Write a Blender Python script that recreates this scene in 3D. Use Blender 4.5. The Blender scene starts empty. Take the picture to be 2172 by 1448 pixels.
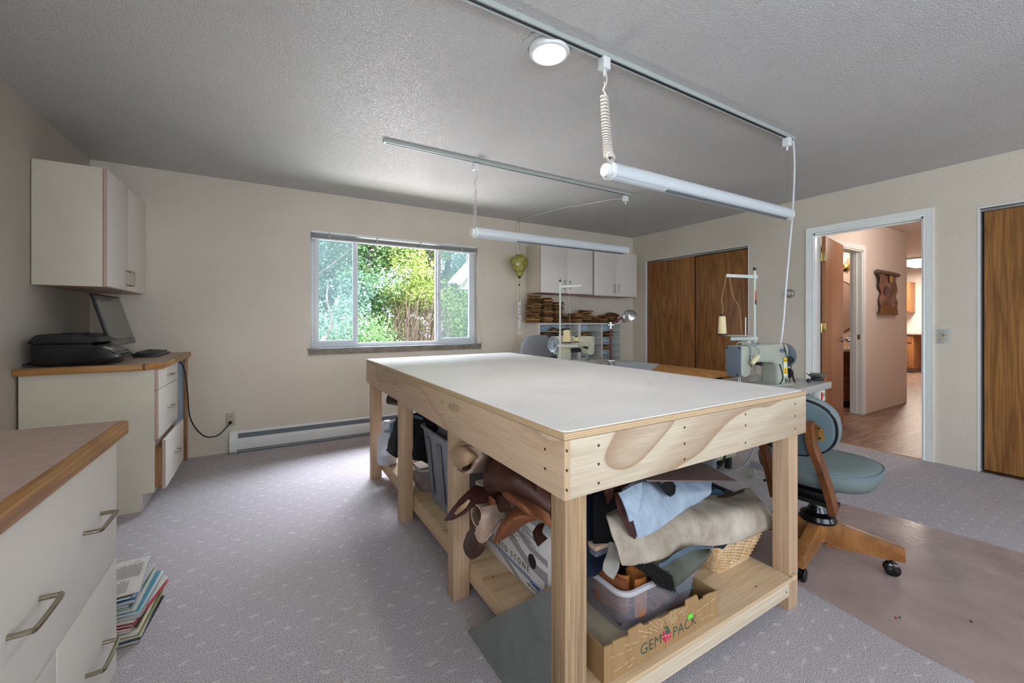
import bpy, bmesh, math, random
from mathutils import Vector as V, Matrix, noise as mnoise
random.seed(7)
S = bpy.context.scene
COL = S.collection
PI = math.pi
R = math.radians

# ------------------------------------------------------------------ camera
TH = 0.534537            # view axis, clockwise from +Y (Y runs towards the window wall)
CAMZ = 1.17
FPX, HORIZ = 871.42, 680.85
cd = bpy.data.cameras.new('camera')
cam = bpy.data.objects.new('camera', cd)
COL.objects.link(cam)
cam.location = (0, 0, CAMZ)
cam.rotation_euler = (PI/2, 0, -TH)
cd.sensor_width = 36
cd.lens = 36*FPX/2172
cd.shift_y = -(724-HORIZ)/2172
cd.clip_start = 0.02
S.camera = cam
FW = V((math.sin(TH), math.cos(TH), 0)); RT = V((math.cos(TH), -math.sin(TH), 0)); UP = V((0, 0, 1))

def at(px, py, x=None, y=None, z=None, d=None):
    """world point seen at a photo pixel, on the plane x=, y=, z= or at depth d="""
    r = FW + RT*((px-1086)/FPX) + UP*((HORIZ-py)/FPX)
    if x is not None: k = x/r.x
    elif y is not None: k = y/r.y
    elif z is not None: k = (z-CAMZ)/r.z
    else: k = d
    return V((0, 0, CAMZ)) + r*k

# ------------------------------------------------------------------ exposure, world, sun, added fill lamps
S.view_settings.view_transform = 'Standard'
S.view_settings.look = 'None'
S.view_settings.gamma = 1
S.view_settings.exposure = 0.0
try: S.view_settings.use_curve_mapping = False
except Exception: pass
S.render.film_transparent = False
c = S.cycles
c.use_denoising = True
c.max_bounces = 8; c.diffuse_bounces = 5; c.glossy_bounces = 3; c.transmission_bounces = 6; c.transparent_max_bounces = 16
c.sample_clamp_indirect = 4
c.caustics_reflective = False; c.caustics_refractive = False
W = bpy.data.worlds.new('sky'); S.world = W; W.use_nodes = True
bg = W.node_tree.nodes['Background']
bg.inputs[0].default_value = (0.62, 0.78, 1.0, 1); bg.inputs[1].default_value = 4.0

def lamp(name, kind, loc, energy, color, rot=None, size=None, size_y=None, target=None):
    l = bpy.data.lights.new(name, kind); o = bpy.data.objects.new(name, l); COL.objects.link(o)
    l.energy = energy; l.color = color; o.location = loc
    if size and kind == 'AREA':
        l.shape = 'RECTANGLE'; l.size = size; l.size_y = size_y or size
    elif size: l.shadow_soft_size = size
    if target is not None:
        o.rotation_euler = (V(target)-V(loc)).to_track_quat('-Z', 'Y').to_euler()
    if rot: o.rotation_euler = rot
    return o
sun = lamp('sun', 'SUN', (6, -6, 10), 5.5, (1, .95, .86), target=(3.2, 4.0, 0))
sun.data.angle = R(1.5)
# fill lamps added at unseen openings behind the camera
lamp('rear_window_fill', 'AREA', (1.2, -2.72, 1.45), 55, (.88, .94, 1), size=2.6, size_y=1.5, target=(1.4, 0, 1.35))
lamp('side_window_fill', 'AREA', (-1.33, -1.2, 1.5), 75, (.88, .94, 1), size=1.8, size_y=1.3, target=(0, -1.2, 1.4))
lamp('rear_door_fill', 'AREA', (4.0, -2.72, 1.15), 12, (.9, .94, 1), size=1.0, size_y=1.9, target=(4.0, 0, 1.1))
# lamps added outdoors, out of view, to boost sky and ground light
lamp('sky_fill', 'AREA', (1.2, 6.6, 4.6), 2900, (.86, .88, 1), size=5.0, size_y=2.6, target=(1.2, 3.2, .2))
lamp('ground_bounce_fill', 'AREA', (1.0, 6.6, -.1), 400, (1, .94, 1), size=3.4, size_y=1.2, target=(1.2, 3.6, 1.7))

# ------------------------------------------------------------------ naming helpers
INV = {}
def tag(o, label=None, cat=None, group=None, kind=None):
    if label: o['label'] = label
    if cat: o['category'] = cat
    if group: o['group'] = group
    if kind: o['kind'] = kind
    return o
def thing(name, label, cat, loc=(0, 0, 0), rz=0, group=None, kind=None):
    o = bpy.data.objects.new(name, None); COL.objects.link(o)
    o.empty_display_size = .05
    o.location = loc; o.rotation_euler = (0, 0, rz)
    INV[o.name] = (Matrix.Translation(V(loc)) @ Matrix.Rotation(rz, 4, 'Z')).inverted()
    return tag(o, label, cat, group, kind)
def root_of(o):
    while o.parent: o = o.parent
    return o
def copy_tree(o, parent=None):
    c = o.copy(); COL.objects.link(c)
    if parent: c.parent = parent
    for ch in o.children: copy_tree(ch, c)
    return c

# ------------------------------------------------------------------ mesh builder
class MB:
    def __init__(s): s.bm = bmesh.new()
    def _bev(s, vs, b, seg=2):
        if b:
            es = {e for v in vs for e in v.link_edges}
            bmesh.ops.bevel(s.bm, geom=list(es), offset=b, segments=seg, affect='EDGES', profile=.6)
    def box(s, x0, y0, z0, x1, y1, z1, b=0, seg=2, M=None):
        vs = [s.bm.verts.new((x, y, z)) for x in (x0, x1) for y in (y0, y1) for z in (z0, z1)]
        for f in ((0, 1, 3, 2), (4, 6, 7, 5), (0, 4, 5, 1), (2, 3, 7, 6), (0, 2, 6, 4), (1, 5, 7, 3)):
            s.bm.faces.new([vs[i] for i in f])
        if M is not None:
            for v in vs: v.co = M @ v.co
        s._bev(vs, b, seg); return s
    def beam(s, p0, p1, w, h, b=0, up=(0, 0, 1)):
        """a bar of w (sideways) x h (along up) from p0 to p1"""
        p0, p1 = V(p0), V(p1); d = p1-p0; L = d.length; d.normalize(); u = V(up)
        sd = d.cross(u)
        if sd.length < 1e-4: u = V((0, 1, 0)); sd = d.cross(u)
        sd.normalize(); u = sd.cross(d)
        M = Matrix.Translation(p0) @ Matrix((sd, d, u)).transposed().to_4x4()
        return s.box(-w/2, 0, -h/2, w/2, L, h/2, b, M=M)
    def ring(s, pts): return [s.bm.verts.new(p) for p in pts]
    def skin(s, rings, closed=True, cap=True):
        for a, b in zip(rings, rings[1:]):
            n = len(a)
            for i in range(n if closed else n-1):
                j = (i+1) % n
                s.bm.faces.new((a[i], a[j], b[j], b[i]))
        if cap and closed:
            s.bm.faces.new(rings[0][::-1]); s.bm.faces.new(rings[-1])
    def cyl(s, p0, p1, r0, r1=None, n=20, cap=True):
        r1 = r0 if r1 is None else r1
        p0, p1 = V(p0), V(p1); q = (p1-p0).to_track_quat('Z', 'Y')
        rs = [s.ring([p + q @ V((r*math.cos(2*PI*i/n), r*math.sin(2*PI*i/n), 0)) for i in range(n)]) for p, r in ((p0, r0), (p1, r1))]
        s.skin(rs, cap=cap); return s
    def lathe(s, prof, c=(0, 0, 0), n=24, axis=None, sx=1, sy=1, cap=True):
        q = V(axis).to_track_quat('Z', 'Y') if axis is not None else Matrix.Identity(3).to_quaternion()
        c = V(c)
        rs = [s.ring([c + q @ V((max(r, 1e-4)*sx*math.cos(2*PI*i/n), max(r, 1e-4)*sy*math.sin(2*PI*i/n), z)) for i in range(n)]) for r, z in prof]
        s.skin(rs, cap=cap); return s
    def tube(s, pts, r, n=8, smooth=0):
        pts = [V(p) for p in pts]
        if smooth: pts = catmull(pts, smooth)
        rs = []; u = None
        for i, p in enumerate(pts):
            t = (pts[min(i+1, len(pts)-1)] - pts[max(i-1, 0)]).normalized()
            if u is None:
                u = t.orthogonal().normalized()
            u = (u - t*u.dot(t)).normalized(); w = t.cross(u)
            rr = r(i/(len(pts)-1)) if callable(r) else r
            rs.append(s.ring([p + (u*math.cos(2*PI*k/n) + w*math.sin(2*PI*k/n))*rr for k in range(n)]))
        s.skin(rs); return s
    def ellip(s, c, r, n=20, m=12, M=None):
        c = V(c); rs = []
        for j in range(m+1):
            t = PI*j/m; q = max(math.sin(t), 1e-3)
            ps = [V((r[0]*q*math.cos(2*PI*i/n), r[1]*q*math.sin(2*PI*i/n), -r[2]*math.cos(t))) for i in range(n)]
            rs.append(s.ring([c + (M @ p if M is not None else p) for p in ps]))
        s.skin(rs); return s
    def prism(s, poly, ext, b=0):
        """poly: 3-D points of one flat face; ext: extrusion vector"""
        e = V(ext); a = s.ring(poly); bb = s.ring([V(p)+e for p in poly])
        s.skin([a, bb]); s._bev(a+bb, b) ; return s
    def sheet(s, ctrl, th=.003, k=5, j=5, rough=0, seed=0, close_u=False):
        """a cloth or hide: rows of control points, smoothed, with a real thickness"""
        rows = [catmull([V(p) for p in r], k) for r in ctrl]
        n = len(rows[0])
        cols = [catmull([r[i] for r in rows], j) for i in range(n)]
        G = [[cols[i][q].copy() for i in range(n)] for q in range(len(cols[0]))]
        m = len(G)
        N = [[None]*n for _ in range(m)]
        for a in range(m):
            for b in range(n):
                du = G[a][min(b+1, n-1)] - G[a][max(b-1, 0)]; dv = G[min(a+1, m-1)][b] - G[max(a-1, 0)][b]
                q = du.cross(dv); N[a][b] = q.normalized() if q.length > 1e-9 else V((0, 0, 1))
        if rough:
            for a in range(m):
                for b in range(n):
                    p = G[a][b]; h = mnoise.noise(p*9+V((seed, 0, 0)))*rough + mnoise.noise(p*30+V((0, seed, 0)))*rough*.3
                    G[a][b] = p + N[a][b]*h
        t = [[s.bm.verts.new(G[a][b]) for b in range(n)] for a in range(m)]
        u = [[s.bm.verts.new(G[a][b]-N[a][b]*th) for b in range(n)] for a in range(m)]
        for a in range(m-1):
            for b in range(n-1):
                s.bm.faces.new((t[a][b], t[a][b+1], t[a+1][b+1], t[a+1][b]))
                s.bm.faces.new((u[a][b], u[a+1][b], u[a+1][b+1], u[a][b+1]))
        ed = [(0, b) for b in range(n)] + [(a, n-1) for a in range(1, m)] + [(m-1, b) for b in range(n-2, -1, -1)] + [(a, 0) for a in range(m-2, 0, -1)]
        for i in range(len(ed)):
            (a, b), (c, d) = ed[i], ed[(i+1) % len(ed)]
            s.bm.faces.new((t[a][b], u[a][b], u[c][d], t[c][d]))
        return s
    def build(s, name, mat, parent=None, local=False, ang=35):
        bm = s.bm
        bmesh.ops.recalc_face_normals(bm, faces=bm.faces)
        if parent is not None and not local:
            bmesh.ops.transform(bm, matrix=INV[root_of(parent).name], verts=bm.verts)
        me = bpy.data.meshes.new(name)
        org = V((0, 0, 0))
        if parent is None:
            xs = [v.co for v in bm.verts]
            org = V(((min(v.x for v in xs)+max(v.x for v in xs))/2, (min(v.y for v in xs)+max(v.y for v in xs))/2, min(v.z for v in xs)))
            bmesh.ops.translate(bm, vec=-org, verts=bm.verts)
        bm.to_mesh(me); bm.free()
        me.polygons.foreach_set('use_smooth', [True]*len(me.polygons))
        me.set_sharp_from_angle(angle=R(ang))
        o = bpy.data.objects.new(name, me); COL.objects.link(o)
        o.location = org
        if parent is not None: o.parent = parent
        me.materials.append(mat)
        return o

def catmull(p, k):
    if k <= 1 or len(p) < 2: return list(p)
    q = [p[0]*2-p[1]] + list(p) + [p[-1]*2-p[-2]]
    out = []
    for i in range(1, len(q)-2):
        a, b, c, d = q[i-1], q[i], q[i+1], q[i+2]
        for j in range(k):
            t = j/k
            out.append(((b*2) + (c-a)*t + (a*2-b*5+c*4-d)*t*t + (b*3-a-c*3+d)*t*t*t)*.5)
    out.append(p[-1]); return out

def text(name, body, size, origin, xdir, ydir, mat, parent, ext=.0004, align='LEFT', shear=0, spacing=1, font_w=0):
    cu = bpy.data.curves.new(name, 'FONT'); cu.body = body; cu.size = size; cu.extrude = ext
    cu.align_x = align; cu.shear = shear; cu.space_character = spacing; cu.offset = font_w
    tmp = bpy.data.objects.new(name+'_tmp', cu)
    COL.objects.link(tmp)
    dg = bpy.context.evaluated_depsgraph_get()
    me = bpy.data.meshes.new_from_object(tmp.evaluated_get(dg))
    bpy.data.objects.remove(tmp); bpy.data.curves.remove(cu)
    x = V(xdir).normalized(); y = V(ydir).normalized(); z = x.cross(y)
    M = Matrix.Translation(V(origin)) @ Matrix((x, y, z)).transposed().to_4x4()
    me.transform(M)
    if parent is not None: me.transform(INV[root_of(parent).name])
    me.materials.clear(); me.materials.append(mat)
    o = bpy.data.objects.new(name, me); COL.objects.link(o)
    if parent is not None: o.parent = parent
    return o

# ------------------------------------------------------------------ materials
def lin(h):
    if isinstance(h, str):
        h = [int(h[i:i+2], 16) for i in (0, 2, 4)]
    return tuple(((v/255)/12.92 if v/255 <= .04045 else ((v/255+.055)/1.055)**2.4) for v in h) + (1,)
class NT:
    def __init__(s, name, rough=.5, metal=0, spec=.5):
        m = bpy.data.materials.new(name); m.use_nodes = True; s.m = m
        s.t = m.node_tree; s.b = s.t.nodes['Principled BSDF']
        s.b.inputs['Roughness'].default_value = rough; s.b.inputs['Metallic'].default_value = metal
        s.b.inputs['Specular IOR Level'].default_value = spec
        s._co = None
    def n(s, kind, **kw):
        x = s.t.nodes.new(kind)
        for k, v in kw.items(): setattr(x, k, v)
        return x
    def link(s, a, b): s.t.links.new(a, b)
    def set(s, sock, v):
        if isinstance(v, bpy.types.NodeSocket): s.link(v, sock)
        else: sock.default_value = v
    def co(s, scale=(1, 1, 1), rot=(0, 0, 0), loc=(0, 0, 0)):
        if s._co is None: s._co = s.n('ShaderNodeTexCoord').outputs['Object']
        m = s.n('ShaderNodeMapping'); m.inputs['Scale'].default_value = scale; m.inputs['Rotation'].default_value = rot
        m.inputs['Location'].default_value = loc
        s.link(s._co, m.inputs[0]); return m.outputs[0]
    def noise(s, vec, scale, detail=3, rough=.5, dist=0):
        x = s.n('ShaderNodeTexNoise'); s.link(vec, x.inputs['Vector'])
        x.inputs['Scale'].default_value = scale; x.inputs['Detail'].default_value = detail
        x.inputs['Roughness'].default_value = rough; x.inputs['Distortion'].default_value = dist
        return x.outputs['Fac']
    def math(s, op, a, b=0, c=0):
        x = s.n('ShaderNodeMath', operation=op)
        s.set(x.inputs[0], a); s.set(x.inputs[1], b); s.set(x.inputs[2], c)
        return x.outputs[0]
    def ramp(s, f, stops, interp='LINEAR'):
        x = s.n('ShaderNodeValToRGB'); x.color_ramp.interpolation = interp
        e = x.color_ramp.elements
        while len(e) < len(stops): e.new(.5)
        for i, (p, c) in enumerate(stops):
            e[i].position = p; e[i].color = c if len(c) == 4 and not isinstance(c, str) else lin(c)
        s.link(f, x.inputs[0]); return x.outputs[0]
    def mix(s, f, a, b, mode='MIX'):
        x = s.n('ShaderNodeMix', data_type='RGBA', blend_type=mode)
        s.set(x.inputs[0], f); s.set(x.inputs[6], a); s.set(x.inputs[7], b)
        return x.outputs[2]
    def col(s, v): s.set(s.b.inputs['Base Color'], v); return s
    def bump(s, h, strength=.3, dist=.01):
        x = s.n('ShaderNodeBump'); x.inputs['Strength'].default_value = strength; x.inputs['Distance'].default_value = dist
        s.link(h, x.inputs['Height']); s.link(x.outputs[0], s.b.inputs['Normal']); return s
G0 = (0, 0, 0, 1); G1 = (1, 1, 1, 1)
def flat(name, c, rough=.5, metal=0, var=.06, spec=.5, scale=6, bump=0, bscale=200):
    a = NT(name, rough, metal, spec); C = lin(c)
    nz = a.noise(a.co(), scale, 4)
    dk = tuple(v*(1-var*2) for v in C[:3])+(1,); lt = tuple(min(1, v*(1+var)) for v in C[:3])+(1,)
    a.col(a.ramp(nz, [(.3, dk), (.7, lt)]))
    if bump: a.bump(a.noise(a.co(), bscale, 2), bump, .002)
    return a.m
def paint(name, c, scale, strength, rough=.55, dist=.006, spec=.5, c2=None):
    a = NT(name, rough, 0, spec)
    C = lin(c); big = a.noise(a.co(), 1.3, 3)
    C2 = lin(c2) if c2 else tuple(v*.93 for v in C[:3])+(1,)
    a.col(a.ramp(big, [(.35, C2), (.65, C)]))
    f = a.noise(a.co(), scale, 3, .6)
    a.bump(a.ramp(f, [(.42, G0), (.62, G1)]), strength, dist); return a.m
def wood(name, light, dark, grain='z', k=14, stretch=.09, base=2.6, rough=.5, pores=.35, bump=.15, amt=.8, seed=0, spec=.4):
    """cut timber: nested figure lines running along the grain"""
    a = NT(name, rough, 0, spec)
    sc = {'x': (stretch, 1, 1), 'y': (1, stretch, 1), 'z': (1, 1, stretch)}[grain]
    fs = {'x': (3, 160, 160), 'y': (160, 3, 160), 'z': (160, 160, 3)}[grain]
    nz = a.noise(a.co(sc, loc=(seed, seed*1.7, seed*.6)), base, 2, .45, .3)
    w = a.math('PINGPONG', a.math('MULTIPLY', nz, k), 1)
    f = a.ramp(w, [(0, G1), (.25, (.55, .55, .55, 1)), (1, G0)])
    fine = a.noise(a.co(fs), 1, 2, .6)
    f2 = a.math('MULTIPLY', f, amt)
    cc = a.mix(f2, lin(light), lin(dark))
    p = a.math('MULTIPLY', a.ramp(fine, [(.4, G1), (.6, G0)]), pores)
    dk = tuple(v*.62 for v in lin(dark)[:3])+(1,)
    cc = a.mix(p, cc, dk)
    a.col(cc); a.bump(fine, bump, .001); return a.m
def plyface(name, light, dark, grain, k=3.0, base=1.5, seed=0, amt=.8, stretch=.32):
    a = NT(name, .55, 0, .3)
    sc = {'x': (stretch, 1, 1), 'y': (1, stretch, 1)}[grain]; fs = {'x': (5, 190, 190), 'y': (190, 5, 190)}[grain]
    nz = a.noise(a.co(sc, loc=(seed, seed*1.3, seed*.7)), base, 2.2, .42, .5)
    w = a.math('FRACT', a.math('MULTIPLY', nz, k))
    f = a.math('MULTIPLY', a.ramp(w, [(0, G0), (.45, (.05,)*3+(1,)), (.80, (.55,)*3+(1,)), (.93, G1), (.955, (.1,)*3+(1,)), (1, G0)]), amt)
    nz2 = a.noise(a.co({'x': (.5, 6, 6), 'y': (6, .5, 6)}[grain]), 6, 3)
    fine = a.noise(a.co(fs), 1, 2, .6)
    c = a.mix(f, lin(light), lin(dark))
    c = a.mix(a.math('MULTIPLY', a.ramp(nz2, [(.45, G0), (.75, G1)]), .30), c, lin(dark))
    c = a.mix(a.math('MULTIPLY', a.ramp(fine, [(.42, G1), (.6, G0)]), .16), c, tuple(v*.7 for v in lin(dark)[:3])+(1,))
    a.col(c); a.bump(fine, .1, .001); return a.m
def ply_edge(name, axis='z', t=.018):
    a = NT(name, .6)
    x = a.n('ShaderNodeSeparateXYZ'); a.link(a.co(), x.inputs[0])
    i = 'xyz'.index(axis)
    v = a.math('FRACT', a.math('MULTIPLY', x.outputs[i], 1/(t/3.5)))
    nz = a.noise(a.co((30, 30, 30)), 3, 3)
    c = a.ramp(v, [(.0, 'c9ab84'), (.35, 'd6bd98'), (.45, '8a6a4a'), (.62, '94744f'), (.7, 'cfb48c')])
    a.col(a.mix(a.math('MULTIPLY', nz, .35), c, lin('6e533a'))); return a.m

MAT = {}
m = MAT
m['wall'] = paint('wall_paint', 'd6ccba', 150, .35, .5, .003, c2='d0c5b4')
m['ceiling'] = paint('ceiling_texture', 'd2d0cd', 120, .9, .42, .005, .5)
m['hallwall'] = paint('hall_paint', 'e2d3c8', 110, .3, .5, .003)
m['wallshade'] = paint('shaded_wall_paint', 'b3a99b', 150, .35, .5, .003, c2='aca293')  # wall paint darkened to put the left wall's shade into its colour
m['rail'] = flat('grey_green_track', 'a9b0ab', .4, var=.03)
m['white'] = flat('white_enamel', 'dfe1df', .35, var=.02)
m['trimwhite'] = flat('door_trim_white', 'e9ebe6', .35, var=.02)
m['vinyl'] = flat('window_vinyl', 'd5d9dc', .4, var=.03)
m['lam'] = flat('cream_laminate', 'd3cab6', .42, var=.03, scale=3)
m['lamdoor'] = flat('pale_laminate_door', 'dcd5cb', .4, var=.02, scale=3)
m['pink'] = flat('pink_edge_band', 'bda092', .5, var=.04)
m['black'] = flat('black_plastic', '151517', .38, var=.15)
m['gloss'] = flat('glossy_black_plastic', '0b0b0d', .18, var=.1)
m['rubber'] = flat('black_rubber', '1c1d20', .6)
m['dark'] = flat('dark_gap', '0d0c0b', .8)
m['steel'] = flat('brushed_steel', 'b9b9b7', .28, 1, var=.05)
m['nickel'] = flat('antique_brass_pull', 'a39a86', .3, 1, var=.1, scale=30)
m['brass'] = flat('polished_brass', 'cbb47a', .25, 1)
m['grey'] = flat('grey_enamel', '8e959a', .45, var=.05)
m['alm'] = flat('almond_plate', 'b3ad95', .45, var=.03)
m['oak'] = wood('oak_edge', 'ba8a50', '8c5c2c', 'x', 18, .12, 5, .42, .5)
m['oaky'] = wood('oak_edge_along', 'ba8a50', '8c5c2c', 'y', 18, .12, 5, .42, .5)
m['oakz'] = wood('oak_post', 'b4855a', '8a5a34', 'z', 18, .12, 5, .42, .5)
m['closet'] = wood('oak_veneer_door', 'a9733f', '6e4522', 'z', 30, .10, 3.2, .33, .5, .1, .7)
m['closet2'] = wood('light_oak_veneer_door', 'a87642', '6b4422', 'z', 26, .09, 4.2, .33, .45, .1, .65, 3)
m['halldoor'] = wood('red_oak_flush_door', 'a8714a', '8b5833', 'z', 10, .05, 3, .35, .3, .08, .6)
m['pine'] = wood('pine_stud', 'c6a687', 'a18265', 'z', 6, .05, 9, .6, .3, .2, .6)
m['pine2'] = wood('old_pine_stud', 'b0926f', '7f6348', 'z', 10, .04, 16, .65, .5, .3, .6, 5)
m['pinex'] = wood('pine_rail_white', 'dac9b0', 'b89c7c', 'x', 6, .06, 5, .6, .3, .2, .7)
m['piney'] = wood('pine_rail', 'd6b793', 'b4926c', 'y', 7, .06, 5, .6, .3, .2, .7)
m['plyx'] = plyface('plywood_face', 'c4b69f', '8f6f53', 'x', 9.0, 2.6, 2.3, .8, .36)
m['plyy'] = plyface('plywood_side', 'c8ad90', '97765c', 'y', 7.0, 2.2, 6.1, .5)
m['plys'] = plyface('plywood_shelf', 'cfb592', '9f7a52', 'x', 8.0, 2.6, 9.4, .65)
m['plye'] = ply_edge('plywood_edge')
m['teal'] = None
def carpet():
    a = NT('carpet', .95, 0, .1)
    co = a.co()
    f1 = a.noise(co, 300, 2, .75); f2 = a.noise(co, 110, 3, .6); f3 = a.noise(co, 1.4, 3)
    base = a.ramp(f1, [(.36, '5f585f'), (.5, 'b4adb1'), (.64, 'f6f2f2')])
    base = a.mix(.30, base, a.ramp(f2, [(.35, '9a9196'), (.65, 'cbc4c4')]))
    # staggered leaf flecks woven in rows
    w = a.n('ShaderNodeVectorMath', operation='MULTIPLY_ADD')
    nv = a.n('ShaderNodeTexNoise'); a.link(co, nv.inputs['Vector']); nv.inputs['Scale'].default_value = 22; nv.inputs['Detail'].default_value = 3
    a.link(nv.outputs['Color'], w.inputs[0]); w.inputs[1].default_value = (.06, .06, 0); a.link(co, w.inputs[2])
    sp = a.n('ShaderNodeSeparateXYZ'); a.link(w.outputs[0], sp.inputs[0])
    row = a.math('FLOOR', a.math('MULTIPLY', sp.outputs[1], 1/.072))
    fy = a.math('FRACT', a.math('MULTIPLY', sp.outputs[1], 1/.072))
    off = a.math('MULTIPLY', a.math('PINGPONG', row, 1), .5)
    fx = a.math('FRACT', a.math('ADD', a.math('MULTIPLY', sp.outputs[0], 1/.105), off))
    dx = a.math('MULTIPLY', a.math('ABSOLUTE', a.math('SUBTRACT', fx, .5)), .105/.022)
    dy = a.math('MULTIPLY', a.math('ABSOLUTE', a.math('SUBTRACT', fy, .5)), .072/.0085)
    r = a.math('SQRT', a.math('ADD', a.math('MULTIPLY', dx, dx), a.math('MULTIPLY', dy, dy)))
    fl = a.ramp(r, [(.35, G1), (1.15, G0)])
    fl = a.math('MULTIPLY', fl, a.math('MULTIPLY', a.ramp(f2, [(.3, G0), (.55, G1)]), .65))
    c = a.mix(fl, base, lin('e4dfda'))
    c = a.mix(a.math('MULTIPLY', a.ramp(f3, [(.5, G0), (.75, G1)]), .25), c, lin('a39888'))
    # a few dark scraps and stains
    sp2 = a.noise(co, 9, 2, .5)
    c = a.mix(a.ramp(sp2, [(.80, G0), (.83, (.4, .4, .4, 1))]), c, lin('6a6264'))
    a.col(c); a.bump(f1, .6, .006); return a.m
m['carpet'] = carpet()
def floorwood():
    a = NT('vinyl_plank_floor', .42, 0, .5)
    co = a.co()
    b = a.n('ShaderNodeTexBrick'); a.link(a.co(), b.inputs['Vector'])
    b.inputs['Scale'].default_value = 1; b.inputs['Brick Width'].default_value = 1.1; b.inputs['Row Height'].default_value = .15
    b.inputs['Mortar Size'].default_value = .0015; b.inputs['Color1'].default_value = (.25, .25, .25, 1); b.inputs['Color2'].default_value = (.75, .75, .75, 1)
    b.inputs['Mortar'].default_value = G0
    g = a.noise(a.co((1.2, 9, 1)), 3, 5, .6, .6)
    c = a.ramp(g, [(.3, '5a463c'), (.5, '84695b'), (.7, '9f8676')])
    c = a.mix(.18, c, b.outputs[0], 'OVERLAY')
    a.col(a.mix(a.ramp(b.outputs['Fac'], [(0, G0), (1, (.6,)*3+(1,))]), c, lin('3c2a20'))); a.bump(g, .2, .002); return a.m
m['floorwood'] = floorwood()
def gridtop():
    a = NT('white_cutting_mat_top', .5, 0, .4)
    sp = a.n('ShaderNodeSeparateXYZ'); a.link(a.co(), sp.inputs[0])
    def ln(o, p, w): return a.math('LESS_THAN', a.math('FRACT', a.math('MULTIPLY', o, 1/p)), w/p)
    g = a.math('MAXIMUM', ln(sp.outputs[0], .0254, .0016), ln(sp.outputs[1], .0254, .0016))
    n1 = a.noise(a.co(), 3, 4); n2 = a.noise(a.co((1, 5, 1)), 14, 3)
    c = a.ramp(n1, [(.3, 'e0dedc'), (.7, 'ebeae9')])
    c = a.mix(a.math('MULTIPLY', g, .28), c, lin('a8a29e'))
    c = a.mix(a.ramp(n2, [(.66, G0), (.8, (.5,)*3+(1,))]), c, lin('b9b1aa'))
    c = a.mix(a.ramp(a.noise(a.co((1, 3, 1), loc=(3, 1, 0)), 5, 3), [(.74, G0), (.78, (.6,)*3+(1,))]), c, lin('8f8a88'))
    a.col(c); return a.m
m['top'] = gridtop()

def struct(name, mb, mat, parent=None, ang=35):
    o = mb.build(name, mat, parent, ang=ang)
    if parent is None: o['kind'] = 'structure'
    return o
XL, XR, YB, ZC, YR = -1.20, 4.754, 4.43, 2.43, -2.6
# ---- floors and ceilings
struct('floor', MB().box(XL-.12, YR-.12, -.1, XR, YB+.12, 0), m['carpet'])
struct('floor_hall', MB().box(XR, .2, -.1, 14.2, 6.2, -.003), m['floorwood'])
struct('ceiling', MB().box(XL-.12, YR-.12, ZC, XR+.115, YB+.14, ZC+.12), m['ceiling'])
struct('ceiling_hall', MB().box(XR+.116, .2, ZC, 14.2, 6.2, ZC+.1), m['hallwall'])
# ---- walls
wx0, wx1, wz0, wz1 = .348, 2.145, .888, 2.077
b = MB()
for q in ((XL-.12, 0, wx0, ZC), (wx1, 0, XR+.115, ZC), (wx0, 0, wx1, wz0), (wx0, wz1, wx1, ZC)):
    b.box(q[0], YB, q[1]-.02, q[2], YB+.14, q[3])
struct('wall_back', b, m['wall'])
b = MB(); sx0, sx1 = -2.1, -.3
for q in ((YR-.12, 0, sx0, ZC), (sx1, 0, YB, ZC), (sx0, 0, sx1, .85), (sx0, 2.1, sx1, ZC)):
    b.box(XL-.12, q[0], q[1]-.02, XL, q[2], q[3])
struct('wall_left', b, m['wallshade'])
D1 = (1.212, 2.028, 2.052)     # doorway
C1 = (2.687, 4.181, 2.040)     # far closet
C2 = (-.70, .898, 2.042)       # near closet
b = MB()
for y0, y1 in ((YR-.12, C2[0]), (C2[1], D1[0]), (D1[1], C1[0]), (C1[1], YB)): b.box(XR, y0, -.02, XR+.115, y1, ZC)
for y0, y1, z in (C2, D1, C1): b.box(XR, y0, z, XR+.115, y1, ZC)
struct('wall_right', b, m['wall'])
b = MB()
for q in ((XL-.12, 0, -.1, ZC), (2.5, 0, 3.5, ZC), (4.5, 0, XR+.115, ZC), (-.1, 0, 2.5, .7), (-.1, 2.2, 2.5, ZC), (3.5, 2.1, 4.5, ZC)):
    b.box(q[0], YR-.12, q[1]-.02, q[2], YR, q[3])
struct('wall_rear', b, m['wall'])
# closet interiors
b = MB()
for y0, y1, z in (C1, C2):
    b.box(XR+.115+.55, y0-.1, 0, XR+.7, y1+.1, ZC); b.box(XR+.116, y0-.14, 0, XR+.7, y0-.1, ZC); b.box(XR+.116, y1+.1 if y1 < 3 else y1+.02, 0, XR+.7, y1+.14, ZC)
    b.box(XR+.116, y0-.1, 0.0, XR+.66, y1+.1, .004)
struct('wall_closets', b, m['dark'])

# ---- hall beyond the doorway
yh = 2.19
b = MB()
bx0, bx1 = 5.50, 6.39     # bathroom doorway
b.box(XR+.116, yh, 0, bx0, yh+.12, ZC); b.box(bx1, yh, 0, 7.89, yh+.12, ZC); b.box(bx0, yh, 2.05, bx1, yh+.12, ZC)
b.box(7.77, yh+.12, 0, 7.89, 4.6, ZC)
struct('wall_hall', b, m['hallwall'])
b = MB(); b.box(XR+.116, .30, 0, 11.0, .42, ZC); b.box(13.1, .3, 0, 13.22, 6.1, ZC); b.box(11, .3, 0, 13.2, .42, ZC)
b.box(7.89, 5.98, 0, 13.1, 6.1, ZC)
struct('wall_kitchen', b, m['hallwall'])
b = MB(); b.box(7.25, yh+.12, 0, 7.35, 4.3, ZC); b.box(5.3, 4.2, 0, 7.35, 4.3, ZC); b.box(5.3, yh+.12, 0, 5.36, 4.3, ZC)
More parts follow.
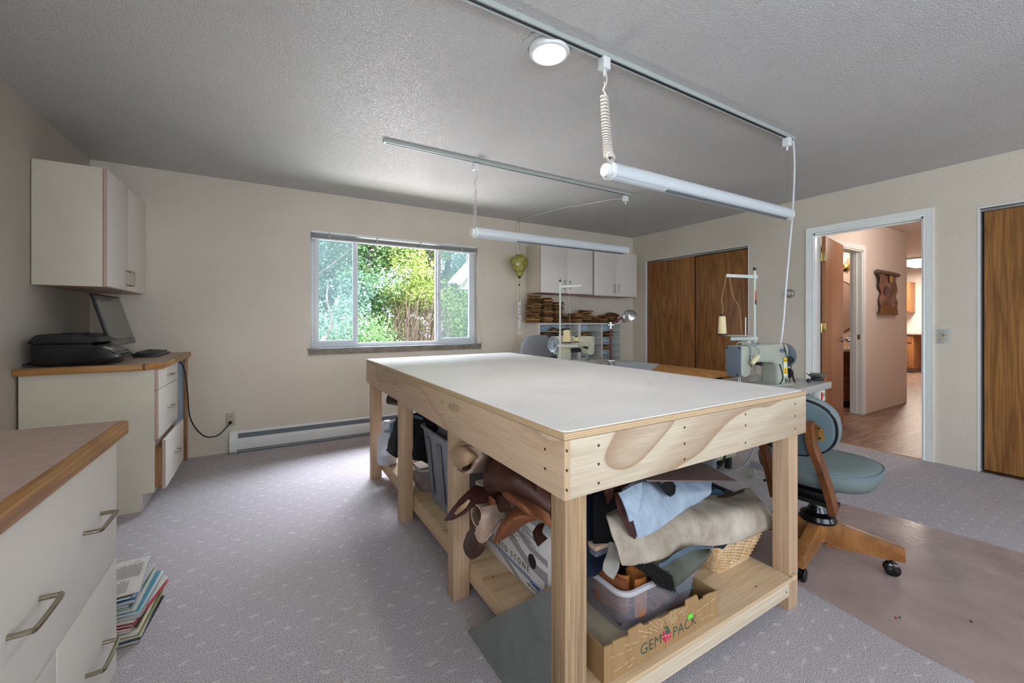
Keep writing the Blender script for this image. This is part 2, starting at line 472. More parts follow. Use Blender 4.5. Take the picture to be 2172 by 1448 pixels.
struct('wall_bathroom', b, m['hallwall'])

# ---- door casings, doors
def casing(parent, x, y0, y1, z, w=.062, sgn=-1, mat=None, axis='y'):
    """profiled trim round an opening in a wall facing sgn along x"""
    prof = [(0, .012), (.010, .019), (.016, .014), (.030, .014), (.036, .011), (.048, .011), (.056, .006), (w, .004)][::-1]
    # distance from outer edge -> thickness
    mat = mat or m['trimwhite']
    b = MB()
    P = [(w-u, t) for u, t in prof]  # outer..inner
    P = [(0, 0)] + [(u, .020-t*.6) for u, t in P] + [(w, 0)]
    rings = []
    def pt(yo, zo, t):
        return V((x+sgn*t, yo, zo)) if axis == 'y' else V((yo, x+sgn*t, zo))
    for (ky, kz, bz) in ((0, 0, 0), (0, 1, 1), (1, 1, 1), (1, 0, 0)):
        r = []
        for u, t in P:
            yy = (y0-w+u) if ky == 0 else (y1+w-u)
            zz = (z+w-u) if bz else 0
            r.append(pt(yy, zz, t))
        rings.append(b.ring(r))
    b.skin(rings, closed=True, cap=True)
    return b.build('casing', mat, parent)
d = thing('door_1', None, None, (XR, D1[1], 0), kind='structure')
casing(d, XR, D1[0], D1[1], D1[2])
b = MB(); b.box(XR-.002, D1[0]-.001, 0, XR+.117, D1[0]+.014, D1[2]); b.box(XR-.002, D1[1]-.014, 0, XR+.117, D1[1]+.001, D1[2]); b.box(XR-.002, D1[0], D1[2]-.014, XR+.117, D1[1], D1[2]+.001)
b.box(XR+.05, D1[0]+.013, 0, XR+.062, D1[0]+.024, D1[2]-.014); b.box(XR+.05, D1[0]+.013, D1[2]-.026, XR+.062, D1[1]-.013, D1[2]-.013)
b.build('jamb', m['trimwhite'], d)
b = MB().box(XR-.004, D1[0]+.014, -.004, XR+.022, D1[1]-.014, .004, .002); b.build('threshold', m['oaky'], d)
# open leaf
h0 = V((4.868, 1.985, 0)); h1 = V((5.648, 2.128, 0)); ld = (h1-h0).normalized(); ln_ = V((-ld.y, ld.x, 0))
dl = thing('door_2', None, None, (h0.x, h0.y, 0), math.atan2(ld.y, ld.x), kind='structure')
MB().box(0, -.0175, .008, .795, .0175, 2.035, .002).build('door_leaf', m['halldoor'], dl, local=True)
for z in (.25, 1.10, 1.83):
    b = MB(); b.box(-.0035, -.0175, z-.045, -.0005, .052, z+.045, .001)
    b.cyl((-.006, .018, z-.047), (-.006, .018, z+.047), .0055, n=10)
    b.build('hinge', m['brass'], dl, local=True)
b = MB(); b.cyl((.735, .017, .96), (.735, .03, .96), .03); b.cyl((.735, -.017, .96), (.735, -.03, .96), .03)
b.lathe([(.011, 0), (.011, .02), (.024, .03), (.027, .045), (.022, .058), (.004, .06)], (.735, -.03, .96), 18, (0, -1, 0))
b.lathe([(.011, 0), (.011, .02), (.024, .03), (.027, .045), (.022, .058), (.004, .06)], (.735, .03, .96), 18, (0, 1, 0))
b.build('door_knob', m['steel'], dl, local=True)
# bathroom doorway
d = thing('door_3', None, None, (bx1, yh, 0), kind='structure')
casing(d, yh, bx0, bx1, 2.05, axis='x')
b = MB(); b.box(bx0-.001, yh-.002, 0, bx0+.016, yh+.122, 2.05); b.box(bx1-.016, yh-.002, 0, bx1+.001, yh+.122, 2.05); b.box(bx0, yh-.002, 2.034, bx1, yh+.122, 2.051)
b.box(bx1-.028, yh+.05, 0, bx1-.016, yh+.085, 2.034); b.build('jamb', m['trimwhite'], d)
MB().box(bx1-.018, yh+.018, .94, bx1-.0155, yh+.045, 1.0).build('strike_plate', m['brass'], d)
# closets
def closet(n, y0, y1, z, mats, splits, first_front=True):
    d = thing('door_%d' % n, None, None, (XR, (y0+y1)/2, 0), kind='structure')
    b = MB(); b.box(XR+.02, y0+.001, z-.022, XR+.075, y1-.001, z+.001); b.build('track', m['steel'], d)
    b = MB(); b.box(XR-.003, y0-.008, 0, XR+.117, y0+.001, z+.008); b.box(XR-.003, y1-.001, 0, XR+.117, y1+.008, z+.008); b.box(XR-.003, y0, z, XR+.117, y1, z+.008)
    b.build('corner_bead', m['white'], d)
    for i, (a, c, xx, tz) in enumerate(splits):
        MB().box(xx, a, .018, xx+.026, c, tz, .003).build('door_leaf', mats, d)
        MB().cyl((xx+.013, a+.05 if a > 3 else c-.05, tz-.002), (xx+.013, a+.05 if a > 3 else c-.05, z-.02), .005, n=8).build('pivot_pin', m['steel'], d)
    return d
closet(4, C1[0], C1[1], C1[2], m['closet'], [(3.410, 4.172, XR+.022, 2.020), (2.69, 3.398, XR+.044, 2.012)])
closet(5, C2[0], C2[1], C2[2], m['closet2'], [(.11, .878, XR+.03, 2.018), (-.69, .098, XR+.03, 2.018)])

# ---- window
def glassmat(name, haze, tint=(1, 1, 1, 1), hz='cfe0e6'):
    mt = bpy.data.materials.new(name); mt.use_nodes = True; t = mt.node_tree; t.nodes.clear()
    o = t.nodes.new('ShaderNodeOutputMaterial'); tr = t.nodes.new('ShaderNodeBsdfTransparent'); gl = t.nodes.new('ShaderNodeBsdfGlossy')
    tr.inputs[0].default_value = tint; gl.inputs['Roughness'].default_value = .02
    fr = t.nodes.new('ShaderNodeFresnel'); fr.inputs[0].default_value = 1.08
    mx = t.nodes.new('ShaderNodeMixShader'); t.links.new(fr.outputs[0], mx.inputs[0]); t.links.new(tr.outputs[0], mx.inputs[1]); t.links.new(gl.outputs[0], mx.inputs[2])
    last = mx.outputs[0]
    if haze:
        tl = t.nodes.new('ShaderNodeBsdfTranslucent'); tl.inputs[0].default_value = lin(hz)
        m2 = t.nodes.new('ShaderNodeMixShader'); m2.inputs[0].default_value = haze
        t.links.new(last, m2.inputs[1]); t.links.new(tl.outputs[0], m2.inputs[2]); last = m2.outputs[0]
    t.links.new(last, o.inputs[0]); return mt
m['glass'] = glassmat('window_glass', 0)
m['screen'] = glassmat('insect_screen_mesh', .04, (.76, .82, .82, 1), '9fb0b4')
def window_x(px, y): return at(px, 700, y=y).x
w = thing('window_1', None, None, (1.25, YB, wz0), kind='structure')
y0 = YB+.055
b = MB(); fz0, fz1 = .905, 2.07
X0, X1 = wx0+.002, wx1-.002
for q in ((X0, fz0, X0+.045, fz1), (X1-.045, fz0, X1, fz1), (X0+.04, fz0, X1-.04, fz0+.038), (X0+.04, fz1-.045, X1-.04, fz1)):
    b.box(q[0], y0+.02, q[1], q[2], y0+.08, q[3], .004)
b.build('frame', m['vinyl'], w)
mA, mB_ = window_x(755, y0+.03), window_x(928, y0+.03)
for k, (xa, xb) in enumerate(((X0+.04, mA+.005), (mB_-.005, X1-.04))):
    b = MB(); z0, z1 = fz0+.035, fz1-.04
    for q in ((xa, z0, xa+.038, z1), (xb-.038, z0, xb, z1), (xa+.03, z0, xb-.03, z0+.036), (xa+.03, z1-.036, xb-.03, z1)):
        b.box(q[0], y0+.012, q[1], q[2], y0+.046, q[3], .004)
    s_ = b.build('sash', m['vinyl'], w)
    MB().box(xa+.03, y0+.028, z0+.03, xb-.03, y0+.032, z1-.03).build('pane', m['glass'], s_)
    MB().box(xa+.01, y0+.062, z0+.01, xb-.01, y0+.0635, z1-.01).build('insect_screen', m['screen'], w)
b = MB(); b.box(mA-.02, y0+.04, fz0+.03, mA+.022, y0+.075, fz1-.04, .003); b.box(mB_-.022, y0+.04, fz0+.03, mB_+.02, y0+.075, fz1-.04, .003)
b.build('mullion', m['vinyl'], w)
MB().box(mA+.02, y0+.055, fz0+.035, mB_-.02, y0+.059, fz1-.04).build('pane', m['glass'], w)
b = MB(); b.box(mB_-.012, y0+.002, 1.42, mB_+.004, y0+.014, 1.50, .004); b.cyl((mB_-.004, y0+.004, 1.46), (mB_-.004, y0-.01, 1.475), .006, n=10); b.build('latch', m['steel'], w)
# sill of slate tiles
def slate(name, c1, c2, sc=14, bs=.25):
    a = NT(name, .55); f = a.noise(a.co((1, 1, 2)), sc, 5, .65, .8)
    a.col(a.ramp(f, [(.3, c1), (.7, c2)])); a.bump(f, bs, .003); return a.m
m['tile'] = slate('taupe_slate_tile', '5b5245', '8c8170')
m['slate'] = slate('grey_green_slate', '6a6c6a', '7d807d', 3.5, .06)
m['grout'] = flat('grout', 'b4ad9f', .8)
t = thing('trim_1', None, None, (1.25, YB, .84), kind='structure')
MB().box(.318, YB-.030, .896, 2.192, YB+.075, .905, .002).build('sill_top', flat('blue_slate_top', '7d8288', .3), t)
MB().box(.335, YB-.017, .843, 2.180, YB-.002, .893).build('grout_bed', m['grout'], t)
xs = [.328, .505, .835, 1.155, 1.475, 1.745, 2.02, 2.184]
for a_, b_ in zip(xs, xs[1:]):
    MB().box(a_+.003, YB-.024, .841, b_-.003, YB-.006, .894, .002).build('tile', m['tile'], t)
# rolled-up mini blind: headrail, gathered slats, cords
bl = thing('window_blind', 'white aluminium mini blind gathered up at the top of the window', 'blind', (1.25, YB+.03, 1.97))
MB().box(X0+.003, YB+.006, 2.036, X1-.003, YB+.045, 2.072, .003).build('headrail', m['white'], bl)
b = MB()
for i in range(13): b.box(X0+.01, YB+.012, 1.990+i*.0027, X1-.012, YB+.038, 1.9915+i*.0027)
b.build('slat_stack', flat('grey_slats', 'a5a6a2', .4), bl)
MB().box(X0+.01, YB+.012, 1.972, X1-.012, YB+.038, 1.988, .004).build('bottom_rail', m['white'], bl)
for x in (.52, .98, 1.45, 1.95):
    MB().box(x-.006, YB+.004, 1.985, x+.006, YB+.012, 2.05, .002).build('tilt_clip', m['alm'], bl)
MB().tube([(X1-.03, YB+.0, 2.03), (X1-.012, YB-.006, 1.6), (X1+.01, YB-.02, 1.2), (X1+.04, YB-.03, .98), (X1+.045, YB-.034, .60)], .0016, 5, 6).build('pull_cord', m['alm'], bl)

# rear openings: frames only (behind the camera)
for i, (nm, q) in enumerate((('window_2', (-.1, 2.5, .7, 2.2)), )):
    w = thing(nm, None, None, ((q[0]+q[1])/2, YR, q[2]), kind='structure')
    b = MB()
    for r in ((q[0], q[2], q[0]+.05, q[3]), (q[1]-.05, q[2], q[1], q[3]), (q[0], q[2], q[1], q[2]+.05), (q[0], q[3]-.05, q[1], q[3]), ((q[0]+q[1])/2-.03, q[2], (q[0]+q[1])/2+.03, q[3])):
        b.box(r[0], YR-.08, r[1], r[2], YR-.03, r[3])
    b.build('frame', m['vinyl'], w)

# ---- baseboard heater
h = thing('baseboard_heater', 'long white electric baseboard heater below the window', 'heater', (.9, YB-.035, 0))
hx0, hx1 = -.298, 2.25
prof = [(0, .03), (-.062, .03), (-.066, .04), (-.066, .105), (-.052, .118), (-.030, .178), (-.022, .188), (0, .190)]
b = MB(); b.prism([(hx0+.05, YB+y, z) for y, z in prof], (hx1-hx0-.05, 0, 0)); b.build('housing', m['white'], h)
pe = [(0, .002), (-.05, .002), (-.060, .01), (-.070, .03), (-.070, .106), (-.056, .120), (-.034, .180), (-.024, .192), (0, .194)]
b = MB(); b.prism([(hx0, YB+y, z) for y, z in pe], (.055, 0, 0), .002); b.build('end_cap', m['white'], h)
b = MB(); b.box(hx0+.062, -.0015, -.021, hx1-.02, .004, .021, M=Matrix.Translation((0, YB-.0415, .149)) @ Matrix.Rotation(R(-20), 4, 'X')); b.build('outlet_slot', flat('grey_grille', '5b626a', .5), h)
b = MB(); b.box(hx0+.055, YB-.055, .006, hx1-.01, YB-.008, .024, .002); b.build('heating_fins', m['grey'], h)

# ---- wall outlet, thermostat, switch
o = thing('wall_outlet', 'almond duplex outlet on the window wall above the heater end', 'outlet', (-.291, YB, .25))
ox = -.293
MB().box(ox-.035, YB-.006, .237, ox+.035, YB+.001, .352, .003).build('cover_plate', m['alm'], o)
for zz in (.27, .318):
    MB().lathe([(.017, 0), (.017, .003), (.001, .003)], (ox, YB-.006, zz), 16, (0, -1, 0)).build('socket', m['alm'], o)
    b = MB()
    b.box(ox-.008, YB-.0095, zz, ox-.0055, YB-.008, zz+.008); b.box(ox+.0055, YB-.0095, zz, ox+.008, YB-.008, zz+.008); b.box(ox-.002, YB-.0095, zz-.009, ox+.002, YB-.008, zz-.005)
    b.build('slot', m['dark'], o)
t = thing('thermostat', 'round beige dial thermostat on the right wall by the doorway', 'thermostat', (XR, 2.245, 1.42))
MB().lathe([(.047, 0), (.047, .006), (.040, .022), (.027, .030), (.001, .031)], (XR, 2.245, 1.462), 32, (-1, 0, 0)).build('base_ring', flat('beige_ring', '9c9682', .35, .3), t)
MB().lathe([(.025, 0), (.025, .012), (.018, .016), (.001, .016)], (XR-.028, 2.245, 1.462), 28, (-1, 0, 0)).build('dial', flat('clear_grey_dial', 'b9b4ad', .25), t)
MB().lathe([(.026, 0), (.028, .003), (.026, .004), (.02, .004)], (XR-.028, 2.245, 1.462), 28, (-1, 0, 0)).build('bezel', flat('brown_bezel', '5b4b3c', .4), t)
s_ = thing('light_switch', 'almond wall switch plate between the doorway and right closet', 'switch', (XR, 1.095, 1.0))
ys = 1.094
MB().box(XR-.007, ys-.036, 1.046-.058, XR+.001, ys+.036, 1.046+.058, .003).build('cover_plate', flat('grey_plate', 'b3b4ae', .4), s_)
MB().box(XR-.010, ys-.0165, 1.046-.033, XR-.006, ys+.0165, 1.046+.033, .001).build('paddle', m['alm'], s_)
MB().box(XR-.0112, ys-.016, 1.057, XR-.0095, ys+.016, 1.060).build('groove', m['dark'], s_)
MB().box(XR-.0112, ys-.0015, 1.044, XR-.0095, ys+.0015, 1.057).build('groove', m['dark'], s_)
for zz in (.996, 1.096): MB().lathe([(.003, 0), (.003, .001), (.0005, .0015)], (XR-.007, ys, zz), 10, (-1, 0, 0)).build('screw', m['grey'], s_)

# ---- hall furnishings
hg = thing('wall_hanging', 'brown leather landscape hanging from a stick on the hall wall', 'wall hanging', (7.2, yh-.02, 1.3))
hx = lambda px: at(px, 600, y=yh-.03).x
a0 = at(1861, 575, y=yh-.04); a1 = at(1905, 584, y=yh-.04)
MB().tube([a0, a0.lerp(a1, .5)+V((0, 0, .004)), a1], .026, 10).build('stick', flat('bark_stick', '6b5546', .7, .2 and 0, .2, scale=20, bump=.5, bscale=60), hg)
def patch_leather():
    a = NT('pieced_leather', .6); v = a.n('ShaderNodeTexVoronoi'); a.link(a.co((1, 1, 1)), v.inputs['Vector']); v.inputs['Scale'].default_value = 4.2
    x = a.n('ShaderNodeSeparateColor'); a.link(v.outputs['Color'], x.inputs[0])
    c = a.ramp(x.outputs[0], [(.0, '5a3a2a'), (.3, '7b5644'), (.5, '8d6a5c'), (.7, '6a4a48'), (.9, '80502c')], 'CONSTANT')
    a.col(a.mix(.4, c, a.ramp(a.noise(a.co(), 6, 4), [(.3, '5e3e2c'), (.7, '9a745a')]))); a.bump(v.outputs['Distance'], .5, .02); return a.m
L0 = [(1863, 579), (1866, 592), (1864, 606), (1868, 620), (1865, 634), (1868, 650), (1867, 666)]
R0 = [(1901, 588), (1900, 600), (1902, 615), (1900, 628), (1903, 642), (1903, 655), (1904, 668)]
rows = []
for (a_, b_) in zip(L0, R0):
    rows.append([at(a_[0]+(b_[0]-a_[0])*q, a_[1]+(b_[1]-a_[1])*q, y=yh-.03-.012*math.sin(q*7+a_[1])) for q in (0, .25, .5, .75, 1)])
MB().sheet(rows, .006, 5, 5, .006).build('leather_panel', patch_leather(), hg)
MB().lathe([(.001, 0), (.05, .001), (.05, .006), (.001, .007)], at(1889, 592, y=yh-.038), 24, (0, -1, 0)).build('moon_patch', flat('tan_moon', 'b08a50', .6), hg)
b = MB(); b.prism([at(1877, 620, y=yh-.046), at(1881, 606, y=yh-.046), at(1884, 608, y=yh-.046), at(1891, 622, y=yh-.046), at(1886, 633, y=yh-.046), at(1878, 630, y=yh-.046)], (0, .006, 0))
b.build('mountain_patch', flat('plum_mountain', '5b4247', .65), hg)
b = MB(); b.prism([at(1867, 655, y=yh-.05), at(1875, 646, y=yh-.05), at(1890, 650, y=yh-.05), at(1903, 652, y=yh-.05), at(1904, 667, y=yh-.05), at(1868, 666, y=yh-.05)], (0, .006, 0))
b.build('field_patch', flat('ochre_field', '7a5024', .65), hg)

vn = thing('vanity', 'dark wood bathroom vanity with drawers glimpsed behind the open door', 'vanity', (6.98, 2.9, 0))
m['dkwood'] = wood('dark_vanity_wood', '7a4526', '4c2612', 'y', 12, .12, 4, .35, .4)
MB().box(6.73, 2.33, .09, 7.24, 4.1, .76, .003).build('carcass', m['dkwood'], vn)
MB().box(6.69, 2.325, .76, 7.245, 4.12, .80, .006).build('countertop', flat('vanity_top', 'dcc9b4', .25), vn)
for k, (za, zb) in enumerate(((.60, .74), (.43, .58), (.27, .41), (.12, .25))):
    for ya in (2.36, 2.80):
        dr = MB().box(6.708, ya, za, 6.73, ya+.40, zb, .006).build('drawer', m['dkwood'], vn)
        MB().lathe([(.006, 0), (.006, .012), (.014, .018), (.012, .026), (.001, .028)], (6.708, ya+.2, (za+zb)/2), 12, (-1, 0, 0)).build('knob', m['dkwood'], dr)
MB().tube([(6.95, 2.75, .80), (6.95, 2.75, .90), (6.90, 2.75, .925), (6.84, 2.75, .91)], .011, 10, 5).build('faucet', m['steel'], vn)
mi = thing('bathroom_mirror', 'round topped mirror on the bathroom wall above the vanity', 'mirror', (7.23, 2.75, 1.0))
pr = [(2.40+.0, 1.02), (3.0, 1.02)]
def oval(cx, cz, rx, rz, n=40, x=7.235): return [V((x, cx+rx*math.cos(2*PI*i/n), cz+rz*math.sin(2*PI*i/n))) for i in range(n)]
MB().prism(oval(2.80, 1.38, .30, .40), (.012, 0, 0)).build('frame', flat('brown_mirror_rim', '6b5546', .4), mi)
MB().prism(oval(2.80, 1.38, .285, .385, x=7.229), (.004, 0, 0)).build('glass', flat('mirror_reflection_tone', 'b5a194', .12, 0, .03, .9), mi)  # wall-like tone painted in as the mirror's reflection
vl = thing('vanity_light', 'brass wall light with glass shade above the bathroom mirror', 'light', (7.2, 2.75, 1.9))
MB().lathe([(.06, 0), (.055, .02), (.02, .03), (.001, .03)], (7.249, 2.68, 1.95), 20, (-1, 0, 0)).build('base_plate', m['brass'], vl)
MB().tube([(7.22, 2.68, 1.95), (7.15, 2.68, 1.93), (7.10, 2.68, 1.99)], .012, 8, 4).build('arm', m['brass'], vl)
e = bpy.data.materials.new('lit_glass_shade'); e.use_nodes = True; eb = e.node_tree.nodes['Principled BSDF']; eb.inputs['Emission Color'].default_value = (1, .75, .5, 1); eb.inputs['Emission Strength'].default_value = 4
MB().lathe([(.025, 0), (.045, .03), (.065, .09), (.07, .12)], (7.10, 2.68, 1.99), 20).build('shade', e, vl)
lamp('vanity_lamp', 'POINT', (6.6, 2.75, 2.25), 22, (1, .80, .66), size=.08)
lamp('hall_lamp', 'POINT', (6.1, 1.25, 2.28), 34, (1, .91, .85), size=.12)
lamp('kitchen_lamp', 'AREA', (11.7, 3.04, 2.32), 110, (1, .88, .76), rot=(0, 0, 0), size=1.2, size_y=.5)
kl = thing('kitchen_ceiling_light', 'lit rectangular ceiling light in the room past the hall', 'ceiling light', (11.7, 3.04, 2.36))
MB().box(11.0, 2.75, 2.40, 12.4, 3.35, 2.43, .01).build('frame', m['white'], kl)
e2 = bpy.data.materials.new('lit_diffuser'); e2.use_nodes = True; eb = e2.node_tree.nodes['Principled BSDF']; eb.inputs['Emission Color'].default_value = (1, .9, .8, 1); eb.inputs['Emission Strength'].default_value = 3
MB().box(11.05, 2.8, 2.345, 12.35, 3.3, 2.40, .02).build('diffuser', e2, kl)
m['honey'] = wood('honey_oak_cabinet', 'b07a45', '8a5628', 'z', 12, .1, 4, .4, .4)
def at2(px, py, x): return at(px, py, x=x)
k = thing('kitchen_base_cabinet', 'honey oak base cabinet under the counter past the hall', 'cabinet', (12.8, 3.6, 0))
ya, yb_ = at(1937.5, 750, x=12.55).y, 5.2
MB().box(12.55, ya, .10, 13.09, yb_, .86, .004).build('carcass', m['honey'], k)
MB().box(12.62, ya+.01, 0, 13.09, yb_, .10).build('toe_kick', m['dkwood'], k)
dd = MB().box(12.53, ya+.03, .68, 12.55, ya+.5, .83, .006).build('drawer', m['honey'], k)
dd = MB().box(12.53, ya+.03, .13, 12.55, ya+.5, .64, .006).build('door', m['honey'], k)
MB().box(12.522, ya+.09, .19, 12.532, ya+.44, .58, .008).build('raised_panel', m['honey'], dd)
k = thing('kitchen_counter', 'grey laminate counter top past the hall', 'counter', (12.8, 3.5, .86))
MB().box(12.5, 2.9, .865, 13.09, yb_, .905, .006).build('worktop', flat('grey_counter', 'b5aba4', .4), k)
k = thing('kitchen_wall_cabinet', 'honey oak wall cabinet with arched panel past the hall', 'cabinet', (12.9, 3.9, 1.4))
ya = at(1931, 640, x=12.77).y
MB().box(12.77, ya, 1.37, 13.09, 5.2, 2.08, .004).build('carcass', m['honey'], k)
dd = MB().box(12.75, ya+.02, 1.39, 12.77, ya+.42, 2.06, .006).build('door', m['honey'], k)
arch = [(ya+.08, 1.45), (ya+.36, 1.45), (ya+.36, 1.92), (ya+.30, 1.96), (ya+.22, 1.99), (ya+.14, 1.96), (ya+.08, 1.92)]
MB().prism([(12.742, y, z) for y, z in arch], (.012, 0, 0), .002).build('arched_panel', m['honey'], dd)
# ================================================================== outside the window
struct('ground', MB().box(-25, 4.75, -.6, 30, 40, -.45), flat('lawn', '66713f', .95, scale=3))
def leafmat(name, c1, c2, c3):
    a = NT(name, .5, 0, .3)
    oi = a.noise(a.co(), 14, 4, .8)
    a.col(a.ramp(oi, [(.30, c1), (.48, c2), (.66, c3)]))
    # leaves let light through
    tl = a.n('ShaderNodeBsdfTranslucent'); a.link(a.b.inputs['Base Color'].links[0].from_socket, tl.inputs[0])
    mx = a.n('ShaderNodeMixShader'); mx.inputs[0].default_value = .45
    out = [n for n in a.t.nodes if n.type == 'OUTPUT_MATERIAL'][0]
    a.link(a.b.outputs[0], mx.inputs[1]); a.link(tl.outputs[0], mx.inputs[2]); a.link(mx.outputs[0], out.inputs[0])
    return a.m
lm = [leafmat('green_leaves', '2f5534', '6d9360', 'b9cf9c'), leafmat('yellow_green_leaves', '5f7a38', '93a955', 'cfcf8e'), leafmat('blue_green_leaves', '345a4c', '668c7c', 'bcd0c0')]
bark = flat('pale_bark', '6f665f', .9, scale=9, var=.35, bump=.6, bscale=30)
dry = flat('dry_twigs', '6a564e', .9, scale=9, var=.35)
def tree(label, loc, h, r, cz, n, mat, seed, leaf=.075, trunk=.14, group=None, lean=0):
    rn = random.Random(seed)
    t = thing('leafy_tree', label, 'tree', loc, 0, group)
    b = MB(); pts = [V((0, 0, -.1))]
    for i in range(6): pts.append(pts[-1] + V((rn.uniform(-.15, .15)+lean, rn.uniform(-.1, .1), h/7)))
    b.tube(pts, lambda q: trunk*(1-.75*q), 10, 3)
    for i in range(14):
        p = pts[rn.randint(2, 6)]; a = rn.uniform(0, 2*PI); L = rn.uniform(.5, 1)*r
        b.tube([p, p+V((math.cos(a)*L*.5, math.sin(a)*L*.5, L*.35)), p+V((math.cos(a)*L, math.sin(a)*L, L*.8))], lambda q: trunk*.3*(1-.85*q), 6, 3)
    b.build('trunk', bark, t, local=True)
    verts = []; faces = []
    cl = []
    for i in range(60):
        a = rn.uniform(0, 2*PI); u = rn.random()**.5; zz = rn.uniform(-1, 1)
        cl.append((V((math.cos(a)*u*r*math.sqrt(max(0.05, 1-zz*zz*.8)), math.sin(a)*u*r*math.sqrt(max(.05, 1-zz*zz*.8)), cz+zz*h*.40)), rn.uniform(.28, .62)))
    for i in range(n):
        c, rr = cl[rn.randrange(len(cl))]
        d = V((rn.gauss(0, 1), rn.gauss(0, 1), rn.gauss(0, .8))).normalized()*rr*rn.random()**.4
        p = c+d; s_ = leaf*rn.uniform(.4, .95)
        u = V((rn.gauss(0, 1), rn.gauss(0, 1), rn.gauss(0, .7))).normalized(); w_ = u.orthogonal().normalized()
        w_ = (w_*math.cos(rn.uniform(0, 6)) + u.cross(w_)*math.sin(rn.uniform(0, 6))).normalized()
        k = len(verts)
        verts += [p-u*s_*.5, p+w_*s_*.28, p+u*s_*.5, p-w_*s_*.28]
        faces.append((k, k+1, k+2, k+3))
    me = bpy.data.meshes.new('foliage'); me.from_pydata([tuple(v) for v in verts], [], faces); me.materials.append(mat)
    o = bpy.data.objects.new('foliage', me); COL.objects.link(o); o.parent = t
    return t
g = 'trees beyond the window'
tree('pale blue-green bushy tree seen through the left window pane', (.15, 8.6, -.5), 5.2, 1.5, 2.2, 38475, lm[2], 1, .085, .12, g, .03)
tree('light green tree seen at the left of the centre pane', (1.75, 9.4, -.5), 5.6, 1.3, 2.4, 33345, lm[0], 2, .08, .12, g)
tree('yellow-green tree seen at the upper right of the centre pane', (3.5, 9.3, -.5), 5.6, 1.45, 2.9, 35910, lm[1], 3, .085, .13, g)
tree('dark green tree seen through the right window pane', (5.6, 10.2, -.5), 6.0, 1.7, 2.6, 35910, lm[2], 4, .09, .15, g)
tree('low light green bush under the trees in the centre pane', (1.35, 7.7, -.5), 1.9, .85, .75, 20520, lm[0], 5, .07, .05, g)
tree('tall back tree rising between the window trees', (2.3, 13.0, -.5), 7.2, 2.8, 3.2, 51300, lm[0], 6, .20, .2, g)
tree('back tree at the far left of the window view', (.2, 12.5, -.5), 6.6, 2.4, 2.8, 51300, lm[2], 7, .19, .2, g)
tree('back tree filling the far right of the window view', (5.8, 14.0, -.5), 7.0, 2.9, 3.0, 51300, lm[0], 8, .20, .2, g)
# crooked bare trunk seen in the left pane
ct = thing('bare_tree', 'crooked pale bare trunk seen in the left window pane', 'tree', (.55, 6.9, -.5))
b = MB(); b.tube([(.50, 6.9, -.55), (.55, 6.9, .3), (.63, 6.9, .75), (.80, 6.9, 1.0), (.83, 6.9, 1.25), (.77, 6.9, 1.5), (.79, 6.9, 1.8)], lambda q: .042*(1-.75*q), 10, 5)
b.tube([(.62, 6.9, .72), (.50, 6.95, .95), (.42, 6.95, 1.3)], lambda q: .025*(1-.7*q), 8, 4)
b.build('trunk', bark, ct)
# dry brush patch
rn = random.Random(11); db = MB()
for i in range(260):
    x = 2.55+rn.uniform(-.45, .55); y = 8.15+rn.uniform(-.4, .4)
    p = V((x, y, -.45)); q = p+V((rn.uniform(-.2, .2), rn.uniform(-.15, .15), rn.uniform(.8, 1.7))); r_ = q+V((rn.uniform(-.25, .25), rn.uniform(-.15, .15), rn.uniform(.3, .8)))
    db.tube([p, q, r_], .0032, 3, 3)
o = db.build('dry_brush', dry); tag(o, 'tangle of dry brown stems standing between the trees in the centre pane', 'brush', kind='stuff')
# neighbouring roof corner
nr = thing('neighbour_roof', 'white gable eave corner of a building seen in the right window pane', 'roof', (3.9, 7.6, 2.2))
e0 = at(967, 598, y=7.5); e1 = at(1012, 548, y=7.5)
dr_ = (e1-e0).normalized(); up_ = V((-dr_.z, 0, dr_.x))
ext = e0+dr_*3.2
b = MB(); b.prism([e0, ext, ext-up_*.10, e0-up_*.10], (0, .05, 0), .004); b.build('bargeboard', flat('eave_grey_white', 'b4b8b6', .6), nr)
b = MB(); b.prism([e0+up_*.05-dr_*.05, ext+up_*.05, ext, e0-dr_*.05], (0, .3, 0), .004); b.build('roof_edge', flat('pale_roof_edge', '9da5a8', .6), nr)
b = MB(); b.prism([e0+dr_*.25-up_*.2, ext-up_*.2, V((ext.x, ext.y, e0.z-.10)), V((e0.x+.25, e0.y, e0.z-.10))], (0, .06, 0)); 
bmesh.ops.translate(b.bm, vec=(0, .35, 0), verts=b.bm.verts)
b.build('gable_wall', flat('cream_siding', 'a8a08c', .7), nr)
b = MB(); b.box(e0.x+.12, 7.56, e0.z-.13, e0.x+1.6, 7.84, e0.z-.10, .004); b.build('soffit', flat('soffit_grey', 'a5aaa8', .6), nr)
# ================================================================== left side: desk, wall cabinet, near cabinet
def pull(parent, p0, p1, out, r=.0045, h=.028, mat=None):
    """bent wire drawer pull from p0 to p1 standing off along out"""
    p0, p1, o = V(p0), V(p1), V(out).normalized()*h; d = (p1-p0)
    pts = [p0, p0+o*.75+d*.01, p0+o+d*.09, p1+o-d*.09, p1+o*.75-d*.01, p1]
    b = MB().tube(pts, r, 10, 4)
    return b.build('handle', mat or m['nickel'], parent)
def laminate_top(name, c1, c2):
    a = NT(name, .4, 0, .5); f = a.noise(a.co(), 26, 5, .7); f2 = a.noise(a.co(), 4, 3)
    c = a.ramp(f, [(.35, c1), (.65, c2)]); a.col(a.mix(.2, c, a.ramp(f2, [(.3, c1), (.7, c2)]))); return a.m
m['ctop'] = laminate_top('mauve_tan_laminate', '9c8478', 'b39c90')
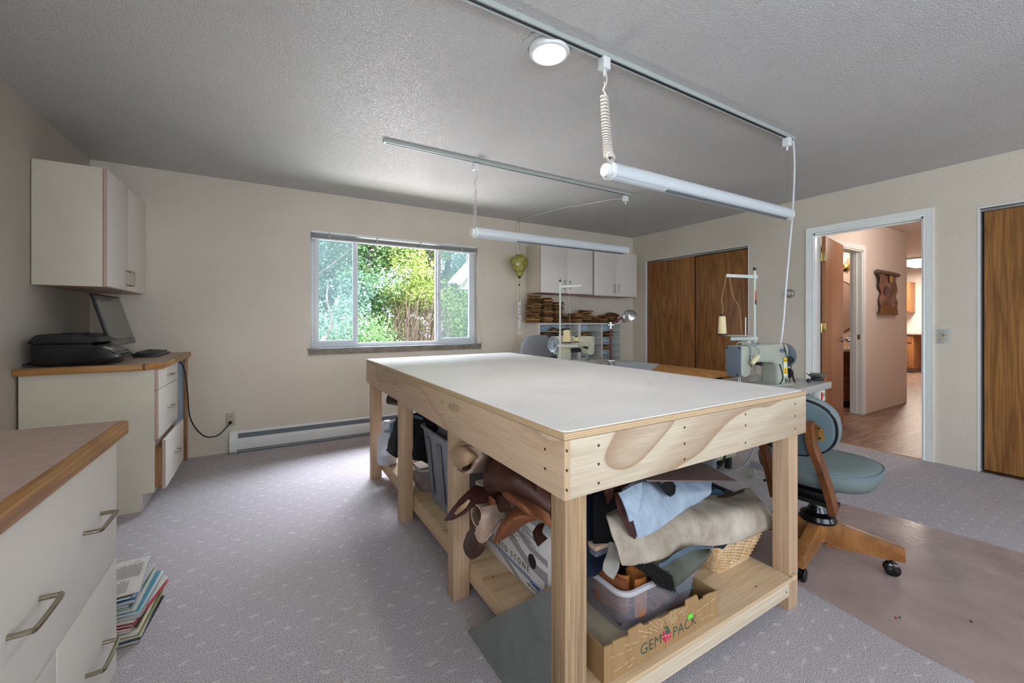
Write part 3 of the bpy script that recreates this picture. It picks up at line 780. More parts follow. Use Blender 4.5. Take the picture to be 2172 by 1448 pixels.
# ---- desk unit against the window wall
DZ = .907; DY = 3.335; DX = -.612
dk = thing('desk_cabinet', 'cream drawer pedestal of the corner desk under the wall cabinet', 'cabinet', (-.9, 3.7, 0))
b = MB()
b.prism([(XL+.012, DY, 0), (DX-.065, DY, 0), (DX-.065, DY, .105), (DX, DY, .105), (DX, DY, DZ-.036), (XL+.012, DY, DZ-.036)], (0, .018, 0)); b.build('side_panel', m['lam'], dk)
b = MB(); b.box(XL+.012, DY+.018, .10, DX-.002, 3.955, .118); b.box(XL+.012, 3.955, 0, DX-.002, 3.972, DZ-.036); b.box(XL+.012, DY+.018, .118, XL+.03, 3.955, DZ-.036)
b.build('carcass', m['lam'], dk)
b = MB(); b.box(DX-.075, DY+.018, 0, DX-.062, 3.955, .10); b.build('toe_kick', m['lamdoor'], dk)
b = MB(); b.box(DX-.02, DY+.018, .118, DX-.004, 3.955, DZ-.038); b.build('face_frame', m['pink'], dk)
for i, (za, zb, xo) in enumerate(((.742, .866, 0), (.432, .736, 0), (.118, .424, .035))):
    d_ = MB().box(DX+.001+xo, DY+.004, za, DX+.019+xo, 3.965, zb, .0015).build('drawer', m['lamdoor'], dk)
    if xo: MB().box(DX-.15, DY+.02, za+.01, DX+.001+xo, 3.94, zb-.05, 0).build('drawer_box', m['oakz'], d_)
    MB().box(DX+.0025+xo, DY+.0025, za, DX+.0175+xo, DY+.0045, zb).build('edge_band', m['pink'], d_)
    zc = (za+zb)/2+.0
    pull(d_, (DX+.019+xo, 3.60, zc), (DX+.019+xo, 3.70, zc), (1, 0, 0))
tp = thing('desk_countertop', 'mauve laminate desktop with oak edge under the printer and monitor', 'worktop', (-.9, 3.9, DZ-.035))
ch = .07
poly = [(XL+.002, DY-.02), (DX-ch+.02, DY-.02), (DX+.022, DY-.02+ch), (DX+.022, YB-.004), (XL+.002, YB-.004)]
MB().prism([(x, y, DZ-.034) for x, y in poly], (0, 0, .034)).build('laminate_board', m['ctop'], tp)
def edge_strip(pa, pb, mat, nm='oak_edging'):
    pa, pb = V(pa), V(pb); d = (pb-pa).normalized(); n_ = V((d.y, -d.x, 0))
    return MB().prism([pa, pb, pb+n_*.018, pa+n_*.018], (0, 0, -.040), .003).build(nm, mat, tp)
edge_strip((XL+.002, DY-.02, DZ+.001), (DX-ch+.02, DY-.02, DZ+.001), m['oak'])
edge_strip((DX-ch+.02, DY-.02, DZ+.001), (DX+.022, DY-.02+ch, DZ+.001), m['oak'])
edge_strip((DX+.022, DY-.02+ch, DZ+.001), (DX+.022, YB-.006, DZ+.001), m['oaky'])
ps = thing('desk_support_panel', 'oak fronted pale blue end panel of the desk at the window wall', 'panel', (-.7, 4.40, 0))
MB().box(XL+.012, YB-.024, 0, DX-.002, YB-.003, DZ-.036).build('blue_panel', flat('pale_blue_panel', 'b4c4d0', .5), ps)
MB().box(DX-.001, YB-.062, 0, DX+.018, YB-.003, DZ-.040, .002).build('oak_post', m['oakz'], ps)
pl_ = thing('power_lead', 'black power lead looping from the desk down to the wall outlet', 'cord', (-.45, 4.36, .17))
MB().tube([(-.66, 4.28, .86), (-.60, 4.25, .80), (-.575, 4.26, .60), (-.56, 4.30, .36), (-.48, 4.34, .20), (-.39, 4.37, .175), (-.32, 4.40, .235), (-.293, YB-.016, .272)], .0052, 8, 8).build('cord', m['rubber'], pl_)
MB().lathe([(.010, 0), (.014, .006), (.013, .022), (.006, .032), (.001, .033)], (-.293, YB-.008, .270), 14, (0, -1, 0)).build('plug', m['rubber'], pl_)

# ---- wall cabinet
wc = thing('wall_cabinet', 'cream two door wall cabinet above the printer desk', 'cabinet', (-1.0, 3.95, 1.387))
cy0, cy1, cx1, cz0, cz1 = 3.50, YB-.004, -.89, 1.387, 2.124
MB().box(XL+.004, cy0, cz0-.002, cx1, cy0+.018, cz1, .0015).build('side_panel', m['lam'], wc)
b = MB(); b.box(XL+.004, cy0+.018, cz0+.018, cx1, cy1, cz0+.036); b.box(XL+.004, cy0+.018, cz1-.018, cx1, cy1, cz1); b.box(XL+.004, cy0+.018, cz0+.036, XL+.012, cy1, cz1-.018); b.box(XL+.004, cy1-.018, cz0+.036, cx1, cy1, cz1-.018)
b.build('carcass', m['lam'], wc)
MB().box(XL+.004, cy0+.0185, cz0-.002, cx1+.0, cy1, cz0+.017).build('bottom_panel', m['pink'], wc)
ym = 3.935
for a_, b_, yh_ in ((cy0+.001, ym-.002, ym-.035), (ym+.002, cy1-.001, ym+.035)):
    d_ = MB().box(cx1+.003, a_, cz0+.002, cx1+.021, b_, cz1-.002, .001).build('door', m['lamdoor'], wc)
    MB().box(cx1+.0035, a_-.002, cz0+.002, cx1+.0205, a_, cz1-.002).build('edge_band', m['pink'], d_)
    pull(d_, (cx1+.021, yh_, 1.425), (cx1+.021, yh_, 1.525), (1, 0, 0))

# ---- near cabinet
NX, NZ, NY = -.420, .862, 1.705
nc = thing('drawer_cabinet', 'cream drawer cabinet in the left foreground', 'cabinet', (-.8, .8, 0))
b = MB(); b.prism([(XL+.005, NY, 0), (NX-.07, NY, 0), (NX-.07, NY, .10), (NX-.002, NY, .10), (NX-.002, NY, NZ-.042), (XL+.005, NY, NZ-.042)], (0, -.018, 0)); b.build('side_panel', m['lam'], nc)
MB().box(XL+.005, -.6, .10, NX-.004, NY-.018, NZ-.042).build('carcass', m['lam'], nc)
MB().box(NX-.08, -.6, 0, NX-.066, NY-.018, .10).build('toe_kick', m['lamdoor'], nc)
T = .018
for nm_, ya, yb_, za, zb, hs_ in (('drawer', .872, NY, .452, .815, ((1.44, 1.565, .635), (1.09, 1.21, .605))), ('drawer', 1.292, NY, .105, .446, ((1.455, 1.58, .265),)), ('drawer', .872, 1.288, .105, .446, ((1.02, 1.14, .26),)), ('door', .30, .868, .105, .815, ((.5, .6, .6),))):
    d_ = MB().box(NX-.001, ya+.002, za, NX+T, yb_-.001, zb, .0015).build(nm_, m['lamdoor'], nc)
    for hy0, hy1, hz in hs_: pull(d_, (NX+T, hy0, hz), (NX+T, hy1, hz), (1, 0, 0), .0052, .034, m['nickel'])
nt = thing('cabinet_countertop', 'mauve laminate countertop with oak edge on the foreground cabinet', 'worktop', (-.8, .8, NZ-.04))
MB().box(XL+.002, -.62, NZ-.038, NX+.025, NY+.012, NZ).build('laminate_board', m['ctop'], nt)
MB().prism([(NX+.025, NY+.012, NZ+.001), (NX+.043, NY+.012, NZ-.004), (NX+.043, NY+.012, NZ-.042), (NX+.025, NY+.012, NZ-.042)], (0, -2.33, 0), .003).build('oak_edging', m['oaky'], nt)

# ---- printer
pr = thing('printer', 'black all in one inkjet printer on the corner desk', 'printer', (-1.0, 3.62, DZ))
px0, px1, py0, py1 = XL+.055, -.783, 3.365, 3.685
z = DZ+.004
b = MB()
prof = [(px0, z+.008), (px0+.02, z), (px1-.05, z), (px1-.012, z+.020), (px1, z+.045), (px1-.012, z+.062), (px1-.10, z+.112), (px1-.125, z+.126), (px0-.01, z+.126)]
b.prism([(x, py0, q) for x, q in prof], (0, py1-py0, 0), .006); b.build('body', m['gloss'], pr)
b = MB(); prof = [(px0-.018, z+.128), (px1-.125, z+.128), (px1-.075, z+.136), (px1-.120, z+.162), (px1-.17, z+.182), (px0+.05, z+.186), (px0+.01, z+.180), (px0-.018, z+.145)]
b.prism([(x, py0-.004, q) for x, q in prof], (0, py1-py0+.008, 0), .007); b.build('scanner_lid', m['black'], pr)
b = MB(); b.box(px0+.1, py0+.05, z+.183, px1-.2, py1-.05, z+.190, .003); b.build('lid_ridge', m['black'], pr)
# sloping control panel
Mx = Matrix.Translation((px1-.062, (py0+py1)/2, z+.091)) @ Matrix.Rotation(R(27.5), 4, 'Y')
MB().box(-.05, -.155, -.002, .045, .155, .003, .001, M=Mx).build('control_panel', flat('grey_panel', '4a4a4b', .3), pr)
MB().box(-.022, -.13, .002, .018, -.07, .0045, M=Mx).build('display', flat('small_screen', 'b9bcba', .2), pr)
MB().box(px1-.05, py0+.06, z+.044, px1-.002, py1-.06, z+.058, .002).build('paper_slot', m['dark'], pr)
b = MB().tube([(px0-.02, 3.46, z+.02), (px0-.05, 3.42, z+.01), (px0-.03, 3.38, z+.006)], .006, 8, 4); b.build('cable', m['rubber'], pr)

# ---- monitor: a screen tilted back on its stand
mo = thing('monitor', 'black flat monitor tilted back on the corner desk', 'monitor', (-.95, 4.15, DZ))
A0 = V((-.893, 3.70, 1.005)); dirw = V((0, 1, 0)); nn = V((1, 0, 0))
mo_w, mo_h, tilt = .552, .362, R(15.5)
upm = (V((0, 0, 1))*math.cos(tilt) - nn*math.sin(tilt)); nf = dirw.cross(upm); nf = nf if nf.x > 0 else -nf
O = A0
def quad(u0, v0, u1, v1, n0, n1): 
    return [O+dirw*u+upm*v+nf*n0 for u, v in ((u0, v0), (u1, v0), (u1, v1), (u0, v1))], nf*(n1-n0)
q, e_ = quad(0, 0, mo_w, mo_h, -.018, 0); MB().prism(q, e_, .003).build('casing', m['black'], mo)
q, e_ = quad(.012, .045, mo_w-.012, mo_h-.012, -.001, .0012)
scr = NT('grey_reflective_screen', .12, 0, .8); scr.col(lin('565a55')); MB().prism(q, e_).build('screen', scr.m, mo)
q, e_ = quad(.002, .002, mo_w-.002, .042, -.001, .0016); MB().prism(q, e_).build('lower_bezel', flat('grey_bezel', '55534c', .3), mo)
q, e_ = quad(.002, .015, mo_w-.002, .018, -.001, .003); MB().prism(q, e_).build('bezel_line', flat('light_line', '8b8a84', .3), mo)
MB().lathe([(.009, 0), (.009, .0015), (.0005, .0018)], O+dirw*mo_w*.5+upm*.022+nf*.001, 20, nf).build('logo_disc', flat('logo_silver', 'c9cccb', .3, .6), mo)
text('logo_letters', 'hp', .013, O+dirw*(mo_w*.5)+upm*.0185+nf*.0032, dirw, upm, m['black'], mo, align='CENTER', shear=.3)
b = MB(); base = O+dirw*mo_w*.5-nn*.12; b.box(base.x-.09, base.y-.11, DZ+.002, base.x+.10, base.y+.11, DZ+.012, .004); b.build('stand_base', m['black'], mo)
b = MB(); b.beam((base.x-.03, base.y, DZ+.01), tuple(O+dirw*mo_w*.5+upm*.2-nf*.02), .05, .015, .003); b.build('stand_arm', m['black'], mo)

# ---- keyboard
kb = thing('keyboard', 'black keyboard beside the monitor on the corner desk', 'keyboard', (-.76, 4.12, DZ))
K0 = at(268, 751, z=DZ); 
kx0, kx1, ky0, ky1 = -.845, -.700, 3.93, 4.36
MB().prism([(kx0, ky0, DZ+.001), (kx1, ky0, DZ+.001), (kx1, ky0, DZ+.012), (kx1-.02, ky0, DZ+.018), (kx0, ky0, DZ+.028)], (0, ky1-ky0, 0), .002).build('case', m['black'], kb)
nk = 0; m['keycap'] = flat('charcoal_keycap', '2c2d30', .45)
for r_ in range(5):
    xk = kx0+.014+r_*.023; zk = DZ+.029-r_*.0022
    for c_ in range(16):
        yk = ky0+.012+c_*.0258
        nk += 1
        MB().box(xk, yk, zk-.006, xk+.0195, yk+.022, zk+.008, .002, 1).build('key', m['keycap'], kb)
# ================================================================== big work table
TX0, TY0, TW, TL, TZ = .647, .832, 1.258, 2.40, .885
tb = thing('work_table', 'large plywood work table with white gridded top and open lower shelf', 'table', (TX0, TY0, 0), R(.33))
LO = dict(local=True)
MB().box(0, 0, TZ-.020, TW, TL, TZ-.002, .001).build('tabletop', m['plye'], tb, **LO)
b = MB()
pts = []
def rr(x0, y0, x1, y1, r=.02):
    o = []
    for cx, cy, a0 in ((x1-r, y0+r, -90), (x1-r, y1-r*3, 0), (x0+r, y1-r, 90), (x0+r, y0+r, 180)):
        rad = r*3 if (cx > 1 and cy > 1) else r
        for k in range(5):
            a = R(a0+k*22.5); o.append(V((cx-(rad-r)*(1 if cx > 1 and cy > 1 else 0)+rad*math.cos(a), cy+rad*math.sin(a), TZ-.0025)))
    return o
MB().prism(rr(.006, .008, TW-.006, TL-.006), (0, 0, .0030)).build('white_mat', m['top'], tb, **LO)
AZ = .7115
MB().box(.019, 0, AZ, TW-.001, .018, TZ-.021, .0008).build('front_apron', m['plyx'], tb, **LO)
MB().box(0, 0, AZ, .018, TL, TZ-.021, .0008).build('side_apron', m['plyy'], tb, **LO)
MB().box(TW-.018, .019, AZ, TW, TL, TZ-.021, .0008).build('side_apron', m['plyy'], tb, **LO)
MB().box(.019, TL-.018, AZ, TW-.019, TL, TZ-.021, .0008).build('rear_apron', m['plyx'], tb, **LO)
# plywood end grain of the side apron showing at the near corner
pe_v = ply_edge('plywood_edge_upright', 'x')
MB().box(.0005, -.0006, AZ+.0005, .0175, .0006, TZ-.0215).build('apron_edge_grain', pe_v, tb, **LO)
lx = (.018, .092, 1.158, 1.232)
for i, (ya, yb_) in enumerate(((.0185, .082), (.76, .828), (1.54, 1.606), (2.298, 2.364))):
    for (xa, xb) in ((lx[0], lx[1]), (lx[2], lx[3])):
        MB().box(xa, ya, 0, xb, yb_, TZ-.024, .004).build('leg', m['pine2'] if (i == 0 and xa < .1) else m['pine'], tb, **LO)
SZ = .146
MB().box(.094, .004, SZ-.016, 1.156, 2.37, SZ, .0008).build('shelf_board', m['plys'], tb, **LO)
MB().box(1.150, .004, SZ-.016, 1.194, .0180, SZ, .0008).build('shelf_board_end', m['plys'], tb, **LO)
MB().box(.093, .016, .062, 1.157, .054, SZ-.017, .002).build('front_rail', m['pinex'], tb, **LO)
for xa in (.094, 1.118): MB().box(xa, .056, .058, xa+.038, 2.36, SZ-.017, .002).build('side_rail', m['piney'], tb, **LO)
sc = flat('dark_screw_head', '4c4236', .4, .5)
s0 = None
def screw(x, y, z, ax):
    global s0
    o = MB().lathe([(.0042, 0), (.0040, .0006), (.0010, .0003)], (0, 0, 0), 10, ax).build('screw', sc, tb, **LO); o.location = (x, y, z)
for px, pys in ((1270, (944.5, 984, 1024.5)), (1453.5, (906.5, 941, 974)), (1584, (879, 902.5, 939.5)), (1690.5, (856.5, 882.5, 909.5))):
    for py in pys:
        p = at(px, py, y=TY0); screw(p.x-TX0, -.0002, p.z, (0, -1, 0))
for px, pys in ((1202.5, (956, 997.5, 1039.5)), (1156.5, (952, 993.5))):
    for py in pys:
        p = at(px, py, x=TX0); screw(-.0002, p.y-TY0, p.z, (-1, 0, 0))
for px, pys in ((954, (860, 886)), (937.5, (852.5, 878.5)), (836, (823, 840)), (845, (829, 846))):
    for py in pys:
        p = at(px, py, x=TX0-.005); screw(-.0002, p.y-TY0, p.z, (-1, 0, 0))
for px, py in ((1607, 1245.5), (1665, 1211.5)):
    p = at(px, py, z=SZ); screw(p.x-TX0, p.y-TY0, SZ+.0001, (0, 0, 1))
for px, py in ((1673, 1237.5), (1672.5, 1256.5)):
    p = at(px, py, y=TY0+.016); screw(p.x-TX0-.003, .0158, p.z, (0, -1, 0))
for px, py in ((1047, 1223), (924, 1091)):
    p = at(px, py, z=SZ); screw(p.x-TX0, p.y-TY0, SZ+.0001, (0, 0, 1))

# ================================================================== things on the lower shelf
SH = SZ
m['card'] = NT('brown_cardboard', .8, 0, .2)
_f = m['card'].noise(m['card'].co((30, 1, 1)), 3, 3); m['card'].col(m['card'].ramp(_f, [(.3, '967650'), (.7, 'a08059')])); m['card'] = m['card'].m
# -- fruit tray box with the printed front
gx0, gx1, gy0, gy1 = .822, 1.338, .862, 1.16
gb = thing('cardboard_tray', 'low brown cardboard fruit tray printed with a red gem on the shelf front', 'box', ((gx0+gx1)/2, 1.0, SH))
def P(px, py, y=gy0): return at(px, py, y=y)
top = [(1281, 1373), (1300, 1365), (1299, 1361), (1317, 1353), (1333, 1348), (1332.5, 1337), (1360, 1321), (1366, 1327), (1377, 1322), (1378, 1319), (1397, 1310), (1398, 1313), (1420, 1301), (1421, 1297.5), (1439, 1289.5), (1440, 1291), (1454.5, 1284.5), (1454, 1273.5), (1478, 1261), (1483, 1273.5), (1492, 1268.5), (1491.5, 1265), (1507, 1256.5), (1511, 1257), (1522.5, 1251)]
tw = [P(*q) for q in top]
x_l, x_r = tw[0].x, tw[-1].x
front = [V((x_l, gy0, SH+.001))] + tw + [V((x_r, gy0, SH+.001))]
MB().prism(front, (0, .004, 0)).build('front_panel', m['card'], gb)
hs = tw[0].z-.004
b = MB(); b.box(x_l, gy0+.0045, SH+.001, x_l+.004, gy1, hs); b.build('side_panel', m['card'], gb)
b = MB(); b.box(x_r-.004, gy0+.0045, SH+.001, x_r, gy1, tw[-1].z-.004); b.build('side_panel', m['card'], gb)
MB().box(x_l+.004, gy1-.004, SH+.001, x_r-.004, gy1, hs).build('back_panel', m['card'], gb)
MB().box(x_l+.004, gy0+.0045, SH+.001, x_r-.004, gy1-.004, SH+.005).build('bottom', m['card'], gb)
ink = flat('dark_green_ink', '2f4a3c', .6); red = flat('red_ink', 'b3263c', .6); grn = flat('green_ink', '2a5a44', .6); lgt = flat('pale_ink', 'd9c6a8', .7); white_i = flat('white_ink', 'e2d8cc', .7)
yf = gy0-.0006
def up_of(p, q): 
    d = (q-p); return d.normalized()
g0 = at(1358, 1391, y=yf); g1 = at(1402, 1371.5, y=yf)
text('printed_word', 'GEM', .046, g0, (1, 0, 0), (0, 0, 1), ink, gb, .0002, spacing=1.08, font_w=-.0004)
g2 = at(1427, 1352, y=yf)
text('printed_word', 'PACK', .046, g2, (1, 0, 0), (0, 0, 1), ink, gb, .0002, spacing=1.05, font_w=-.0004)
def inkp(nm, pts, mt, dy=0, parent=gb):
    return MB().prism([at(px, py, y=yf-dy) for px, py in pts], (0, .0005, 0)).build(nm, mt, parent)
inkp('gem_crown', [(1403.5, 1349), (1409, 1336), (1416, 1340), (1424, 1340), (1423.5, 1347), (1415, 1366), (1404, 1354)], red)
inkp('gem_leaf', [(1405, 1337), (1411, 1342), (1418, 1330), (1422, 1338), (1413, 1345)], grn, .0008)
inkp('gem_leaf', [(1406, 1330), (1413, 1334), (1419, 1326), (1413, 1330)], grn, .0008)
for a_, b_ in (((1404, 1351), (1424, 1344)), ((1412, 1346), (1415, 1365)), ((1419, 1345), (1415, 1365)), ((1409, 1337), (1412, 1348))):
    MB().tube([at(*a_, y=yf-.0006), at(*b_, y=yf-.0006)], .0004, 4).build('gem_line', white_i, gb)
MB().tube([at(1413, 1330, y=yf), at(1410.5, 1316, y=yf)], .0006, 4).build('gem_stem', grn, gb)
cx_, cz_ = at(1412, 1345, y=yf).x, at(1412, 1345, y=yf).z
b = MB(); rn = random.Random(3)
for i in range(40):
    a = 2*PI*i/40; r0, r1 = rn.uniform(.035, .05), rn.uniform(.09, .16)
    if abs(math.cos(a)) > .75 and i % 2: r1 = .21
    q = r0
    while q < r1:
        L = rn.uniform(.012, .03)
        p0 = V((cx_+q*math.cos(a)*1.25, yf, cz_+q*math.sin(a)*.8)); p1 = V((cx_+(q+L)*math.cos(a)*1.25, yf, cz_+(q+L)*math.sin(a)*.8))
        zt_ = .262 if abs(p1.x-cx_) < .13 else .232
        zl_ = cz_-.018+.0*p0.x
        if x_l+.012 < min(p0.x, p1.x) and max(p0.x, p1.x) < x_r-.012 and SH+.008 < min(p0.z, p1.z) and max(p0.z, p1.z) < zt_ and not (abs(p0.z-(g0.z+.017)) < .026 and .02 < abs(p0.x-cx_) < .135): b.beam(p0, p1, .0006, .0011)
        q += L+.008
b.build('sunburst_print', lgt, gb)
MB().box(*[v for v in (at(1459.5, 1310, y=yf-.0012).x, yf-.0014, at(1459, 1313.5, y=yf).z, at(1468.5, 1302, y=yf).x, yf-.0004, at(1462, 1302.5, y=yf).z)]).build('price_sticker', flat('lime_sticker', '5ddc3c', .5), gb)
# magazines/sheets lying in the tray under the bin
for i in range(5):
    z0 = SH+.0055+i*.0112
    o = MB().box(gx0+.008+.002*i, gy0+.010+.001*i, z0, gx0+.30+.004*i, gy1-.02, z0+.0105, .001).build('paper_stack', flat('aged_paper_%d' % i, ('b9ad98', 'a89c86', 'c2b8a6', 'a1937c', 'b2a68e')[i], .8))
    tag(o, 'thin stack of aged paper lying flat in the cardboard tray beneath the bin', 'paper', 'papers in the cardboard tray')

# -- clear plastic bin standing in the tray
def clear(name, c, alpha, rough=.25):
    mt = bpy.data.materials.new(name); mt.use_nodes = True; t = mt.node_tree; bs = t.nodes['Principled BSDF']
    bs.inputs['Base Color'].default_value = lin(c); bs.inputs['Roughness'].default_value = rough
    tr = t.nodes.new('ShaderNodeBsdfTransparent'); tr.inputs[0].default_value = (.93, .93, .95, 1)
    mx = t.nodes.new('ShaderNodeMixShader'); mx.inputs[0].default_value = alpha
    o = [n for n in t.nodes if n.type == 'OUTPUT_MATERIAL'][0]
    t.links.new(tr.outputs[0], mx.inputs[1]); t.links.new(bs.outputs[0], mx.inputs[2]); t.links.new(mx.outputs[0], o.inputs[0]); return mt
m['clear'] = clear('frosted_clear_plastic', 'b9b4bc', .20)
m['clear_rim'] = clear('frosted_clear_rim', 'd5d2d6', .62)
def tub(parent, x0, y0, x1, y1, z0, z1, taper, mat, rimmat, rimw=.010, r=.03, wall=.002, step=None):
    def loop(i, z, g):
        o = []
        for cx, cy, a0 in ((x1-r, y0+r, -90), (x1-r, y1-r, 0), (x0+r, y1-r, 90), (x0+r, y0+r, 180)):
            for k in range(6):
                a = R(a0+k*18); o.append(V((cx+(r-i)*math.cos(a)+(-g if cx > (x0+x1)/2 else g), cy+(r-i)*math.sin(a)+(-g if cy > (y0+y1)/2 else g), z)))
        return o
    b = MB()
    zs = [(z0, taper)] + ([(z0+(z1-z0)*step, taper*(1-step)), (z0+(z1-z0)*step+.004, taper*(1-step)-.006)] if step else []) + [(z1-.004, 0)]
    outer = [b.ring(loop(0, z, g)) for z, g in zs]; inner = [b.ring(loop(wall, z+(wall if j == 0 else 0), g)) for j, (z, g) in enumerate(zs)]
    b.skin(outer, cap=False); b.skin(inner[::-1], cap=False); b.skin([outer[-1], inner[-1]], cap=False)
    b.bm.faces.new(outer[0][::-1]); b.bm.faces.new(inner[0])
    b.build('body', mat, parent)
    b = MB(); rs = [b.ring(loop(-q, z, 0)) for q, z in ((0, z1-.010), (rimw, z1-.012), (rimw+.002, z1-.004), (rimw-.002, z1), (0, z1+.001), (-.002, z1-.002))]
    b.skin(rs, cap=False); b.skin([rs[-1], rs[0]], cap=False); b.build('rim', rimmat, parent)
bx0, bx1, by0, by1 = .916, 1.301, .891, 1.142
bz0, bz1 = .208, .350
cbn = thing('plastic_bin', 'clear plastic storage bin of leather scraps standing in the cardboard tray', 'bin', (1.1, 1.0, bz0))
tub(cbn, bx0, by0, bx1, by1, bz0, bz1, .022, m['clear'], m['clear_rim'], .010, .035, .002, .62)
lea = {}
def leather(name, c1, c2, rough=.5, scale=7, bump=.15, spec=.5):
    a = NT(name, min(.95, rough+.12), 0, spec*.7); f = a.noise(a.co(), scale, 5, .6, .3)
    a.col(a.ramp(f, [(.3, c1), (.7, c2)])); a.bump(a.noise(a.co(), 240, 3), bump, .0015); return a.m
lea['tan'] = leather('tan_leather', '8f5326', 'b8743a', .4)
lea['brown'] = leather('brown_leather', '3a2118', '56342a', .42)
lea['dark'] = leather('dark_brown_leather', '2a1412', '4a2620', .3)
lea['rust'] = leather('rust_leather', '6e3e24', '935a38', .45)
lea['natural'] = leather('natural_leather', '967658', 'b8987a', .5)
lea['suede'] = leather('pink_beige_suede', 'a08474', 'bda392', .8, 20, .3, .1)
lea['bluegrey'] = leather('pale_blue_suede', '8b99a8', 'a9b7c5', .85, 14, .35, .1)
lea['hide'] = leather('cream_cowhide', '7d6f5e', 'c9beae', .6, 4.5, .3)
lea['olive'] = leather('olive_grey_leather', '3a3c34', '55574a', .45)
lea['slate'] = leather('slate_blue_suede', '3f4f5a', '5a6c78', .7, 12, .3)
lea['blackfur'] = leather('black_fur', '050404', '161210', .9, 40, 1.0)
lea['teal'] = leather('teal_leather', '2f5a58', '3c6c68', .5)
lea['red'] = leather('maroon_leather', '5f2236', '7a3048', .5)
lea['navy'] = leather('navy_cloth', '0a1322', '111d33', .85, 12)
lea['black'] = leather('black_cloth', '060607', '131316', .95, 20, .4)
def hide(name, ctrl, mat, label, cat='leather', th=.003, k=5, j=5, rough=.003, seed=0, group=None, parent=None):
    if parent is not None:
        o = MB().sheet(ctrl, th, k, j, rough, seed).build(name, mat, parent)
        if label: o['label'] = label
        return o
    o = MB().sheet(ctrl, th, k, j, rough, seed).build(name, mat)
    return tag(o, label, cat, group)
# scraps inside the bin (seen through its wall)
rn = random.Random(21)
keys = ['brown', 'dark', 'tan', 'olive', 'teal', 'red', 'rust', 'brown', 'dark', 'natural', 'olive', 'brown', 'dark', 'tan']
cname = dict(brown='brown', dark='dark brown', tan='tan', olive='olive grey', teal='teal', red='maroon', rust='rust', natural='pale natural')
for i, kx in enumerate(keys):
    xc = bx0+.07+(i % 5)*.066+rn.uniform(-.01, .01); yc = by0+.075+(i//5)*.045; zc = bz0+.014+(i//5)*.028+rn.uniform(0, .012)
    rows = []
    for a in range(4):
        rows.append([V((xc+(q-1.5)*.032+rn.uniform(-.006, .006), yc+(a-1.5)*.030+rn.uniform(-.006, .006), zc+rn.uniform(-.004, .014))) for q in range(4)])
    hide('leather_scrap', rows, lea[kx], 'crumpled %s leather scrap inside the clear plastic bin' % cname[kx], th=.002, rough=.002, seed=i, group='leather scraps in the clear bin')
# curled tan strap standing out of the bin
prof = [(.010, .105), (.018, .075), (.026, .050), (.045, .034), (.062, .040), (.070, .060), (.085, .066), (.105, .055), (.112, .030), (.098, .010), (.070, .006), (.050, .012)]
def standing(name, prof, x0, y0, z0, z1, mat, label, th=.004):
    rows = [[V((x0+x, y0+y, z)) for x, y in prof] for z in (z0, (z0+z1)/2, z1)]
    return hide(name, rows, mat, label, th=th, k=6, j=3, rough=0)
standing('leather_strap', prof, .940, .905, bz0+.03, .358, lea['tan'], 'thick tan leather strap curled in an S inside the clear bin', .004)
standing('leather_strap', [(0, .12), (.008, .08), (.018, .04), (.03, .012)], .926, .905, bz0+.05, .362, lea['rust'], 'rust leather strip leaning over the left wall of the clear bin', .004)
# ---- big pieces stacked above the bin and basket
def A(pts): return [at(px, py, y=y) for px, py, y in pts]
# grey-green slate slab leaning on the shelf rail
sl = MB().prism([V((.652, 1.415, .001)), V((.664, .93, .001)), V((.782, .925, .262)), V((.803, 1.075, .308))], (-.010, 0, .0045), .002).build('slate_slab', m['slate'])
tag(sl, 'grey green slate slab leaning against the left side of the work table', 'slate slab')
# pale blue suede
bs_ = thing('suede_hide', 'pale blue suede hide folded over on top of the pile under the table', 'leather', tuple(at(1400, 1100, y=1.0)))
hide('suede_sheet', [
    A([(1318, 1040, .99), (1332, 1032, 1.0), (1360, 1018, 1.06), (1400, 1016, 1.1), (1450, 1016, 1.14), (1510, 1020, 1.16)]),
    A([(1326, 1056, .955), (1340, 1045, .965), (1365, 1030, 1.0), (1405, 1028, 1.05), (1455, 1030, 1.1), (1508, 1030, 1.13)]),
    A([(1338, 1090, .93), (1354, 1074, .935), (1385, 1060, .96), (1420, 1055, 1.0), (1460, 1046, 1.05), (1507, 1042, 1.10)]),
    A([(1349, 1126, .92), (1370, 1110, .925), (1400, 1092, .945), (1430, 1078, .98), (1465, 1060, 1.04), (1500, 1050, 1.09)]),
    A([(1353, 1153, .922), (1378, 1140, .93), (1408, 1118, .945), (1438, 1096, .98), (1468, 1074, 1.04), (1488, 1060, 1.09)]),
    A([(1354, 1157, .935), (1380, 1143, .945), (1410, 1121, .96), (1440, 1099, .995), (1470, 1077, 1.055), (1489, 1063, 1.10)])],
    lea['bluegrey'], None, th=.004, rough=.004, seed=2, parent=bs_)
hide('turned_flap', [
    A([(1311, 1047, .94), (1326, 1040, .94), (1345, 1030, .945), (1361, 1024, .95)]),
    A([(1319, 1062, .92), (1334, 1056, .92), (1350, 1045, .925), (1360, 1040, .93)]),
    A([(1328, 1085, .905), (1337, 1080, .905), (1348, 1072, .907), (1357, 1063, .91)]),
    A([(1334, 1106, .895), (1339, 1104, .895), (1345, 1098, .897), (1350, 1090, .90)])],
    lea['bluegrey'], None, th=.004, rough=.002, seed=4, parent=bs_)
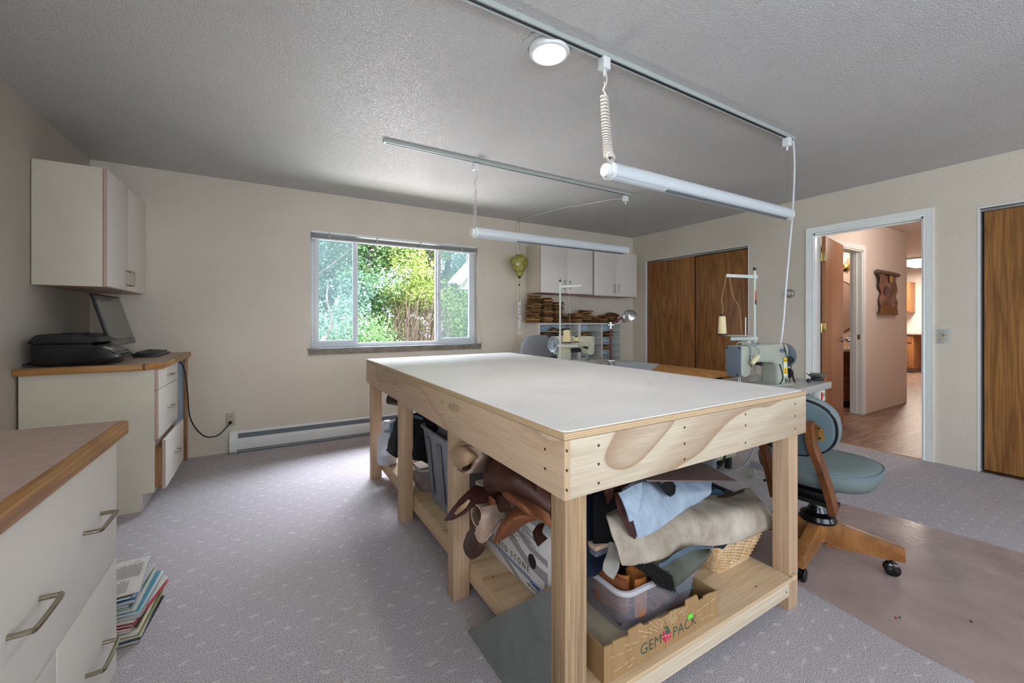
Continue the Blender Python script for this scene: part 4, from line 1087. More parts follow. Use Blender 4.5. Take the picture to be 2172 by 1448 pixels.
hide('dark_lining', [
    A([(1303, 1047, .955), (1310, 1042, .958), (1318, 1046, .962), (1330, 1062, .97)]),
    A([(1306, 1066, .93), (1314, 1066, .935), (1324, 1076, .94), (1342, 1092, .945)]),
    A([(1318, 1100, .915), (1326, 1102, .917), (1338, 1112, .922), (1350, 1124, .93)]),
    A([(1336, 1136, .912), (1342, 1140, .914), (1348, 1146, .918), (1354, 1155, .922)])],
    lea['dark'], 'glossy dark brown lining', th=.003, rough=.001, seed=5, parent=bs_)
hide('black_leather_loop', [
    A([(1393, 1021, .99), (1402, 1026, 1.0), (1412, 1021, 1.01), (1424, 1021, 1.02)]),
    A([(1403, 1036, .975), (1410, 1038, .99), (1420, 1030, 1.0), (1432, 1030, 1.0)]),
    A([(1414, 1049, .972), (1420, 1048, .98), (1426, 1042, .985), (1433, 1038, .985)]),
    A([(1420, 1052, .975), (1424, 1052, .975), (1430, 1048, .977), (1433, 1042, .98)])],
    lea['black'], 'black leather loop poking out between folds of the pale blue suede', th=.003, rough=0, seed=6)
# cream cowhide slung from bin to basket
ch_ = thing('cowhide', 'cream cowhide draped from the clear bin across the wicker basket', 'leather', tuple(at(1450, 1150, y=.95)))
hide('hide_sheet', [
    A([(1285, 1090, .99), (1320, 1078, 1.02), (1370, 1070, 1.08), (1430, 1062, 1.12), (1490, 1052, 1.16), (1540, 1050, 1.18), (1590, 1036, 1.20)]),
    A([(1286, 1100, .96), (1325, 1098, .96), (1380, 1090, 1.0), (1440, 1075, 1.03), (1495, 1064, 1.08), (1548, 1058, 1.11), (1600, 1046, 1.13)]),
    A([(1295, 1130, .93), (1340, 1135, .925), (1395, 1125, .93), (1450, 1105, .955), (1505, 1090, .975), (1560, 1080, .99), (1618, 1068, 1.0)]),
    A([(1307, 1162, .905), (1350, 1168, .90), (1400, 1158, .905), (1455, 1138, .93), (1515, 1120, .94), (1575, 1108, .95), (1638, 1092, .96)]),
    A([(1317, 1195, .895), (1358, 1192, .892), (1405, 1180, .90), (1460, 1162, .925), (1520, 1152, .94), (1580, 1137, .945), (1646, 1108, .95)]),
    A([(1326, 1196, .905), (1366, 1193, .902), (1410, 1183, .91), (1462, 1166, .935), (1522, 1156, .95), (1582, 1141, .955), (1646, 1112, .96)])],
    lea['hide'], None, th=.004, rough=.006, seed=8, parent=ch_)
hide('curled_lip', [
    A([(1362, 1184, .90), (1374, 1190, .90), (1381, 1197, .895), (1379, 1200, .893)]),
    A([(1364, 1188, .92), (1374, 1194, .92), (1380, 1199, .915), (1376, 1201, .905)])],
    lea['brown'], 'brown curled lip', th=.003, rough=0, parent=ch_)
hide('hair_patch', [
    A([(1462, 1078, 1.10), (1480, 1066, 1.12), (1500, 1058, 1.14), (1550, 1046, 1.18), (1580, 1036, 1.22)]),
    A([(1468, 1082, 1.06), (1490, 1068, 1.08), (1510, 1060, 1.12), (1556, 1048, 1.15), (1590, 1040, 1.18)]),
    A([(1476, 1083, 1.03), (1488, 1076, 1.04), (1500, 1068, 1.08), (1550, 1056, 1.12), (1584, 1046, 1.16)])],
    lea['brown'], 'red brown hair patch', th=.003, rough=.002, parent=ch_)
# olive leather with black fur end
fl_ = thing('fur_lined_leather', 'olive grey leather with shaggy black fur hanging over the rim of the clear bin', 'leather', tuple(at(1450, 1200, y=.9)))
hide('leather_side', [
    A([(1375, 1200, .90), (1400, 1188, .90), (1425, 1172, .91), (1465, 1160, .90), (1505, 1160, .90)]),
    A([(1392, 1206, .885), (1415, 1196, .885), (1440, 1186, .895), (1475, 1174, .885), (1506, 1163, .885)]),
    A([(1410, 1222, .872), (1430, 1214, .873), (1452, 1202, .885), (1482, 1186, .872), (1507, 1166, .874)]),
    A([(1420, 1240, .868), (1436, 1232, .870), (1456, 1218, .878), (1486, 1194, .866), (1508, 1168, .868)]),
    A([(1426, 1246, .875), (1440, 1236, .878), (1458, 1222, .885), (1487, 1197, .870), (1508, 1170, .872)])],
    lea['olive'], None, th=.004, rough=.003, seed=9, parent=fl_)
hide('suede_edge', [
    A([(1395, 1198, .885), (1412, 1190, .885), (1432, 1172, .895), (1465, 1160, .885), (1510, 1160, .885)]),
    A([(1400, 1205, .875), (1418, 1196, .876), (1440, 1180, .888), (1470, 1168, .875), (1514, 1162, .875)])],
    lea['slate'], 'slate blue suede edge', th=.004, rough=.003, seed=3, parent=fl_)
b = MB(); rn = random.Random(5)
b.sheet([A([(1344, 1200, .90), (1362, 1196, .905), (1385, 1204, .90), (1405, 1208, .895)]),
         A([(1358, 1208, .885), (1378, 1210, .885), (1398, 1216, .882), (1418, 1222, .878)]),
         A([(1376, 1222, .876), (1392, 1226, .874), (1408, 1232, .872), (1422, 1238, .870)]),
         A([(1390, 1236, .872), (1402, 1242, .870), (1412, 1246, .870), (1424, 1246, .870)])], .012, 5, 5, .004)
base = [v.co.copy() for v in b.bm.verts]
for i in range(1400):
    p = rn.choice(base) + V((rn.uniform(-.004, .004), rn.uniform(-.006, 0), rn.uniform(-.004, .004)))
    q = p + V((rn.uniform(-.004, .010), rn.uniform(-.010, -.001), rn.uniform(-.014, .002)))
    w_ = V((.0006, 0, .0004)); vs = [b.bm.verts.new(k) for k in (p-w_, p+w_, q)]; b.bm.faces.new(vs)
b.build('fur', lea['blackfur'], fl_)
# grey strip and black cloth at the left of the pile
hide('grey_leather_strip', [
    A([(1291, 1152, .99), (1297, 1150, .985), (1303, 1154, .98)]), A([(1288, 1172, .975), (1300, 1172, .965), (1310, 1178, .96)]),
    A([(1280, 1192, .965), (1294, 1196, .955), (1312, 1202, .95)]), A([(1278, 1208, .96), (1288, 1220, .95), (1300, 1228, .945)])],
    leather('grey_leather', '7d7870', '9a958c'), 'grey leather strip hanging at the left of the clear bin', th=.003)
hide('black_cloth', [
    A([(1256, 1050, 1.05), (1275, 1046, 1.05), (1300, 1040, 1.04), (1320, 1036, 1.04)]),
    A([(1256, 1090, 1.03), (1272, 1090, 1.02), (1290, 1085, 1.02), (1306, 1080, 1.02)]),
    A([(1256, 1125, 1.03), (1272, 1128, 1.02), (1288, 1130, 1.01), (1304, 1130, 1.01)]),
    A([(1256, 1148, 1.03), (1270, 1150, 1.02), (1286, 1148, 1.01), (1300, 1150, 1.01)])],
    lea['black'], 'black cloth bunched behind the near table leg above the papers', 'cloth', th=.01, rough=.006)
hide('leather_tuft', [A([(1280, 1044, 1.0), (1290, 1036, 1.0), (1300, 1034, 1.0)]), A([(1286, 1056, .99), (1292, 1054, .99), (1300, 1052, .99)]), A([(1286, 1068, .985), (1290, 1066, .985), (1294, 1062, .985)])],
    lea['brown'], 'shaggy brown hide tuft under the apron beside the blue suede', th=.004, rough=.004)
for i, (z_, c_) in enumerate(((1.115, 'd3b59e'), (1.10, '6f7480'))):
    pp = [at(1256, (1156, 1168)[i], y=1.02), at(1290, (1150, 1162)[i], y=1.04)]
    o = MB().box(.905, 1.0, pp[0].z-.012, 1.0, 1.14, pp[0].z+.004, .003).build('paper_pad', flat('pad_%d' % i, c_, .7))
    tag(o, ('pink edged paper pad lying beside the clear bin', 'blue grey paper pad lying under the pink edged pad')[i], 'paper')
# cardboard sheet on top of the pile
cbd = flat('grey_brown_corrugated', '75615a', .8, scale=5)
c4 = [at(1372, 1021, y=.92), at(1562, 1021, y=1.16), at(1494, 984, y=1.48), at(1330, 990, y=1.32)]
zc = sum(p.z for p in c4)/4
cbt = thing('cardboard_sheet', 'flat grey brown corrugated cardboard sheet lying on top of the pile', 'cardboard', tuple(sum(c4, V((0, 0, 0)))/4))
MB().prism(c4, (0, 0, .005), .0008).build('sheet', cbd, cbt)
MB().tube([at(1486, 1000, y=1.33)+V((0, 0, .004)), at(1523, 1016, y=1.19)+V((0, 0, .004))], .0012, 5).build('slit', m['dark'], cbt)
# blue cushion rolls behind
for i, (q, r_, c_, lb) in enumerate((((1520, 1046), .050, '2c4a5e', 'dark teal cloth roll between the blue suede and the cowhide'), ((1545, 1044), .042, '151a26', 'black cloth roll right of the dark teal roll'))):
    p0 = at(*q, y=1.22+i*.02); p0.z -= .03
    o = MB().cyl(p0, p0+V((.10, .25, -.03)), r_, r_*.9, 20).build('cloth_roll', flat('roll_%d' % i, c_, .8)); tag(o, lb, 'cloth roll')
# ---- wicker basket
wk = thing('wicker_basket', 'woven wicker basket under the cream cowhide on the shelf', 'basket', (1.62, 1.10, SH))
wick = NT('golden_wicker', .5); _n = wick.noise(wick.co(), 25, 3); wick.col(wick.ramp(_n, [(.3, 'c09a68'), (.7, 'ddc3a0')]))
wb0 = [V((1.515, .975, 0)), V((1.752, .990, 0)), V((1.755, 1.25, 0)), V((1.515, 1.25, 0))]
cxy = V((1.67, 1.11, 0))
def bloop(z, n=112):
    f = (z-SH)/.155
    x0, x1, y0, y1 = 1.566-.09*f, 1.79+.055*f, 1.008-.05*f, 1.22+.04*f
    r = .03; o = []
    per = []
    for cx, cy, a0 in ((x1-r, y0+r, -90), (x1-r, y1-r, 0), (x0+r, y1-r, 90), (x0+r, y0+r, 180)):
        for k in range(6):
            a = R(a0+k*18); per.append(V((cx+r*math.cos(a), cy+r*math.sin(a), 0)))
    # resample evenly
    seg = [(per[i], per[(i+1) % len(per)]) for i in range(len(per))]; L = [(b_-a_).length for a_, b_ in seg]; T_ = sum(L)
    out = []; i = 0; acc = 0
    for k in range(n):
        d = T_*k/n
        while acc+L[i] < d and i < len(L)-1: acc += L[i]; i += 1
        a_, b_ = seg[i]; out.append(a_.lerp(b_, (d-acc)/L[i] if L[i] else 0))
    res = []
    for p in out:
        q = p.copy(); q.z = z; res.append(q)
    return res
N_ = 112
b = MB()
zz = SH+.008; row = 0
while zz < SH+.150:
    L_ = bloop(zz)
    pts = []
    for i, p in enumerate(L_):
        nrm = (p-V((cxy.x, cxy.y, zz))); nrm.normalize()
        pts.append(p + nrm*(.0045 if ((i//2)+row) % 2 else -.0035))
    pts = pts+[pts[0], pts[1]]
    b.tube(pts, .0036, 5); zz += .0072; row += 1
b.build('woven_wall', wick.m, wk)
b = MB(); lo, hi = bloop(SH+.003), bloop(SH+.152)
for i in range(1, N_, 4): b.tube([lo[i], hi[i]], .003, 5)
b.build('stakes', wick.m, wk)
for z_, r_, n_ in ((SH+.006, .006, 'base_rim'), (SH+.155, .006, 'rim')):
    L_ = bloop(z_); MB().tube(L_+[L_[0], L_[1]], r_, 6).build(n_, wick.m, wk)
b = MB(); b.prism([p+V((0, 0, .0)) for p in bloop(SH+.004, 40)], (0, 0, .004)); b.build('base', wick.m, wk)
o = hide('dark_cloth', [A([(1438, 1172, .96), (1480, 1158, .96), (1530, 1146, .96), (1550, 1141, .965)]), A([(1440, 1176, .95), (1482, 1164, .945), (1522, 1156, .945), (1546, 1147, .945)]), A([(1450, 1180, .945), (1490, 1168, .94), (1518, 1162, .935), (1533, 1164, .935)])],
    lea['navy'], 'dark blue cloth edge hanging over the rim of the wicker basket', 'cloth', th=.004)

# ---- printed white stone carton
bxX = .850; by0_, by1_ = 1.165, 1.78; bh = .262
sb = thing('printed_carton', 'white printed stone veneer carton on the shelf near the slate slab', 'box', (1.05, 1.45, SH))
wcard = flat('white_printed_card', 'd6d3cf', .6, var=.03)
MB().box(bxX, by0_, SH+.001, 1.19, by1_, SH+bh, .002).build('carton_body', wcard, sb)
gi = flat('grey_print', '9b9396', .7); bi = flat('blue_print', '7f93b4', .7); ki = flat('dark_print', '3a2e36', .7)
xf = bxX-.0006
def ip(nm, yz, mt, d=0): return MB().prism([V((xf-d, y, z)) for y, z in yz], (.0005, 0, 0)).build(nm, mt, sb)
ip('grey_band', [(1.187, .319), (1.187, .295), (1.31, .303), (1.40, .335), (1.62, .405), (1.56, .405), (1.36, .345), (1.29, .324)], gi)
ip('grey_band', [(1.187, .274), (1.187, .190), (1.206, .180), (1.206, .235), (1.33, .240), (1.52, .30), (1.72, .39), (1.70, .40), (1.50, .325), (1.32, .268)], gi)
ip('grey_band', [(1.24, .152), (1.36, .155), (1.50, .195), (1.58, .195), (1.40, .150), (1.24, .148)], gi)
ip('blue_band', [(1.30, .202), (1.70, .206), (1.70, .192), (1.30, .187)], bi, .0003)
text('printed_word', 'CULTURED STONE.', .0325, (xf-.0008, 1.695, .2105), (0, -1, .012), (0, .012, 1), ki, sb, .0002, spacing=1.53)
ip('label_patch', [(1.298, .200), (1.225, .200), (1.225, .181), (1.298, .181)], flat('sky_label', '8fb0d8', .6), .0006)
text('printed_word', 'PLANAS', .0165, (xf-.0012, 1.296, .184), (0, -1, 0), (0, 0, 1), flat('navy_print', '24406e', .6), sb, .0003, spacing=1.0, font_w=.0006)
text('printed_phone_number', '1-800-255-1727', .0125, (xf-.0008, 1.325, .167), (0, -1, 0), (0, 0, 1), ki, sb, .0002)
b = MB()
for (ya, yb_, za, zb) in ((1.52, 1.38, .158, .20), (1.37, 1.25, .19, .245), (1.52, 1.38, .205, .25)):
    for q in range(7):
        z_ = za+(zb-za)*q/7; 
        b.beam((xf, ya-.006, SH+z_), (xf, yb_+.01+.02*((q*7) % 3), SH+z_-.006), .0004, .0024)
b.build('fine_print', ki, sb)
b = MB()
for (ya, yb_, za, zb) in ((1.375, 1.245, .17, .24), (1.525, 1.378, .145, .255)):
    for s_, e_ in (((ya, za), (yb_, za-.008)), ((yb_, za-.008), (yb_, zb-.008)), ((yb_, zb-.008), (ya, zb)), ((ya, zb), (ya, za))):
        b.beam((xf, s_[0], SH+s_[1]), (xf, e_[0], SH+e_[1]), .0004, .0012)
b.build('print_frame', gi, sb)
MB().lathe([(.0235, 0), (.0235, .0012), (.001, .0012)], (xf+.0008, 1.287, .270), 24, (-1, 0, 0), sx=1.12, sy=1.12).build('hand_hole', flat('hole_shadow', '241a16', .9), sb)
hide('leather_strip', [[V((.846, 1.180, .405)), V((.842, 1.20, .385)), V((.842, 1.235, .352))], [V((.846, 1.215, .412)), V((.843, 1.235, .400)), V((.842, 1.262, .372))], [V((.88, 1.25, .418)), V((.86, 1.26, .415)), V((.845, 1.272, .390))]], lea['dark'], 'short dark brown strip hanging over the top edge of the white carton', th=.003)
o = MB().sheet([[V((.92+.09*i, 1.18+.16*j, .415+.02*math.sin(i*3+j*2))) for i in range(4)] for j in range(5)], .02, 4, 4, .012, 3).build('green_cloth', flat('dark_olive_cloth', '2b3022', .9)); tag(o, 'dark olive cloth lying on top of the white carton', 'cloth')
o = MB().sheet([[V((.86+.05*i, 1.0+.05*j, .36+.13*j+.012*math.sin(i*4+j))) for i in range(4)] for j in range(3)], .02, 4, 4, .01, 5).build('navy_cloth', lea['navy']); tag(o, 'navy cloth bundled behind the near table leg beside the carton', 'cloth')

# ---- leather hides hanging out of the left side
def X(pts): return [at(px, py, x=x) for px, py, x in pts]
nr_ = thing('leather_roll', 'pale natural leather rolled loosely beside the second left table leg', 'leather', tuple(at(990, 970, x=.68)))
hide('inner_fold', [
    X([(953, 958, .645), (966, 949, .642), (986, 948, .65), (1004, 958, .67), (1014, 966, .69)]),
    X([(955, 970, .632), (970, 962, .625), (988, 960, .63), (1004, 966, .655), (1012, 970, .68)]),
    X([(962, 984, .632), (974, 978, .622), (988, 974, .628), (1000, 974, .65), (1008, 974, .675)]),
    X([(972, 992, .642), (980, 990, .632), (990, 986, .635), (998, 980, .652), (1004, 976, .675)])],
    lea['natural'], None, th=.003, rough=.001, seed=1, parent=nr_)
hide('outer_turn', [
    X([(957, 952, .70), (975, 943, .69), (998, 938, .70), (1022, 946, .72), (1040, 960, .80)]),
    X([(958, 960, .68), (976, 951, .665), (1000, 949, .67), (1022, 957, .70), (1040, 970, .80)]),
    X([(1000, 978, .69), (1006, 974, .68), (1014, 970, .69), (1024, 968, .71), (1040, 978, .80)]),
    X([(992, 1000, .68), (1000, 994, .67), (1008, 986, .68), (1018, 982, .71), (1038, 990, .81)]),
    X([(970, 996, .67), (980, 1002, .655), (992, 1004, .66), (1004, 1002, .69), (1034, 1000, .82)])],
    lea['suede'], None, th=.004, rough=.003, parent=nr_)
hide('top_edge', [
    X([(960, 950, .66), (972, 942, .65), (992, 937, .655), (1008, 938, .67)]),
    X([(962, 954, .652), (974, 946, .642), (992, 942, .645), (1007, 944, .66)])],
    lea['natural'], None, th=.004, rough=.001, parent=nr_)
hide('lining', [
    X([(962, 952, .71), (980, 945, .71), (1005, 948, .73)]), X([(965, 975, .71), (985, 970, .71), (1005, 975, .73)]), X([(975, 998, .70), (990, 998, .70), (1003, 992, .72)])],
    lea['dark'], 'dark lining', th=.003, parent=nr_)
hide('leather_hide', [
    X([(1048, 962, .80), (1080, 960, .84), (1110, 985, .86), (1130, 1000, .88), (1160, 1030, .90)]),
    X([(1035, 985, .74), (1065, 975, .76), (1100, 990, .80), (1130, 1010, .84), (1165, 1040, .86)]),
    X([(1028, 1015, .72), (1060, 1010, .72), (1095, 1010, .75), (1130, 1030, .80), (1168, 1060, .84)]),
    X([(1032, 1040, .73), (1056, 1036, .72), (1090, 1040, .74), (1128, 1056, .79), (1168, 1085, .83)]),
    X([(1040, 1050, .76), (1060, 1040, .75), (1094, 1050, .77), (1128, 1066, .81), (1168, 1095, .84)])],
    lea['brown'], 'large dark brown leather hide bulging out under the side apron', th=.004, rough=.005, seed=2)
hide('leather_hide', [
    X([(1060, 1038, .76), (1075, 1040, .74), (1100, 1055, .74), (1130, 1070, .78), (1165, 1090, .82)]),
    X([(1070, 1052, .73), (1090, 1058, .71), (1112, 1072, .72), (1140, 1088, .77), (1168, 1108, .82)]),
    X([(1100, 1075, .73), (1115, 1085, .72), (1135, 1098, .74), (1152, 1106, .78), (1168, 1120, .83)])],
    lea['rust'], 'mid brown leather edge curving below the large dark brown hide', th=.004, rough=.003, seed=3)
bl_ = thing('leather_loop', 'dark brown leather belt loop sticking out past the second left leg', 'leather', tuple(at(990, 1070, x=.64)))
hide('loop_strap', [
    X([(944, 1102, .60), (955, 1085, .60), (975, 1060, .62), (995, 1040, .66), (1008, 1030, .70), (1016, 1036, .73)]),
    X([(946, 1103, .60), (962, 1098, .60), (985, 1080, .62), (1005, 1060, .66), (1030, 1045, .72), (1060, 1035, .80)]),
    X([(948, 1102, .605), (970, 1096, .61), (1000, 1078, .64), (1025, 1068, .70), (1050, 1060, .76), (1075, 1050, .84)])],
    lea['dark'], None, th=.004, rough=.001, seed=4, parent=bl_)
hide('flesh_side', [
    X([(964, 1088, .598), (974, 1076, .60), (986, 1066, .61), (994, 1058, .62)]), X([(968, 1092, .60), (980, 1084, .60), (990, 1074, .612), (997, 1062, .625)])],
    lea['natural'], 'pale flesh side', th=.002, rough=0, parent=bl_)
roll = []
c0 = at(1012, 1092, x=.66); c1 = at(1062, 1062, x=.86)
ax = (c1-c0)
for t_ in (0, .33, .66, 1):
    cc_ = c0+ax*t_; ring_ = []
    for k in range(11):
        a = R(-70+k*44); rad = .020+.0035*k*.62
        ring_.append(cc_+V((0, 0, 1))*math.sin(a)*rad*1.15 + V((.25, -1, 0)).normalized()*math.cos(a)*rad)
    roll.append(ring_)
sr_ = thing('suede_roll', 'pinkish beige suede rolled into a tube above the white carton', 'leather', tuple(c0))
hide('suede_tube', roll, lea['suede'], None, th=.0035, k=4, j=3, rough=.001, parent=sr_)
hide('loose_end', [
    X([(1022, 1078, .68), (1035, 1074, .70), (1052, 1070, .74), (1075, 1066, .80)]),
    X([(1020, 1100, .66), (1034, 1098, .68), (1050, 1092, .72), (1072, 1084, .78)]),
    X([(1008, 1130, .655), (1016, 1148, .655), (1028, 1150, .66), (1044, 1130, .68)])],
    lea['suede'], None, th=.004, rough=.002, parent=sr_)
hide('leather_hide', [
    X([(1028, 1050, .74), (1040, 1052, .73), (1052, 1062, .74)]), X([(1030, 1070, .73), (1042, 1074, .72), (1050, 1080, .73)]), X([(1036, 1080, .73), (1040, 1094, .725), (1044, 1092, .73)])],
    lea['rust'], 'narrow brown leather point hanging above the suede tube', th=.003)
hide('leather_hide', [
    X([(1052, 1052, .76), (1065, 1050, .76), (1085, 1062, .76), (1095, 1070, .78)]), X([(1048, 1068, .75), (1060, 1076, .74), (1078, 1080, .75), (1095, 1080, .77)]), X([(1050, 1082, .76), (1058, 1086, .755), (1072, 1084, .76), (1090, 1082, .78)])],
    lea['brown'], 'small brown leather fold between the suede tube and the large hide', th=.003)
hide('leather_hide', [
    X([(1078, 1094, .74), (1095, 1080, .75), (1120, 1078, .78), (1148, 1092, .80)]),
    X([(1062, 1112, .70), (1080, 1106, .70), (1105, 1098, .74), (1140, 1100, .79)]),
    X([(1052, 1135, .69), (1062, 1136, .69), (1080, 1128, .72), (1112, 1110, .78)]),
    X([(1046, 1152, .69), (1052, 1150, .69), (1066, 1142, .71), (1090, 1126, .76)])],
    lea['rust'], 'orange rust leather point drooping over the white carton', th=.003, rough=.003, seed=6)
hide('leather_hide', [
    X([(992, 1130, .70), (1002, 1122, .69), (1018, 1128, .68), (1032, 1140, .70)]),
    X([(984, 1155, .67), (998, 1150, .66), (1015, 1150, .66), (1030, 1152, .68)]),
    X([(988, 1172, .665), (998, 1176, .655), (1012, 1174, .66), (1026, 1164, .68)]),
    X([(996, 1182, .67), (1002, 1184, .665), (1010, 1180, .67), (1020, 1172, .685)])],
    lea['brown'], 'greyish brown rounded leather end hanging lowest at the carton', th=.004, rough=.003, seed=7)
# long rolls running back, filling the pile
for i, (ya, za, r_, kx, lb) in enumerate(((1.30, .52, .050, 'dark', 'dark brown leather roll'), (1.42, .62, .045, 'brown', 'brown leather roll'), (1.22, .60, .05, 'brown', 'thick brown leather roll'), (1.35, .44, .045, 'rust', 'rust leather roll'), (1.50, .50, .04, 'dark', 'thin dark leather roll'))):
    sp_ = []
    for t_ in range(4):
        sp_.append([V((.80+.30*t_, ya+(.018*k/20-.0+r_)*math.cos(R(k*50)), za+(r_*(.35+.65*k/16))*math.sin(R(k*50)))) for k in range(17)])
        for k in range(17): sp_[-1][k] = V((.80+.30*t_, ya+r_*(.35+.65*k/16)*math.cos(R(k*50)), za+r_*(.35+.65*k/16)*math.sin(R(k*50))))
    hide('leather_roll', sp_, lea[kx], lb+' deep in the pile behind the hanging hides, '+('lowest' if za < .45 else ('nearest the front' if ya < 1.25 else ('highest' if za > .61 else ('against the leg' if ya > 1.45 else 'in the middle')))), th=.003, k=3, j=2)

# ---- grey tote, small container, black cloth, jug, bottle
tt = thing('waste_bin', 'tall grey plastic bin on the shelf between the left table legs', 'bin', (1.0, 2.13, SH))
gp = flat('grey_bin_plastic', '80848c', .5, var=.04)
tub(tt, .765, 1.90, 1.12, 2.335, SH+.002, .573, .045, gp, gp, .012, .04, .004)
for yy in (2.02, 2.19):
    MB().prism([(.790, yy, .20), (.7615, yy, .52), (.7615, yy+.06, .52), (.790, yy+.05, .20)], (.006, 0, 0), .002).build('moulded_rib', flat('bin_rib', '6c7079', .5), tt)
gl = thing('work_glove', 'mottled work glove lying in the top of the grey bin', 'glove', (.86, 2.0, .55))
b = MB(); mm_ = leather('mottled_glove', '23301f', 'b9b59a', .8, 30)
b.ellip((.88, 2.02, .568), (.05, .075, .028))
for k, (dx, dy) in enumerate(((-.03, .10), (-.012, .115), (.008, .12), (.028, .105))):
    b.tube([(.88+dx*.6, 2.02+.04, .572), (.88+dx, 2.02+dy*.75, .585), (.88+dx*1.2, 2.02+dy, .578)], .011, 8, 3)
b.build('palm_and_fingers', mm_, gl)
MB().tube([(.845, 2.0, .575), (.825, 2.03, .60), (.818, 2.05, .605)], .012, 8, 3).build('thumb', mm_, gl)
cc = thing('food_container', 'small clear tub with brown contents beside the grey bin', 'container', (.90, 2.50, SH))
tub(cc, .775, 2.37, .98, 2.56, SH+.002, .285, .012, m['clear'], m['clear_rim'], .006, .03, .0015)
MB().box(.790, 2.385, SH+.006, .965, 2.545, .235, .01).build('brown_contents', flat('brown_dye', '8a6a50', .6), cc)
def blackcloth(rows, label, seed): return hide('black_cloth', rows, lea['black'], label, 'cloth', th=.012, rough=.012, seed=seed)
blackcloth([X([(876, 880, .80), (895, 876, .80), (915, 890, .82), (930, 905, .86)]), X([(868, 920, .76), (884, 915, .75), (900, 920, .79), (915, 925, .84)]), X([(862, 955, .74), (880, 950, .74), (896, 955, .79), (910, 960, .84)]), X([(858, 974, .74), (878, 972, .74), (896, 978, .79), (908, 984, .84)])], 'black cloth bunched over the small clear tub', 1)
blackcloth([X([(842, 893, .72), (850, 885, .74), (862, 882, .80), (880, 880, .88)]), X([(834, 915, .71), (846, 910, .70), (858, 905, .75), (876, 905, .84)]), X([(826, 940, .70), (840, 940, .69), (854, 935, .73), (872, 935, .82)]), X([(820, 955, .70), (836, 966, .69), (850, 968, .73), (868, 960, .82)])], 'black cloth hanging between the two far left legs', 2)
hide('blue_rag', [X([(829, 898, .725), (838, 892, .725), (846, 896, .73)]), X([(828, 910, .72), (836, 908, .715), (846, 905, .72)]), X([(829, 925, .72), (832, 918, .715), (838, 912, .72)])], flat('blue_rag_cloth', '4f7c98', .8), 'light blue rag tucked above the black cloth beside the jug', 'cloth', th=.004)
hide('blue_rag', [X([(876, 880, .78), (886, 882, .77), (898, 887, .78)]), X([(876, 886, .765), (888, 888, .76), (896, 889, .77)])], flat('blue_rag_cloth_2', '5a88a2', .8), 'strip of blue cloth lying on the black cloth over the tub', 'cloth', th=.004)
jg = thing('water_jug', 'translucent plastic gallon jug half full on the far end of the shelf', 'jug', (.733, 3.0, SH))
jc = V((.733, 3.0, SH+.003))
b = MB(); jp = [(.02, 0), (.062, .002), (.070, .015), (.070, .150), (.066, .185), (.045, .235), (.024, .268), (.022, .285), (.022, .292)]
b.lathe(jp, jc, 28); b.build('bottle_body', clear('milky_plastic', 'd5dae0', .62, .35), jg)
MB().lathe([(.060, .004), (.067, .015), (.067, .075), (.001, .076)], jc, 28).build('liquid', flat('clear_liquid', 'c9cdd6', .15), jg)
MB().lathe([(.023, .290), (.024, .296), (.024, .306), (.001, .307)], jc, 20).build('cap', flat('cap_white', 'cfd6de', .4), jg)
MB().box(-.02, -.0008, 0, .02, .0008, .018, M=Matrix.Translation(jc+V((-.012, -.046, .232))) @ Matrix.Rotation(R(-25), 4, 'Z')).build('label', flat('jug_label', '8d929b', .6), jg)
dr = MB().cyl(at(826, 845, x=.72), at(862, 862, x=.86)+V((.1, 0, 0)), .038, .038, 24).build('dark_roll', flat('dark_green_roll', '23251f', .5)); tag(dr, 'dark tube of rolled material under the far end of the apron', 'roll')
o = MB().box(.80, 2.62, SH+.001, .95, 2.80, .20, .01).build('small_box', flat('tan_box', 'b79d84', .7)); tag(o, 'small tan box behind the second far left leg', 'box')
# ================================================================== sewing corner
m['gtop'] = flat('grey_laminate_top', 'a9aaa4', .35, var=.03)
m['part'] = leather('particle_board_top', 'a9733c', 'c29056', .6, 9, .2, .3)
m['green'] = flat('pale_green_metal', 'a3b08c', .45, var=.03)
m['mach'] = flat('sage_grey_enamel', 'a0a496', .38, var=.03, scale=4)
m['machb'] = flat('blue_grey_plate', '626c78', .5, var=.03)
m['beige'] = flat('ivory_enamel', 'c4c3ab', .35, var=.03)
def ltable(name, label, loc, rz, L, D, z, top, legs=True, th=.045, xl=.16, bar=True):
    t = thing(name, label, 'table', loc, rz)
    MB().box(0, 0, z-th, L, D, z, .004).build('tabletop', top, t, local=True)
    if legs:
        for x in (xl, L-.22):
            b = MB(); b.box(x, .06, .07, x+.05, D-.06, .11, .004); b.box(x, D/2-.06, .10, x+.04, D/2-.01, z-th); b.box(x, D/2+.02, .10, x+.04, D/2+.07, z-th); b.box(x-.01, .05, z-th-.03, x+.05, D-.05, z-th)
            b.build('leg_frame', m['grey'], t, local=True)
            for yy in (.06, D-.06):
                b = MB(); b.cyl((x+.01, yy, .032), (x+.04, yy, .032), .030, n=18); b.box(x+.008, yy-.012, .03, x+.042, yy+.012, .075, .003); b.build('caster', m['mach'], t, local=True)
        if bar: MB().box(.2, D/2+.03, .16, L-.2, D/2+.06, .20).build('cross_bar', m['grey'], t, local=True)
    return t
MZ = .75
corner = at(1764.3, 809.0, z=MZ)
mrot = R(4)
tm = ltable('sewing_table', 'grey topped industrial sewing table behind the teal chair', (corner.x-1.20*math.cos(mrot), corner.y-1.20*math.sin(mrot), 0), mrot, 1.20, .50, MZ, m['gtop'], xl=.02, bar=False)
sw = MB().box(1.02, .04, MZ-.15, 1.13, .20, MZ-.045, .004).build('switch_bracket', m['mach'], tm, local=True)
